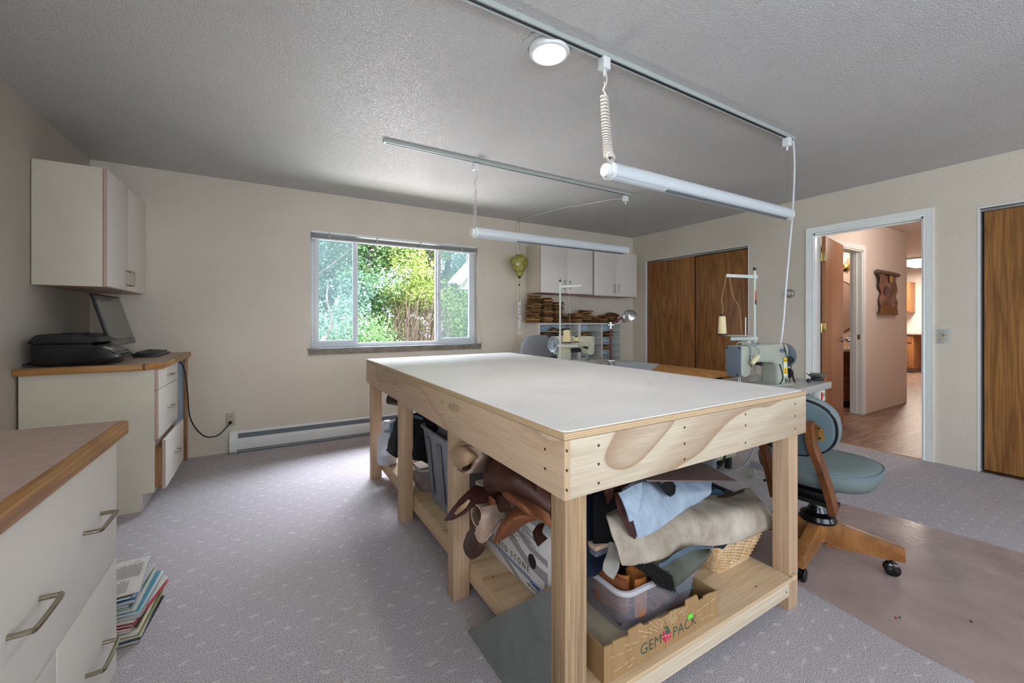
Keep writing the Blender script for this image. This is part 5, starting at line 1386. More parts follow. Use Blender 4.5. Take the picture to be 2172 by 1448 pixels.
b = MB().box(1.03, .012, MZ-.125, 1.12, .04, MZ-.050, .004).build('switch_box', flat('switch_white', 'd5d8ce', .4), tm, local=True)
MB().box(1.045, .006, MZ-.112, 1.065, .014, MZ-.062, .002).build('stop_button', flat('red_button', 'c8281e', .35), tm, local=True)
MB().box(1.085, .006, MZ-.095, 1.105, .014, MZ-.070, .002).build('start_button', flat('green_button', '7fa08c', .35), tm, local=True)
b = MB(); b.cyl((.70, .25, MZ-.30), (.95, .25, MZ-.30), .085, n=24); b.box(.78, .18, MZ-.22, .88, .32, MZ-.045); b.build('motor', m['grey'], tm, local=True)

def sewing_machine(name, label, loc, rz, body, plate, flip=1, sticker=False):
    t = thing(name, label, 'sewing machine', loc, rz)
    lo = dict(local=True)
    f = flip
    def bb(x0, y0, z0, x1, y1, z1, bev=.006): return MB().box(x0, min(f*y0, f*y1), z0, x1, max(f*y0, f*y1), z1, bev)
    bb(-.03, -.085, 0, .44, .085, .012, .002).build('bed', body, t, **lo)
    b = MB(); rs = []
    for z, x0, x1, w in ((.012, .315, .435, .062), (.05, .318, .432, .060), (.13, .312, .430, .056), (.165, .285, .432, .054), (.19, .26, .435, .052)):
        r = .018; ring_ = []
        for cx, cy, a0 in ((x1-r, -w+r, -90), (x1-r, w-r, 0), (x0+r, w-r, 90), (x0+r, -w+r, 180)):
            for k in range(4): a = R(a0+k*30); ring_.append((cx+r*math.cos(a), cy+r*math.sin(a), z))
        rs.append(b.ring(ring_))
    b.skin(rs); b.build('column', body, t, **lo)
    b = MB(); rs = []
    for x, z0, z1, w in ((.02, .150, .262, .046), (.06, .150, .266, .048), (.18, .152, .268, .048), (.27, .148, .270, .050), (.33, .13, .272, .052), (.425, .13, .268, .052), (.445, .14, .255, .045)):
        r = .022; ring_ = []
        for cy, cz, a0 in ((w-r, z0+r, -90), (w-r, z1-r, 0), (-w+r, z1-r, 90), (-w+r, z0+r, 180)):
            for k in range(4): a = R(a0+k*30); ring_.append((x, cy+r*math.cos(a), cz+r*math.sin(a)))
        rs.append(b.ring(ring_))
    b.skin(rs); b.build('arm', body, t, **lo)
    b = MB(); b.prism([(x, -.050, z) for x, z in ((-.025, .265), (-.025, .085), (.0, .070), (.03, .070), (.055, .085), (.075, .145), (.085, .265))], (0, .100, 0), .010); b.build('head', body, t, **lo)
    b = MB(); b.prism([(-.026, y, z) for y, z in ((-.052, .262), (.052, .262), (.056, .18), (.052, .12), (.040, .074), (-.040, .070), (-.050, .10))], (-.008, 0, 0), .002); b.build('face_plate', plate, t, **lo)
    for y, z in ((-.042, .252), (.042, .252), (-.030, .085)): MB().cyl((-.033, y, z), (-.037, y, z), .005, n=10).build('face_screw', m['dark'], t, **lo)
    MB().cyl((.015, 0, .07), (.015, 0, .025), .0045, n=10).build('needle_bar', m['steel'], t, **lo)
    b = MB(); b.cyl((.032, 0, .09), (.032, 0, .02), .004, n=10); b.box(.0, -.012, .014, .05, .012, .020, .002); b.build('presser_foot', m['steel'], t, **lo)
    wz = .188
    b = MB(); b.lathe([(.012, 0), (.064, .002), (.072, .008), (.079, .010), (.081, .024), (.074, .034), (.065, .030), (.050, .016), (.022, .014), (.018, .034), (.001, .036)], (.452, 0, wz), 36, (1, 0, 0)); b.build('hand_wheel', flat('slate_wheel', '5d676c', .35) if sticker else m['grey'], t, **lo)
    MB().cyl((.43, 0, wz), (.455, 0, wz), .02).build('wheel_shaft', m['steel'], t, **lo)
    MB().lathe([(.014, 0), (.016, .003), (.010, .007), (.016, .011), (.014, .014), (.004, .016), (.004, .024), (.001, .025)], (.07, f*-.050, .145), 18, (0, -f, 0)).build('tension_disc', m['steel'], t, **lo)
    MB().lathe([(.010, 0), (.010, .03), (.013, .032), (.012, .045), (.001, .047)], (.11, f*-.048, .152), 18, (0, -f, 0)).build('tension_knob', m['rubber'], t, **lo)
    MB().tube([(.05, f*-.052, .20), (.045, f*-.066, .19), (.05, f*-.066, .16), (.06, f*-.060, .13)], .0035, 8, 4).build('take_up_lever', m['steel'], t, **lo)
    MB().cyl((.20, 0, .266), (.20, 0, .276), .014).build('oil_cap', m['rubber'], t, **lo)
    b = MB().box(.17, -.03, .268, .27, .03, .275, .003); b.build('top_cover', m['grey'], t, **lo)
    b = MB(); b.cyl((.452, f*-.03, .07), (.49, f*-.03, .07), .006); b.lathe([(.030, 0), (.033, .004), (.030, .008), (.012, .010), (.001, .010)], (.470, f*-.03, .07), 20, (1, 0, 0)); b.tube([(.49, f*-.03, .07), (.525, f*-.02, .075), (.545, f*-.02, .02), (.56, f*-.02, .005)], .006, 8, 3); b.build('bobbin_winder', m['rubber'], t, **lo)
    return t
c0 = at(1676, 815, z=MZ)
mr = R(-6)
mo_ = V((c0.x, c0.y, MZ)) - Matrix.Rotation(mr, 3, 'Z') @ V((.437, -.062, 0))
ma = sewing_machine('sewing_machine', 'sage grey industrial sewing machine with yellow warning stickers', tuple(mo_), mr, m['mach'], m['machb'], 1, True)
lo = dict(local=True)
yel = flat('yellow_sticker', 'e8c81c', .5)
MB().box(.372, -.0605, .055, .408, -.0590, .178, 0).build('sticker', flat('white_sticker', 'd9d8cc', .5), ma, **lo)
for z0, z1 in ((.150, .178), (.072, .115)): MB().box(.372, -.0612, z0, .408, -.0600, z1).build('sticker_yellow', yel, ma, **lo)
for xx in (.381, .398): MB().prism([(xx-.006, -.0616, .156), (xx+.006, -.0616, .156), (xx, -.0616, .170)], (0, .0006, 0)).build('warning_triangle', m['dark'], ma, **lo)
MB().box(.383, -.0616, .092, .396, -.0610, .104).build('red_mark', flat('red_mark', 'b84a3a', .5), ma, **lo)
MB().box(.380, -.0616, .079, .400, -.0610, .084).build('dark_mark', m['dark'], ma, **lo)
b = MB().box(.383, -.0625, .015, .412, -.0608, .040, .001); b.build('serial_plate', flat('serial', '5d6560', .4, .5), ma, **lo)
MB().lathe([(.016, 0), (.016, .0015), (.001, .0015)], (.375, -.0505, .226), 28, (0, -1, 0), sx=2.3, sy=1).build('badge', flat('pale_badge', 'b9c3c4', .4), ma, **lo)
tx_ = text('badge_lettering', 'ARTISAN', .017, (.342, -.0528, .220), (1, 0, 0), (0, 0, 1), flat('blue_lettering', '4c6288', .5), None, .0003, font_w=.0004); tx_.parent = ma
MB().tube([(-.005, .0, .262), (-.01, -.02, .285), (.03, -.055, .285), (.05, -.062, .24), (.05, -.062, .20)], .0045, 8, 5).build('thread_guide_bow', m['grey'], ma, **lo)
MB().tube([(.035, -.075, .155), (.085, -.085, .205)], lambda q: .012+.004*math.sin(q*PI), 12, 4).build('pale_handle', flat('cream_handle', 'cfc7a0', .5), ma, **lo)
MB().tube([(.085, -.085, .205), (.11, -.07, .24), (.09, -.04, .275), (.07, 0, .28)], .004, 8, 4).build('handle_rod', m['grey'], ma, **lo)
b = MB().box(.07, -.02, .268, .105, .02, .292, .004); b.build('top_block', m['beige'], ma, **lo)
MB().tube([(.385, -.052, .268), (.40, -.060, .20), (.43, -.066, .15), (.44, -.066, .09), (.445, -.05, .01)], .0028, 6, 5).build('black_lead', m['rubber'], ma, **lo)
MB().lathe([(.010, 0), (.022, .004), (.022, .016), (.012, .020), (.012, .030), (.001, .031)], (.428, -.058, .165), 18, (.35, -1, 0)).build('side_knob', m['rubber'], ma, **lo)
MB().tube([(.315, -.07, .14), (.305, -.09, .10), (.315, -.09, .05), (.31, -.07, .005)], .004, 8, 4).build('black_loop', m['rubber'], ma, **lo)

def thread_stand(label, base, h, armdir, mat, cone='cone', zb=0, spin2=True):
    """pole with spool plate and overhead guide arm; armdir in world xy"""
    t = thing('thread_stand', label, 'thread stand', base)
    B = V(base); a = V(armdir).normalized(); s_ = V((-a.y, a.x, 0))
    MB().cyl(B, B+V((0, 0, h)), .0085, n=14).build('pole', mat, t)
    MB().cyl(B+V((0, 0, h)), B+V((0, 0, h+.022)), .0095, n=12).build('pole_cap', m['rubber'], t)
    b = MB(); b.cyl(B, B+V((0, 0, .01)), .03); b.cyl(B+V((0, 0, h*.30)), B+V((0, 0, h*.30+.06)), .012); b.build('coupling', mat, t)
    b = MB(); b.beam(B-a*.02+V((0, 0, h-.045)), B+a*.20+V((0, 0, h-.035)), .012, .022, .002); b.cyl(B+V((0, 0, h-.06)), B+V((0, 0, h-.025)), .014)
    b.build('guide_arm', mat, t)
    MB().beam(B-a*.02+V((0, 0, zb)), B+a*.17+V((0, 0, zb)), .012, .026, .002).build('tray_bracket', mat, t)
    pc = B+a*.125+V((0, 0, zb+.018))
    MB().lathe([(.001, 0), (.105, .002), (.108, .007), (.10, .006), (.001, .005)], pc, 36, sx=1, sy=.8).build('spool_tray', mat, t)
    if spin2: MB().cyl(pc-a*.062+V((0, 0, .005)), pc-a*.062+V((0, 0, .13)), .0035, n=8).build('spool_pin', m['white'], t)
    return t, pc, B, a
m['thread'] = NT('cream_thread', .6); _w = m['thread'].n('ShaderNodeTexWave', bands_direction='Z'); m['thread'].link(m['thread'].co(), _w.inputs['Vector']); _w.inputs['Scale'].default_value = 180; _w.inputs['Distortion'].default_value = 1
m['thread'].col(m['thread'].ramp(_w.outputs['Fac'], [(0, 'cdb987'), (1, 'ead9ac')])); m['thread'] = m['thread'].m
# near stand
pb = at(1600.5, 806, y=1.62); pbx = V((pb.x, 1.62, MZ))
hN = at(1604, 574, y=1.62).z-MZ
vdir = -RT
tN, pcN, BN, aN = thread_stand('tall thread stand carrying a cone, on the near sewing table', (pbx.x, 1.62, MZ), hN, vdir, flat('stand_grey', 'b9beb6', .35), zb=at(1600, 718, y=1.62).z-MZ)
MB().box(BN.x-.0075, BN.y-.0093, at(1603, 646, y=1.62).z, BN.x+.0075, BN.y-.0086, at(1603, 617, y=1.62).z).build('pole_sticker', flat('orange_sticker', 'c24a2e', .5), tN)
MB().box(BN.x-.0075, BN.y-.0095, at(1603, 646, y=1.62).z, BN.x+.0075, BN.y-.0088, at(1603, 636, y=1.62).z).build('sticker_panel', m['dark'], tN)
def cone(label, p, r0, r1, h, nm='thread_cone'):
    t = thing(nm, label, 'thread cone', tuple(p))
    MB().lathe([(r0*1.35, 0), (r0*1.3, .006), (r0*.9, .012), (.001, .012)], p, 24).build('cone_base', m['rubber'], t)
    MB().lathe([(r0, .010), (r0*1.03, .02), (r1*1.05, h-.012), (r1*.9, h), (.001, h)], p, 28).build('thread', m['thread'], t)
    MB().cyl(p+V((0, 0, h)), p+V((0, 0, h+.014)), r1*.6, n=14).build('cone_tip', m['rubber'], t)
    return t
cN = BN + aN*(at(1602, 700, y=1.62)-at(1557.5, 700, y=1.62)).length*.9
cone('cream thread cone on the near stand, in front of the closet doors', V((cN.x, cN.y, pcN.z+.007)), .027, .021, at(1557, 669, y=1.62).z-pcN.z-.01)
tip = V((cN.x, cN.y, at(1557, 669, y=1.62).z+.012))
endN = BN+aN*.195+V((0, 0, hN-.035))
o = MB().tube([tip, tip+V((.01, 0, .05)), tip+V((-.005, 0, .10)), tip+V((.008, 0, .15)), endN], .0008, 4, 5).build('thread_strand', m['thread']); tag(o, 'loose cream thread rising from the near cone to its guide arm', 'thread')
o = MB().tube([endN-aN*.02, endN-aN*.03+V((0, 0, -.08)), endN-aN*.05+V((0, 0, -.16)), endN-aN*.09+V((0, 0, -.24)), BN+aN*.09+V((0, 0, .30))], .0008, 4, 5).build('thread_strand', m['thread']); tag(o, 'loose cream thread dropping from the near guide arm toward the machine', 'thread')
# parts dish on the near table
dpos = at(1733, 806, z=MZ); dh = thing('parts_dish', 'round steel magnetic parts dish on the sewing table corner', 'dish', tuple(dpos))
MB().lathe([(.030, .018), (.040, .020), (.060, .040), (.064, .046), (.060, .047), (.038, .026), (.001, .024)], dpos, 32).build('bowl', m['steel'], dh)
MB().lathe([(.036, 0), (.038, .004), (.036, .018), (.001, .018)], dpos, 28).build('rubber_base', m['rubber'], dh)
kp = at(1715, 811, z=MZ); o = MB().ellip(kp+V((0, 0, .014)), (.013, .013, .014)).build('black_ball', m['rubber']); tag(o, 'small black ball knob lying beside the steel parts dish', 'ball')

# ---- wood topped bench and green cabinet
bt = thing('work_bench', 'particle board topped bench between the two sewing machines', 'bench', (2.6, 2.4, 0))
BZ = .76
MB().box(2.02, 1.93, BZ-.03, 3.21, 3.03, BZ, .003).build('benchtop', m['part'], bt)
for x in (2.06, 3.14):
    for y in (2.0, 2.96): MB().box(x, y, 0, x+.04, y+.04, BZ-.03, .002).build('leg', m['rubber'], bt)
b = MB().prism([at(1276, 769.5, z=BZ+.0005), at(1240, 781, z=BZ+.0005)+V((0, -.3, 0)), at(1340, 790, z=BZ+.0005)+V((-.1, -.2, 0)), at(1399, 772.5, z=BZ+.0005), at(1335, 765, z=BZ+.0005)], (0, 0, .003)); o = b.build('bench_mat', flat('pale_blue_board', 'b2bcc4', .5))
tag(o, 'pale blue grey board lying on the bench under the lamp', 'mat')
gc = thing('green_cabinet', 'pale green metal cabinet on short legs under the bench', 'cabinet', (3.0, 2.1, 0))
MB().box(2.80, 1.90, .10, 3.19, 2.40, .70, .008).build('carcass', m['green'], gc)
for z0 in (.12, .41): 
    d_ = MB().box(2.82, 1.885, z0, 3.17, 1.90, z0+.26, .006).build('drawer', m['green'], gc)
    MB().box(2.94, 1.872, z0+.18, 3.05, 1.888, z0+.20, .004).build('handle', m['steel'], d_)
for x in (2.82, 3.13):
    for y in (1.92, 2.34): MB().box(x, y, 0, x+.04, y+.04, .10, .003).build('leg', m['rubber'], gc)
o = MB().tube([at(1560, 880, y=1.7), at(1545, 940, y=1.66), at(1530, 985, y=1.62), at(1500, 1003, y=1.60)], .007, 8, 5).build('black_cable', m['rubber']); tag(o, 'dark cable curving down in front of the green cabinet', 'cable')
o = MB().tube([at(1600, 950, y=1.5), at(1580, 985, y=1.45), at(1555, 998, y=1.42), at(1530, 1008, y=1.40), at(1500, 1020, y=1.38)], .006, 8, 5).build('grey_cable', flat('grey_lead', '9aa3aa', .5)); tag(o, 'light grey cable trailing under the sewing table', 'cable')
# ---- desk lamp
lp = thing('bench_lamp', 'dark red jointed bench lamp with chrome dome shade', 'lamp', tuple(at(1295, 774, z=BZ+.004)))
L0 = at(1295, 774, z=BZ+.004); dL = (L0-V((0, 0, CAMZ))).dot(FW)
def la(px, py, dd=0): return at(px, py, d=dL+dd)
mar = flat('oxblood_metal', '4f1f22', .3, .4)
b = MB(); b.lathe([(.045, 0), (.045, .008), (.012, .014), (.012, .04), (.001, .04)], L0, 24); b.build('clamp_base', m['steel'], lp)
b = MB(); b.tube([L0+V((0, 0, .03)), la(1295, 695)], .009, 12); b.build('lower_arm', mar, lp)
b = MB(); b.cyl(la(1289, 689), la(1302, 689), .016); b.cyl(la(1295, 697), la(1295, 683), .015); b.cyl(la(1289, 765), la(1303, 765), .012); b.build('joint', m['steel'], lp)
b = MB(); b.tube([la(1297, 687), la(1323, 671)], .010, 12); b.build('upper_arm', mar, lp)
hp = la(1333, 668); hd = V(tuple(la(1341, 680, .0)-la(1326, 655, .0))).normalized(); ax_ = (RT*.85+UP*-.35-FW*.25).normalized()
axs = (RT*.45+UP*-.75+FW*.15).normalized()
b = MB(); b.lathe([(.012, -.045), (.03, -.040), (.055, -.022), (.070, .005), (.076, .035), (.074, .035), (.066, .006), (.05, -.018), (.001, -.03)], hp, 32, axs, cap=True); b.build('dome_shade', m['steel'], lp)
b = MB(); b.cyl(la(1320, 673), la(1330, 666), .014); b.build('socket', m['steel'], lp)

# ---- far sewing table and ivory machine
tf = ltable('sewing_table', 'grey topped sewing table under the ivory machine at the back', (2.02, 3.06, 0), 0, 1.25, .50, MZ, m['gtop'])
mf = sewing_machine('sewing_machine', 'ivory industrial sewing machine seen from behind by the pigeonholes', (2.885, 3.30, MZ), R(183), m['beige'], m['beige'], -1, False)
# back cover details on the far machine
b = MB().box(.02, -.062, .095, .30, -.048, .14, .004); b.build('presser_mechanism', m['rubber'], mf, local=True)
MB().box(.30, .0, .04, .43, .064, .14, .004).build('rear_cover', m['beige'], mf, local=True)
BF = V((at(1188, 700, y=3.12).x, 3.12, MZ))
tF, pcF, B2, a2 = thread_stand('tall thread stand carrying a cone, behind the ivory machine', tuple(BF), at(1189, 598, y=3.12).z-MZ, RT, flat('stand_ivory', 'c6c8bd', .35), zb=at(1190, 733, y=3.12).z-MZ, spin2=True)
cF = at(1202.5, 732, y=3.11)
cone('cream thread cone on the far stand, in front of the pigeonholes', V((cF.x, 3.11, pcF.z+.007)), .037, .032, at(1202, 699, y=3.11).z-pcF.z-.01)
cone('small cream spool behind the large cone on the far stand', V((at(1222, 720, y=3.15).x, 3.15, pcF.z+.007)), .020, .018, .05, 'thread_spool')
t1 = V((cF.x, 3.11, at(1202, 699, y=3.11).z+.01))
o = MB().tube([B2+a2*.09+V((0, 0, .74)), at(1207, 640, y=3.11), at(1210, 660, y=3.11), at(1208, 680, y=3.11), at(1212, 700, y=3.11), at(1218, 722, y=3.11)], .0010, 4, 5).build('thread_strand', m['thread']); tag(o, 'loose cream thread hanging from the far guide arm past the cone', 'thread')

# ================================================================== chairs
m['fab'] = NT('teal_grey_upholstery', .95, 0, .1); _n = m['fab'].noise(m['fab'].co(), 1100, 2); m['fab'].col(m['fab'].ramp(_n, [(.3, '5a6362'), (.7, '7a8684')])); m['fab'].bump(_n, .3, .001); m['fab'] = m['fab'].m
m['fabp'] = flat('teal_piping', '62787c', .8)
m['chairwood'] = wood('stained_chair_wood', '7b4a28', '4a2915', 'z', 10, .12, 5, .35, .4)
m['basewood'] = wood('honey_chair_base', 'a5713f', '7a4c26', 'x', 10, .12, 5, .35, .4)
HX, HY = 2.33, .975; fr = R(6)
tc = thing('task_chair', 'teal upholstered swivel chair with wooden arms and base on the plastic mat', 'chair', (HX, HY, 0), fr)
def superell(cx, cy, rx, ry, z, n=40, e=2.6, fx=1):
    o = []
    for i in range(n):
        a = 2*PI*i/n; c_, s_ = math.cos(a), math.sin(a)
        o.append((cx+rx*abs(c_)**(2/e)*(1 if c_ > 0 else -1), cy+ry*abs(s_)**(2/e)*(1 if s_ > 0 else -1), z))
    return o
sz = .405
b = MB(); rs = [b.ring(superell(.0, 0, rx, ry, sz+z)) for z, rx, ry in ((0, .17, .18), (.006, .20, .215), (.04, .228, .236), (.075, .234, .241), (.092, .224, .231), (.104, .17, .19), (.112, .08, .09), (.112, .02, .02))]
b.skin(rs); b.build('seat_cushion', m['fab'], tc, local=True, ang=60)
b = MB(); L_ = [V(p) for p in superell(0, 0, .232, .239, sz+.084)]; b.tube(L_+[L_[0]], .005, 8); b.build('seat_piping', m['fabp'], tc, local=True)
# backrest
Bc = V((-.335, .012, .705)); tb_ = R(-14)
BR = Matrix.Rotation(tb_, 3, 'Y')
def bp(u, v, w_): return Bc + BR @ V((w_, u, v))
def bell(k, w_, n=44, e=2.4):
    o = []
    for i in range(n):
        a = 2*PI*i/n; c_, s_ = math.cos(a), math.sin(a)
        u = k*.172*abs(c_)**(2/e)*(1 if c_ > 0 else -1); v = k*.140*abs(s_)**(2/e)*(1 if s_ > 0 else -1)
        o.append(bp(u, v, w_ + .05*(u/.185)**2))
    return o
b = MB(); rs = [b.ring(bell(k, w_)) for k, w_ in ((.02, -.014), (.90, -.012), (.95, -.006), (.95, .004))]; b.skin(rs); b.build('back_shell', flat('teal_back_panel', '4d5c60', .9), tc, local=True, ang=50)
b = MB(); L_ = bell(.972, .002); b.tube(L_+[L_[0]], .006, 8); b.build('black_edging', m['gloss'], tc, local=True)
b = MB(); rs = [b.ring(bell(k, w_)) for k, w_ in ((.93, .003), (1.0, .008), (1.03, .026), (1.0, .046), (.9, .056), (.5, .064), (.02, .066))]; b.skin(rs); b.build('back_cushion', m['fab'], tc, local=True, ang=60)
for sgn in (-1, 1):
    p_ = [bp(sgn*.095, .045, -.032), bp(sgn*.097, -.05, -.032), V((-.300, sgn*.108+.01, .55)), V((-.245, sgn*.115, .42)), V((-.195, sgn*.118, .325))]
    P_ = catmull(p_, 5); b = MB()
    rs = []
    for i, q in enumerate(P_):
        t_ = (P_[min(i+1, len(P_)-1)]-P_[max(i-1, 0)]).normalized(); sd = V((0, 1, 0)); nn_ = t_.cross(sd).normalized()
        rs.append(b.ring([q+sd*a_*.0125+nn_*c_*.024 for a_, c_ in ((-1, -1), (1, -1), (1, 1), (-1, 1))]))
    b.skin(rs); b.build('wooden_bracket', m['chairwood'], tc, local=True, ang=30)
    q = bp(sgn*.10, -.01, -.017)
    b = MB(); b.prism([bp(sgn*.085, .030, -.0165), bp(sgn*.118, .034, -.0165), bp(sgn*.138, .02, -.0165), bp(sgn*.142, -.02, -.0165), bp(sgn*.13, -.038, -.0165), bp(sgn*.098, -.03, -.0165)], BR @ V((-.002, 0, 0)))
    pl_ = b.build('mounting_plate', m['brass'], tc, local=True)
    for v in (.02, -.025): MB().cyl(bp(sgn*.122, v, -.018), bp(sgn*.122, v, -.021), .0045, n=10).build('plate_screw', m['dark'], tc, local=True)
b = MB(); b.box(-.20, -.125, .335, -.13, .125, .355, .004); b.box(-.15, -.07, .34, .08, .07, .375, .004); b.box(-.09, -.08, .37, .09, .08, .41, .004); b.tube([(0, .04, .37), (-.10, .17, .36), (-.12, .20, .35)], .006); b.build('tilt_mechanism', m['black'], tc, local=True)
b = MB(); b.cyl((0, 0, .18), (0, 0, .36), .022); b.cyl((0, 0, .20), (0, 0, .30), .028); b.build('gas_column', m['steel'], tc, local=True)
b = MB(); b.lathe([(.075, 0), (.078, .012), (.070, .030), (.045, .045), (.035, .07), (.001, .07)], (0, 0, .195), 28); b.build('black_boot', m['gloss'], tc, local=True)
MB().cyl((0, 0, .10), (0, 0, .195), .040, n=12).build('hub', m['basewood'], tc, local=True)
for k, a in enumerate((-66, 14, 102, 184)):
    a = R(a); d_ = V((math.cos(a), math.sin(a), 0)); s_ = V((-d_.y, d_.x, 0)); b = MB()
    rs = []
    for q, zb_, zt_ in ((.03, .078, .20), (.10, .080, .192), (.295, .078, .142), (.318, .078, .136)):
        rs.append(b.ring([d_*q+s_*.021+V((0, 0, zb_)), d_*q-s_*.021+V((0, 0, zb_)), d_*q-s_*.021+V((0, 0, zt_)), d_*q+s_*.021+V((0, 0, zt_))]))
    b.skin(rs); b._bev([v for r_ in rs for v in r_], .003)
    b.build('base_arm', m['basewood'], tc, local=True)
    wc_ = d_*.275
    b = MB(); b.cyl(wc_+V((0, 0, .085)), wc_+V((0, 0, .055)), .006); 
    for q in (-1, 1): b.lathe([(.001, 0), (.024, .001), (.030, .006), (.030, .014), (.022, .019), (.001, .019)], wc_+s_*.002*q+V((0, 0, .0325)), 20, tuple(s_*q))
    b.ellip(wc_+V((0, 0, .040)), (.022, .022, .022), 16, 8); b.build('caster', m['gloss'], tc, local=True)

gch = thing('office_chair', 'grey fabric office chair behind the ivory sewing machine', 'chair', (2.72, 3.93, 0), R(-90))
gf = NT('grey_speckled_fabric', .95, 0, .1); _n = gf.noise(gf.co(), 700, 2); gf.col(gf.ramp(_n, [(.3, '6b6d70'), (.7, 'a0a3a6')])); gf = gf.m
b = MB(); rs = []
for k, w_ in ((.02, 0), (.85, 0), (1, .015), (1, .05), (.85, .07), (.02, .08)):
    o_ = []
    for i in range(40):
        a = 2*PI*i/40; c_, s_ = math.cos(a), math.sin(a); u = k*.225*abs(c_)**(2/2.8)*(1 if c_ > 0 else -1); v = k*.235*abs(s_)**(2/2.5)*(1 if s_ > 0 else -1)
        o_.append((-.02-w_-.03*(u/.2)**2, u, .775+v))
    rs.append(b.ring(o_))
b.skin(rs); b.build('backrest', gf, gch, local=True, ang=60)
b = MB(); rs = [b.ring(superell(.24, 0, rx, ry, .42+z)) for z, rx, ry in ((0, .2, .2), (.03, .235, .24), (.06, .23, .235), (.08, .15, .15), (.08, .02, .02))]; b.skin(rs); b.build('seat', gf, gch, local=True, ang=60)
b = MB(); b.tube([(-.06, 0, .7), (-.09, 0, .5), (-.02, 0, .39), (.2, 0, .40)], .018, 8, 4); b.build('back_support', m['rubber'], gch, local=True)
b = MB(); b.cyl((.22, 0, .1), (.22, 0, .42), .025); b.build('gas_column', m['rubber'], gch, local=True)
for k in range(5):
    a = R(72*k+20); d_ = V((math.cos(a), math.sin(a), 0)); b = MB(); b.beam(V((.22, 0, .11))+d_*.02, V((.22, 0, .075))+d_*.28, .04, .03, .005); b.ellip(V((.22, 0, .03))+d_*.27, (.025, .025, .03), 12, 8); b.build('base_arm', m['rubber'], gch, local=True)

# ---- chair mat
cmat = bpy.data.materials.new('mauve_clear_vinyl'); cmat.use_nodes = True; t_ = cmat.node_tree; bs = t_.nodes['Principled BSDF']
nzt = t_.nodes.new('ShaderNodeTexNoise'); nzt.inputs['Scale'].default_value = 5; nzt.inputs['Detail'].default_value = 5
tcn = t_.nodes.new('ShaderNodeTexCoord'); t_.links.new(tcn.outputs['Object'], nzt.inputs['Vector'])
rp = t_.nodes.new('ShaderNodeValToRGB'); rp.color_ramp.elements[0].position = .35; rp.color_ramp.elements[0].color = lin('b8a39c'); rp.color_ramp.elements[1].position = .7; rp.color_ramp.elements[1].color = lin('cbb7b0')
t_.links.new(nzt.outputs[0], rp.inputs[0]); t_.links.new(rp.outputs[0], bs.inputs['Base Color'])
rr_ = t_.nodes.new('ShaderNodeValToRGB'); rr_.color_ramp.elements[0].color = (.12,)*3+(1,); rr_.color_ramp.elements[1].color = (.34,)*3+(1,); t_.links.new(nzt.outputs[0], rr_.inputs[0]); t_.links.new(rr_.outputs[0], bs.inputs['Roughness'])
tr = t_.nodes.new('ShaderNodeBsdfTransparent'); tr.inputs[0].default_value = (.97, .93, .92, 1); mx = t_.nodes.new('ShaderNodeMixShader'); mx.inputs[0].default_value = .5
o_ = [n for n in t_.nodes if n.type == 'OUTPUT_MATERIAL'][0]; t_.links.new(tr.outputs[0], mx.inputs[1]); t_.links.new(bs.outputs[0], mx.inputs[2]); t_.links.new(mx.outputs[0], o_.inputs[0])
nb = t_.nodes.new('ShaderNodeBump'); nb.inputs['Strength'].default_value = .12; nb.inputs['Distance'].default_value = .01; n3 = t_.nodes.new('ShaderNodeTexNoise'); n3.inputs['Scale'].default_value = 40; t_.links.new(tcn.outputs['Object'], n3.inputs['Vector']); t_.links.new(n3.outputs[0], nb.inputs['Height']); t_.links.new(nb.outputs[0], bs.inputs['Normal'])
mb = MB()
poly = [(2.00, 1.38), (2.02, .90), (1.975, .55), (1.96, -.25), (3.28, -.25), (3.265, .45), (3.225, .86), (3.17, 1.17), (3.12, 1.24), (3.05, 1.27)]
mb.prism([(x, y, .0015) for x, y in poly], (0, 0, .0035)); o = mb.build('chair_mat', cmat); tag(o, 'mauve tinted clear plastic chair mat on the carpet', 'chair mat')
for i, (px, py, c_, lb) in enumerate(((1900, 1310, 'a03a28', 'tiny red scrap on the chair mat'), (1908, 1309, '3c6a4c', 'tiny green scrap beside the red scrap on the chair mat'), (2060, 1318, '2f4036', 'dark green leaf scrap on the chair mat'))):
    p = at(px, py, z=.0052); o = MB().prism([p+V((-.009, -.003, 0)), p+V((0, -.005, 0)), p+V((.010, .002, 0)), p+V((.002, .005, 0))], (0, 0, .0008)).build('scrap', flat('scrap_%d' % i, c_, .7)); tag(o, lb, 'scrap')
# ================================================================== back corner: wall cabinets, pigeonholes, patterns
def wallcab(label, x0, x1, xm, z0, z1, left):
    t = thing('wall_cabinet', label, 'cabinet', ((x0+x1)/2, 4.27, z0))
    yf, yb = 4.118, YB-.004
    MB().box(x0, yf, z0+.0105, x1, yb, z1, .001).build('carcass', m['lam'], t)
    MB().box(x0, yf, z0-.002, x1, yb, z0+.010).build('bottom_panel', m['pink'], t)
    for a_, b_, hx_ in ((x0+.002, xm-.002, xm-.040), (xm+.002, x1-.002, xm+.040)):
        d_ = MB().box(a_, yf-.019, z0+.003, b_, yf-.001, z1-.003, .001).build('door', m['lamdoor'], t)
        MB().box(a_-.0015, yf-.0185, z0+.003, a_, yf-.0015, z1-.003).build('edge_band', m['pink'], d_); MB().box(b_, yf-.0185, z0+.003, b_+.0015, yf-.0015, z1-.003).build('edge_band', m['pink'], d_)
        pull(d_, (hx_, yf-.019, z0+.055), (hx_, yf-.019, z0+.155), (0, -1, 0), .0045, .026)
wallcab('left pair of cream wall cabinets above the pigeonholes, behind the lantern', 2.83, 3.655, 3.228, 1.518, 2.115, 1)
wallcab('right pair of cream wall cabinets by the closet corner', 3.680, 4.48, 4.075, 1.508, 2.112, 0)

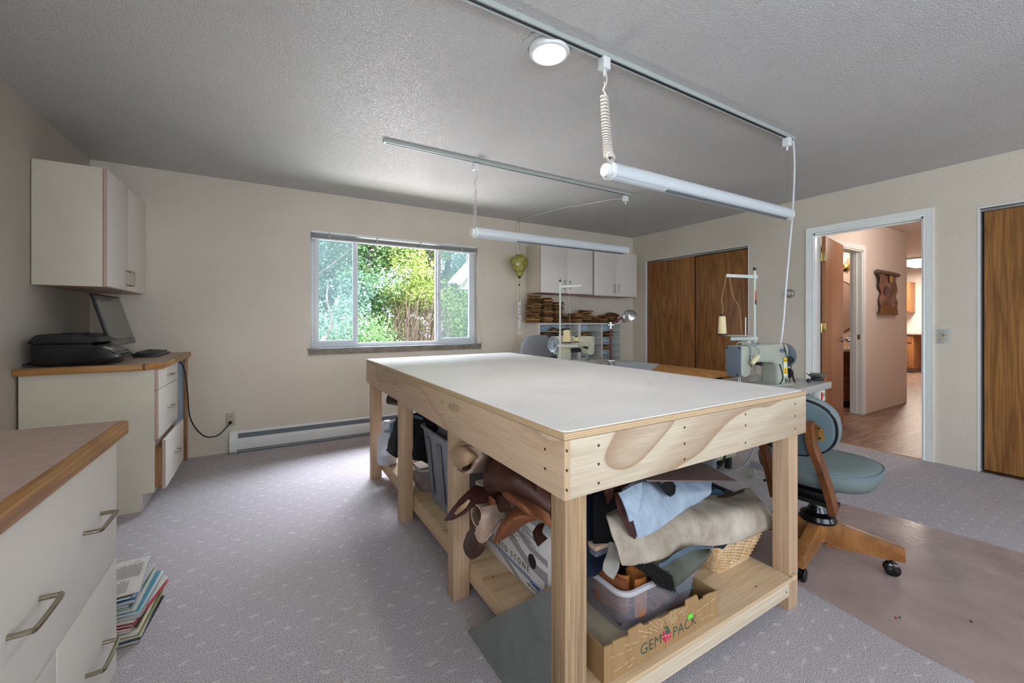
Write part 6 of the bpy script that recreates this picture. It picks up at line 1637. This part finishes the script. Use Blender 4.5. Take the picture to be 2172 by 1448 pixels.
ph = thing('pigeonhole_unit', 'white pigeonhole shelf unit stuffed with leather patterns in the corner', 'shelf unit', (3.5, 4.28, 0))
pw = flat('white_melamine', 'd6d4cf', .45, var=.02); pbk = flat('pale_blue_back', 'b9cdd6', .6, var=.02)
px0_, px1_, pf, pbk_y, pt = 2.83, 4.215, 4.14, YB-.005, 1.145
MB().box(px0_, pf, 0, px0_+.018, pbk_y, pt-.018).build('side_panel', m['lamdoor'], ph)
MB().box(px1_-.012, pf, 0, px1_, pbk_y, pt-.018).build('side_panel', pw, ph)
MB().box(px0_, pf-.004, pt-.018, px1_, pbk_y, pt, .002).build('top_board', pw, ph)
MB().box(px0_+.018, pbk_y-.006, .05, px1_-.012, pbk_y, pt-.018).build('back_panel', pbk, ph)
xd = [3.47, 3.865]
for x in xd: MB().box(x-.012 if x > 3.6 else x-.02, pf, 0, x+.004 if x > 3.6 else x+.02, pbk_y-.006, pt-.018).build('divider', pw, ph)
cols = [(px0_+.018, 3.45), (3.49, 3.853), (3.869, px1_-.012)]
zs_ = [pt-.018-.0868*k for k in range(1, 13)]
for (a_, b_) in cols:
    for z_ in zs_:
        MB().box(a_, pf+.004, z_-.004, b_, pbk_y-.006, z_).build('shelf', pw, ph)
# pattern pieces
pm = [leather('pattern_board_a', '6e4a2e', '916a44', .7, 12, .2, .2), leather('pattern_board_b', '7f5a36', 'a88052', .7, 12, .2, .2), leather('pattern_board_c', '553b27', '735437', .7, 12, .2, .2), leather('pattern_board_d', '987045', 'bd9562', .7, 12, .2, .2)]
rn = random.Random(77)
protos = []
for k in range(9):
    n = rn.choice((7, 9, 11)); w_, d_ = rn.uniform(.060, .078), rn.uniform(.08, .12); pts = []
    for i in range(n):
        a = 2*PI*i/n; q = rn.uniform(.86, 1.04); c__, s__ = math.cos(a), math.sin(a)
        pts.append(V((w_*q*abs(c__)**.6*(1 if c__ > 0 else -1), d_*q*abs(s__)**.6*(1 if s__ > 0 else -1), 0)))
    pts = catmull(pts+[pts[0]], 3)[:-1]
    b = MB(); b.prism(pts, (0, 0, .0062))
    for v in b.bm.verts: v.co.z += .012*((v.co.x/.08)**2)*rn.choice((-1, 1))*0 + .004*math.sin(v.co.y*25+k)
    me_o = b.build('leather_pattern', pm[k % 4]); me_o.location = (0, 0, 0)
    protos.append(me_o)
used = [False]*len(protos)
cnt = 0
def piece(x, y, z, rz, tilt, label, group, kx=None):
    global cnt
    k = rn.randrange(len(protos)) if kx is None else kx
    if not used[k]: o = protos[k]; used[k] = True
    else: o = protos[k].copy(); COL.objects.link(o)
    o.location = (x, y, z); o.rotation_euler = (tilt[0], tilt[1], rz)
    tag(o, label, 'leather pattern', group); cnt += 1
def pile(xc, yc, z0, n, dz, label, group, spread=.010, tilt=.03, lean=0):
    z = z0
    for i in range(n):
        piece(xc+rn.uniform(-spread, spread)+lean*i/n, yc+rn.uniform(-spread, spread), z, rn.uniform(-.14, .14), (rn.uniform(-tilt, tilt), rn.uniform(-tilt, tilt)), label, group)
        z += dz
xx = lambda px: at(px, 660, y=4.27).x
zt = pt+.004
G = 'leather patterns piled on the pigeonhole unit'
pile(xx(1128), 4.26, zt, 40, .0085, 'brown leather pattern in the leftmost and tallest pile on the pigeonholes', 'tallest pattern pile', .010, .03, .035)
pile(xx(1155), 4.25, zt, 36, .0085, 'brown leather pattern in the second pile from the left on the pigeonholes', 'second pattern pile', .010, .03)
pile(xx(1179), 4.26, zt, 31, .0085, 'brown leather pattern in the third pile from the left on the pigeonholes', 'third pattern pile', .010, .03)
pile(xx(1200), 4.27, zt, 9, .0085, 'brown leather pattern in the low pile behind the far thread stand', 'low pattern pile', .012)
pile(xx(1220), 4.27, zt, 14, .0085, 'brown leather pattern in the short pile right of the far thread cone', 'short pattern pile', .012)
pile(xx(1238), 4.25, zt, 19, .0085, 'brown leather pattern in the middle pile above the pigeonhole divider', 'middle pattern pile', .014, .06)
for i in range(34):
    q = i/34
    piece(xx(1252)+(xx(1300)-xx(1252))*rn.random(), 4.25+rn.uniform(-.03, .03), zt+.012+.10*rn.random()*(1-abs(q-.4)), rn.uniform(-1, 1), (rn.uniform(-.35, .35), rn.uniform(-.45, .35)), 'brown leather pattern in the toppled heap at the right end on the pigeonholes', 'toppled pattern heap')
def slotfill(c, row, n, label, group, xa=0, xb=1, tilt=.1):
    a_, b_ = cols[c]; z = zs_[row]+.004
    for i in range(n):
        piece(a_+.09+(b_-a_-.18)*(xa+(xb-xa)*rn.random()), 4.26+rn.uniform(-.03, .02), z+i*.0052, rn.uniform(-.8, .8), (rn.uniform(-tilt, tilt)*.4, rn.uniform(-tilt, tilt)), label, group)
slotfill(0, 1, 22, 'brown leather pattern in the wide left pigeonhole, second opening down', 'patterns in the wide left pigeonhole', 0, 1, .25)
slotfill(0, 2, 12, 'brown leather pattern in the wide left pigeonhole, third opening down', 'patterns low in the wide left pigeonhole')
slotfill(1, 1, 11, 'brown leather pattern in the middle pigeonhole, second opening down', 'patterns in the middle pigeonhole', .0, .5, .35)
slotfill(1, 3, 4, 'brown leather pattern in the middle pigeonhole, fourth opening down', 'patterns low in the middle pigeonhole')
slotfill(2, 1, 10, 'brown leather pattern in the right pigeonhole, second opening down', 'patterns in the right pigeonhole', 0, .6, .2)
slotfill(2, 3, 9, 'brown leather pattern in the right pigeonhole, fourth opening down', 'patterns low in the right pigeonhole', 0, 1)
slotfill(2, 5, 4, 'brown leather pattern in the right pigeonhole, sixth opening down', 'patterns lowest in the right pigeonhole')
for k, u in enumerate(used):
    if not u: bpy.data.objects.remove(protos[k])

# ================================================================== ceiling
def downlight():
    t = thing('ceiling_light', 'round recessed ceiling light, switched on', 'ceiling light', (1.115, 1.545, ZC-.02))
    c_ = V((1.115, 1.545, ZC))
    MB().lathe([(.128, 0), (.130, -.003), (.098, -.004), (.096, 0)], c_, 48).build('ceiling_ring', m['ceiling'], t)
    MB().lathe([(.095, 0), (.093, -.020), (.087, -.030), (.077, -.032), (.072, -.024), (.070, 0)], c_, 48).build('trim_ring', m['white'], t)
    e = bpy.data.materials.new('lit_lens'); e.use_nodes = True; eb = e.node_tree.nodes['Principled BSDF']; eb.inputs['Emission Color'].default_value = (1, .95, .9, 1); eb.inputs['Emission Strength'].default_value = 6
    MB().lathe([(.070, -.012), (.071, -.022), (.05, -.027), (.001, -.029)], c_, 40).build('lens', e, t)
    lamp('downlight', 'SPOT', (1.115, 1.545, ZC-.04), 35, (1, .93, .84), rot=(0, 0, 0), size=.07).data.spot_size = R(150)
downlight()
def track(label, x0, x1, y):
    t = thing('light_track', label, 'light track', ((x0+x1)/2, y, ZC-.022))
    b = MB(); b.box(x0, y-.018, ZC-.004, x1, y+.018, ZC); b.box(x0, y-.018, ZC-.022, x1, y-.010, ZC-.003, .001); b.box(x0, y+.010, ZC-.022, x1, y+.018, ZC-.003, .001); b.build('rail', m['rail'], t)
    MB().box(x0+.002, y-.0095, ZC-.019, x1-.002, y+.0095, ZC-.0045).build('slot', flat('track_slot', '2b2f38', .6), t)
    b = MB(); b.box(x0-.004, y-.020, ZC-.024, x0+.012, y+.020, ZC, .002); b.box(x1-.012, y-.020, ZC-.024, x1+.004, y+.020, ZC, .002); b.build('end_cap', m['rail'], t)
track('long white light track on the ceiling beside the round light', -.45, 3.088, 1.446)
track('shorter white light track on the ceiling nearer the window wall', .688, 3.07, 2.905)
def tube_light(label, y, xh0, xh1, x0, x1, z0, z1, coil_r, ztop_coil, group):
    t = thing('tube_light', label, 'tube light', ((x0+x1)/2, y, z0))
    p0, p1 = V((x0, y, z0)), V((x1, y, z1)); r = .042; ax = (p1-p0).normalized()
    b = MB(); b.cyl(p0+ax*.03, p1-ax*.015, r, n=40); b.build('tube_housing', flat('housing_white', 'c6cdd0', .22, var=.01), t)
    b = MB(); b.cyl(p0+ax*.012, p0+ax*.03, r*1.02, n=36); b.cyl(p0+ax*-.012, p0+ax*.012, r*.70, n=36); b.cyl(p0-ax*.014, p0-ax*.0119, .003, n=8); b.build('end_cap', m['white'], t)
    b = MB(); b.lathe([(r*1.01, 0), (r*1.0, .010), (r*.8, .016), (.001, .018)], p1-ax*.016, 36, tuple(ax)); b.build('end_cap', m['white'], t)
    # open lower aperture
    def arc(p, rr, a0, a1, n=8): return [p+V((0, math.cos(R(a0+(a1-a0)*k/n))*rr, math.sin(R(a0+(a1-a0)*k/n))*rr)) for k in range(n+1)]
    b = MB(); qa = p0+ax*.40; qb = p1-ax*.06
    o0 = arc(qa, r*1.006, 232, 262); o1 = arc(qb, r*1.006, 232, 262); i0 = arc(qa, r*.99, 232, 262)[::-1]; i1 = arc(qb, r*.99, 232, 262)[::-1]
    b.skin([b.ring(o0+i0), b.ring(o1+i1)]); b.build('louvre_slot', flat('louvre_grey', '6d7679', .35), t)
    b = MB(); o0 = arc(p0+ax*.035, r*1.01, 222, 226, 2); o1 = arc(p1-ax*.03, r*1.01, 222, 226, 2); i0 = arc(p0+ax*.035, r*.98, 222, 226, 2)[::-1]; i1 = arc(p1-ax*.03, r*.98, 222, 226, 2)[::-1]
    b.skin([b.ring(o0+i0), b.ring(o1+i1)]); b.build('seam', flat('seam_grey', '9aa5ac', .4), t)
    for xh in (xh0, xh1):
        b = MB(); b.box(xh-.022, y-.020, ZC-.075, xh+.022, y+.020, ZC-.022, .003); b.cyl((xh, y, ZC-.105), (xh, y, ZC-.075), .006); b.build('track_adapter', m['white'], t)
    MB().tube([(xh1, y, ZC-.10), (x1-.02, y, z1+r)], .0009, 4).build('hanger_wire', m['steel'], t)
    MB().tube([(xh0-.004, y, ZC-.10), (x0+.03, y, z0+r)], .0009, 4).build('hanger_wire', m['steel'], t)
    pts = [V((xh0+.010, y, ZC-.08)), V((xh0+.014, y, ZC-.13)), V((xh0-.006, y, ZC-.17)), V((xh0-.002, y, ztop_coil+.02))]
    pts = catmull(pts, 5)
    n = 26; zb_ = z0+r+.02
    q = 0; N = n*14
    for i in range(N):
        u = i/N; z_ = ztop_coil+(zb_-ztop_coil)*(1-(1-u)**1.55); rr = coil_r*(.82+.28*u)
        a = 2*PI*n*u; xc = xh0+(x0+.018-xh0)*u
        pts.append(V((xc+rr*math.cos(a), y+rr*math.sin(a), z_)))
    for i in range(30):
        a = 2*PI*i/14; pts.append(V((x0+.012+coil_r*1.1*math.cos(a), y-.02+.012*i/30, zb_-.004+coil_r*1.1*math.sin(a)-.0)))
    pts.append(V((x0+.015, y, z0+r*.7)))
    MB().tube(pts, .0043 if coil_r > .012 else .0028, 6).build('coiled_cord', flat('ivory_cord', 'cbc4bb', .5), t)
tube_light('white tube light on a coiled cord, hanging nearest beside the round ceiling light', 1.446, 1.362, 3.022, 1.375, 3.045, 1.884, 1.894, .0195, 2.235, 'tube lights')
tube_light('white tube light hanging in front of the lantern and wall cabinets', 2.925, 1.398, 3.035, 1.372, 3.050, 1.866, 1.868, .0115, 2.20, 'tube lights')
o = MB().tube([(3.085, 1.446, 2.412), (3.11, 1.446, 2.38), (3.12, 1.446, 2.2), (3.10, 1.45, 1.9), at(1668, 600, y=1.46), at(1662, 680, y=1.48), at(1655, 728, y=1.50), at(1654, 760, y=1.53)+V((0, .05, -.05)), V((at(1654, 760, y=1.56).x, 1.58, .76))], .0058, 8, 6).build('white_cord', flat('white_flex', 'd3d6d9', .45)); tag(o, 'white cord dropping from the long track end to the near sewing machine', 'cord')
o = MB().tube([(3.03, 2.92, 2.37), (3.0, 3.05, 2.40), (2.85, 3.4, 2.405), (2.80, 3.6, 2.418), (2.70, 3.95, 2.41), (2.66, 4.25, 2.42), (2.68, YB-.01, 2.40)], .0035, 6, 6).build('white_cord', flat('white_flex_2', 'cfd0cd', .45)); tag(o, 'thin white cord running along the ceiling from the shorter track to the window wall', 'cord')
o = MB().box(2.672, YB-.010, .9, 2.684, YB-.001, 2.405, .002).build('cable_raceway', m['wall']); tag(o, 'narrow painted cable raceway down the wall left of the wall cabinets', 'raceway')
# ---- lantern with fish tassel
LX, LY = 2.615, 4.24
dl_ = V((LX, LY, 0)).dot(FW)
lz = lambda py: CAMZ+(HORIZ-py)/FPX*dl_
ln = thing('silk_lantern', 'yellow green silk lantern with floral design hanging by the wall cabinets', 'lantern', (LX, LY, lz(592)))
def lant():
    a = NT('yellow_green_silk', .5, 0, .4); n_ = a.noise(a.co(), 30, 3); a.col(a.ramp(n_, [(.3, '96903f'), (.7, 'b5ae62')])); return a.m
zt_, zb_ = lz(543), lz(586)
prof = [(.030, zb_), (.040, lz(580)), (.066, lz(572)), (.092, lz(564)), (.107, lz(556)), (.105, lz(551)), (.085, lz(546)), (.050, lz(543)), (.046, lz(540))]
b = MB(); n = 16; rs = []
for r, z in prof: rs.append(b.ring([V((LX+r*(1 if i % 2 == 0 else .955)*math.cos(PI*i/n), LY+r*(1 if i % 2 == 0 else .955)*math.sin(PI*i/n), z)) for i in range(2*n)]))
b.skin(rs); b.build('silk_body', lant(), ln, ang=80)
b = MB()
for i in range(n):
    a = 2*PI*i/n; b.tube([V((LX+r*1.01*math.cos(a), LY+r*1.01*math.sin(a), z)) for r, z in prof], .0013, 4)
b.build('ribs', flat('rib_olive', '7c7a3a', .6), ln)
vd = V((-LX, -LY, 0)).normalized(); vs = V((-vd.y, vd.x, 0))
def lp_(px, py, k=1.03):
    z = lz(py); u = (px-1100)*dl_/FPX
    rr = .10
    for (r1, z1), (r2, z2) in zip(prof, prof[1:]):
        if min(z1, z2) <= z <= max(z1, z2): rr = r1+(r2-r1)*(z-z1)/(z2-z1)
    w_ = math.sqrt(max(1e-5, (rr*k)**2-u*u))
    return V((LX, LY, z)) + RT*u - V((FW.x, FW.y, 0))*w_
b = MB(); b.tube([lp_(*q) for q in ((1089, 573), (1094, 576), (1100, 577), (1107, 575), (1112, 571))], .0028, 6, 4); b.tube([lp_(*q) for q in ((1118, 557), (1112, 553), (1108, 556), (1107, 562), (1110, 568), (1113, 569))], .0028, 6, 4)
b.build('painted_scroll', flat('dark_olive_paint', '4a4a1e', .6), ln)
b = MB()
for i in range(6):
    a = R(30*i+15); c_ = (1096+5*math.cos(a), 562-5*math.sin(a)); b.tube([lp_(1096, 566, 1.04), lp_(c_[0], c_[1], 1.04)], lambda q: .0035*math.sin(q*PI)+.001, 5, 3)
b.build('painted_flower', flat('white_paint', 'dddcc8', .6), ln)
MB().tube([V((LX, LY, zt_))+RT*.030, V((LX, LY, lz(530)))+RT*.024, V((LX, LY, lz(530)))-RT*.024, V((LX, LY, zt_))-RT*.030], .0015, 5).build('wire_bail', flat('bail_cream', 'b8b393', .5), ln)
MB().tube([V((LX, LY, lz(530))), V((LX, LY, ZC-.01))], .0016, 5).build('hanging_string', m['dark'], ln)
MB().tube([V((LX, LY, ZC-.03)), V((LX+.01, LY, ZC-.02)), V((LX, LY, ZC-.0))], .003, 6).build('ceiling_hook', m['nickel'], ln)
MB().lathe([(.022, 0), (.024, -.008), (.010, -.018), (.006, -.026), (.001, -.027)], (LX, LY, zb_), 18).build('bottom_finial', flat('dark_finial', '2b2a20', .5), ln)
MB().tube([V((LX, LY, zb_-.02)), V((LX, LY, lz(634)))], .004, 6).build('yellow_tassel_cord', flat('yellow_cord', 'c99b2e', .6), ln)
MB().ellip((LX, LY, lz(604)), (.012, .012, .012), 12, 8).build('red_bead', flat('maroon_bead', '5a2430', .4), ln)
fs = thing('fish_ornament', 'string of white and coloured paper fish hanging under the lantern', 'ornament', (LX, LY, lz(708)))
b = MB(); b.sheet([[V((LX, LY, lz(py)))+RT*(u+.004*math.sin(py)) + V((0, .003*math.sin(py*2+u*50), 0)) for u in (-w_, 0, w_)] for py, w_ in ((636, .012), (644, .020), (654, .016), (664, .018), (674, .012), (684, .016), (694, .012), (700, .006), (705, .020), (709, .026))], .003, 4, 4)
b.build('paper_body', flat('white_paper_fish', 'c9c8c2', .7), fs)
for py, c_, s_ in ((638, '2f8a6a', .010), (648, '9a6a86', .010), (652, '5a2438', .006), (660, '8a8fa0', .006), (666, 'b05a40', .009), (676, '4f7f86', .006), (698, '3f8a7a', .006), (703, 'a88a90', .006)):
    MB().ellip(V((LX, LY-.006, lz(py)))+RT*.004*math.sin(py*3), (s_, .004, s_*.9), 10, 6).build('coloured_scale', flat('fish_'+c_, c_, .6), fs)

# ================================================================== magazines by the foreground cabinet
rn = random.Random(9)
mcol = [('2b2d2e', 'black'), ('5b6f7a', 'slate blue'), ('3f4a38', 'dark green'), ('c9c3b4', 'cream'), ('a89a6c', 'khaki'), ('d8d6d0', 'white'), ('6d7a4c', 'olive'), ('d9d3c6', 'off white'), ('b8a070', 'tan'), ('303c34', 'deep green'),
        ('cfc9c0', 'light grey'), ('a23a4a', 'rose'), ('c4213a', 'bright red'), ('8d1f33', 'crimson'), ('d5d2cc', 'pale'), ('2f3c54', 'navy'), ('9a9a98', 'mid grey'), ('d9dcdb', 'chalk white'), ('4f93a8', 'sky blue'), ('d4cfc4', 'ivory'),
        ('1f7a64', 'emerald'), ('dcdad6', 'snow white'), ('2b2b30', 'charcoal'), ('3f8a7c', 'teal'), ('c8c4bb', 'stone'), ('c9b6c0', 'pinkish grey'), ('e0e2e4', 'bright white'), ('3d74a0', 'blue'), ('d7d3c8', 'bone'), ('7fa9b4', 'pale blue'), ('5a2a28', 'maroon'), ('c85f2c', 'orange')]
nM = len(mcol); z = .0015
for i, (c_, nm) in enumerate(mcol):
    q = i/(nM-1); th = rn.uniform(.004, .0075) if i < nM-1 else .004
    L_, W_ = .285+rn.uniform(-.012, .006), .205
    yc = 2.13+rn.uniform(-.008, .008)+.0*q; xr_ = -.398+rn.uniform(-.006, .006)-(.015 if i > 19 else 0)-(.012 if q > .6 else 0)
    rz = R(-3+rn.uniform(-2, 2)+( -7 if 10 <= i <= 14 else (5 if i > 24 else 0)))
    tM = thing('magazine', '%s edged magazine in the floor stack beside the foreground cabinet' % nm, 'magazine', (xr_-W_/2, yc, z), rz, 'magazines stacked on the carpet')
    cv = flat('cover_'+nm.replace(' ', '_'), c_, .35, var=.08, scale=30)
    MB().box(-W_/2, -L_/2, 0, W_/2, L_/2, .0009).build('cover', cv, tM, local=True)
    MB().box(-W_/2+.001, -L_/2+.001, .0009, W_/2-.002, L_/2-.001, th-.0009).build('pages', flat('pages_%d' % i, ('cfc9bd', 'bdb6a8', 'd9d6cf')[i % 3], .8), tM, local=True)
    MB().box(-W_/2, -L_/2, th-.0009, W_/2, L_/2, th).build('cover', cv, tM, local=True)
    z += th+.0002
topz = z
# open printed page on top
tM = thing('magazine', 'topmost magazine showing a white page of black text and silhouettes', 'magazine', (-.520, 2.115, topz), R(4))
MB().box(-.103, -.137, 0, .103, .137, .004).build('pages', flat('page_white', 'd8d5cd', .6), tM, local=True)
ik = flat('page_ink', '2b2826', .8)
b = MB()
for r_ in range(22):
    x = .002+r_*.0040
    for seg_ in ((-.02, .10), (-.128, -.035)):
        if r_ < 16 or seg_[0] > -.05: b.box(x, seg_[0]+rn.uniform(0, .004), .0042, x+.0018, seg_[1]-rn.uniform(0, .02), .0044)
b.build('text_columns', flat('text_grey', '77726b', .8), tM, local=True)
b = MB()
for r_ in range(5):
    x0_ = -.052+r_*.0; y0_ = .11-r_*.045
    b.prism([(x0_+.0, y0_, .0042), (x0_+.045, y0_+.01, .0042), (x0_+.055, y0_-.01, .0042), (x0_+.02, y0_-.012, .0042), (x0_+.03, y0_-.026, .0042), (x0_-.003, y0_-.02, .0042)], (0, 0, .0003))
b.build('silhouette_print', ik, tM, local=True)
MB().box(.055, .112, .0042, .075, .113, .0046).build('headline', ik, tM, local=True)
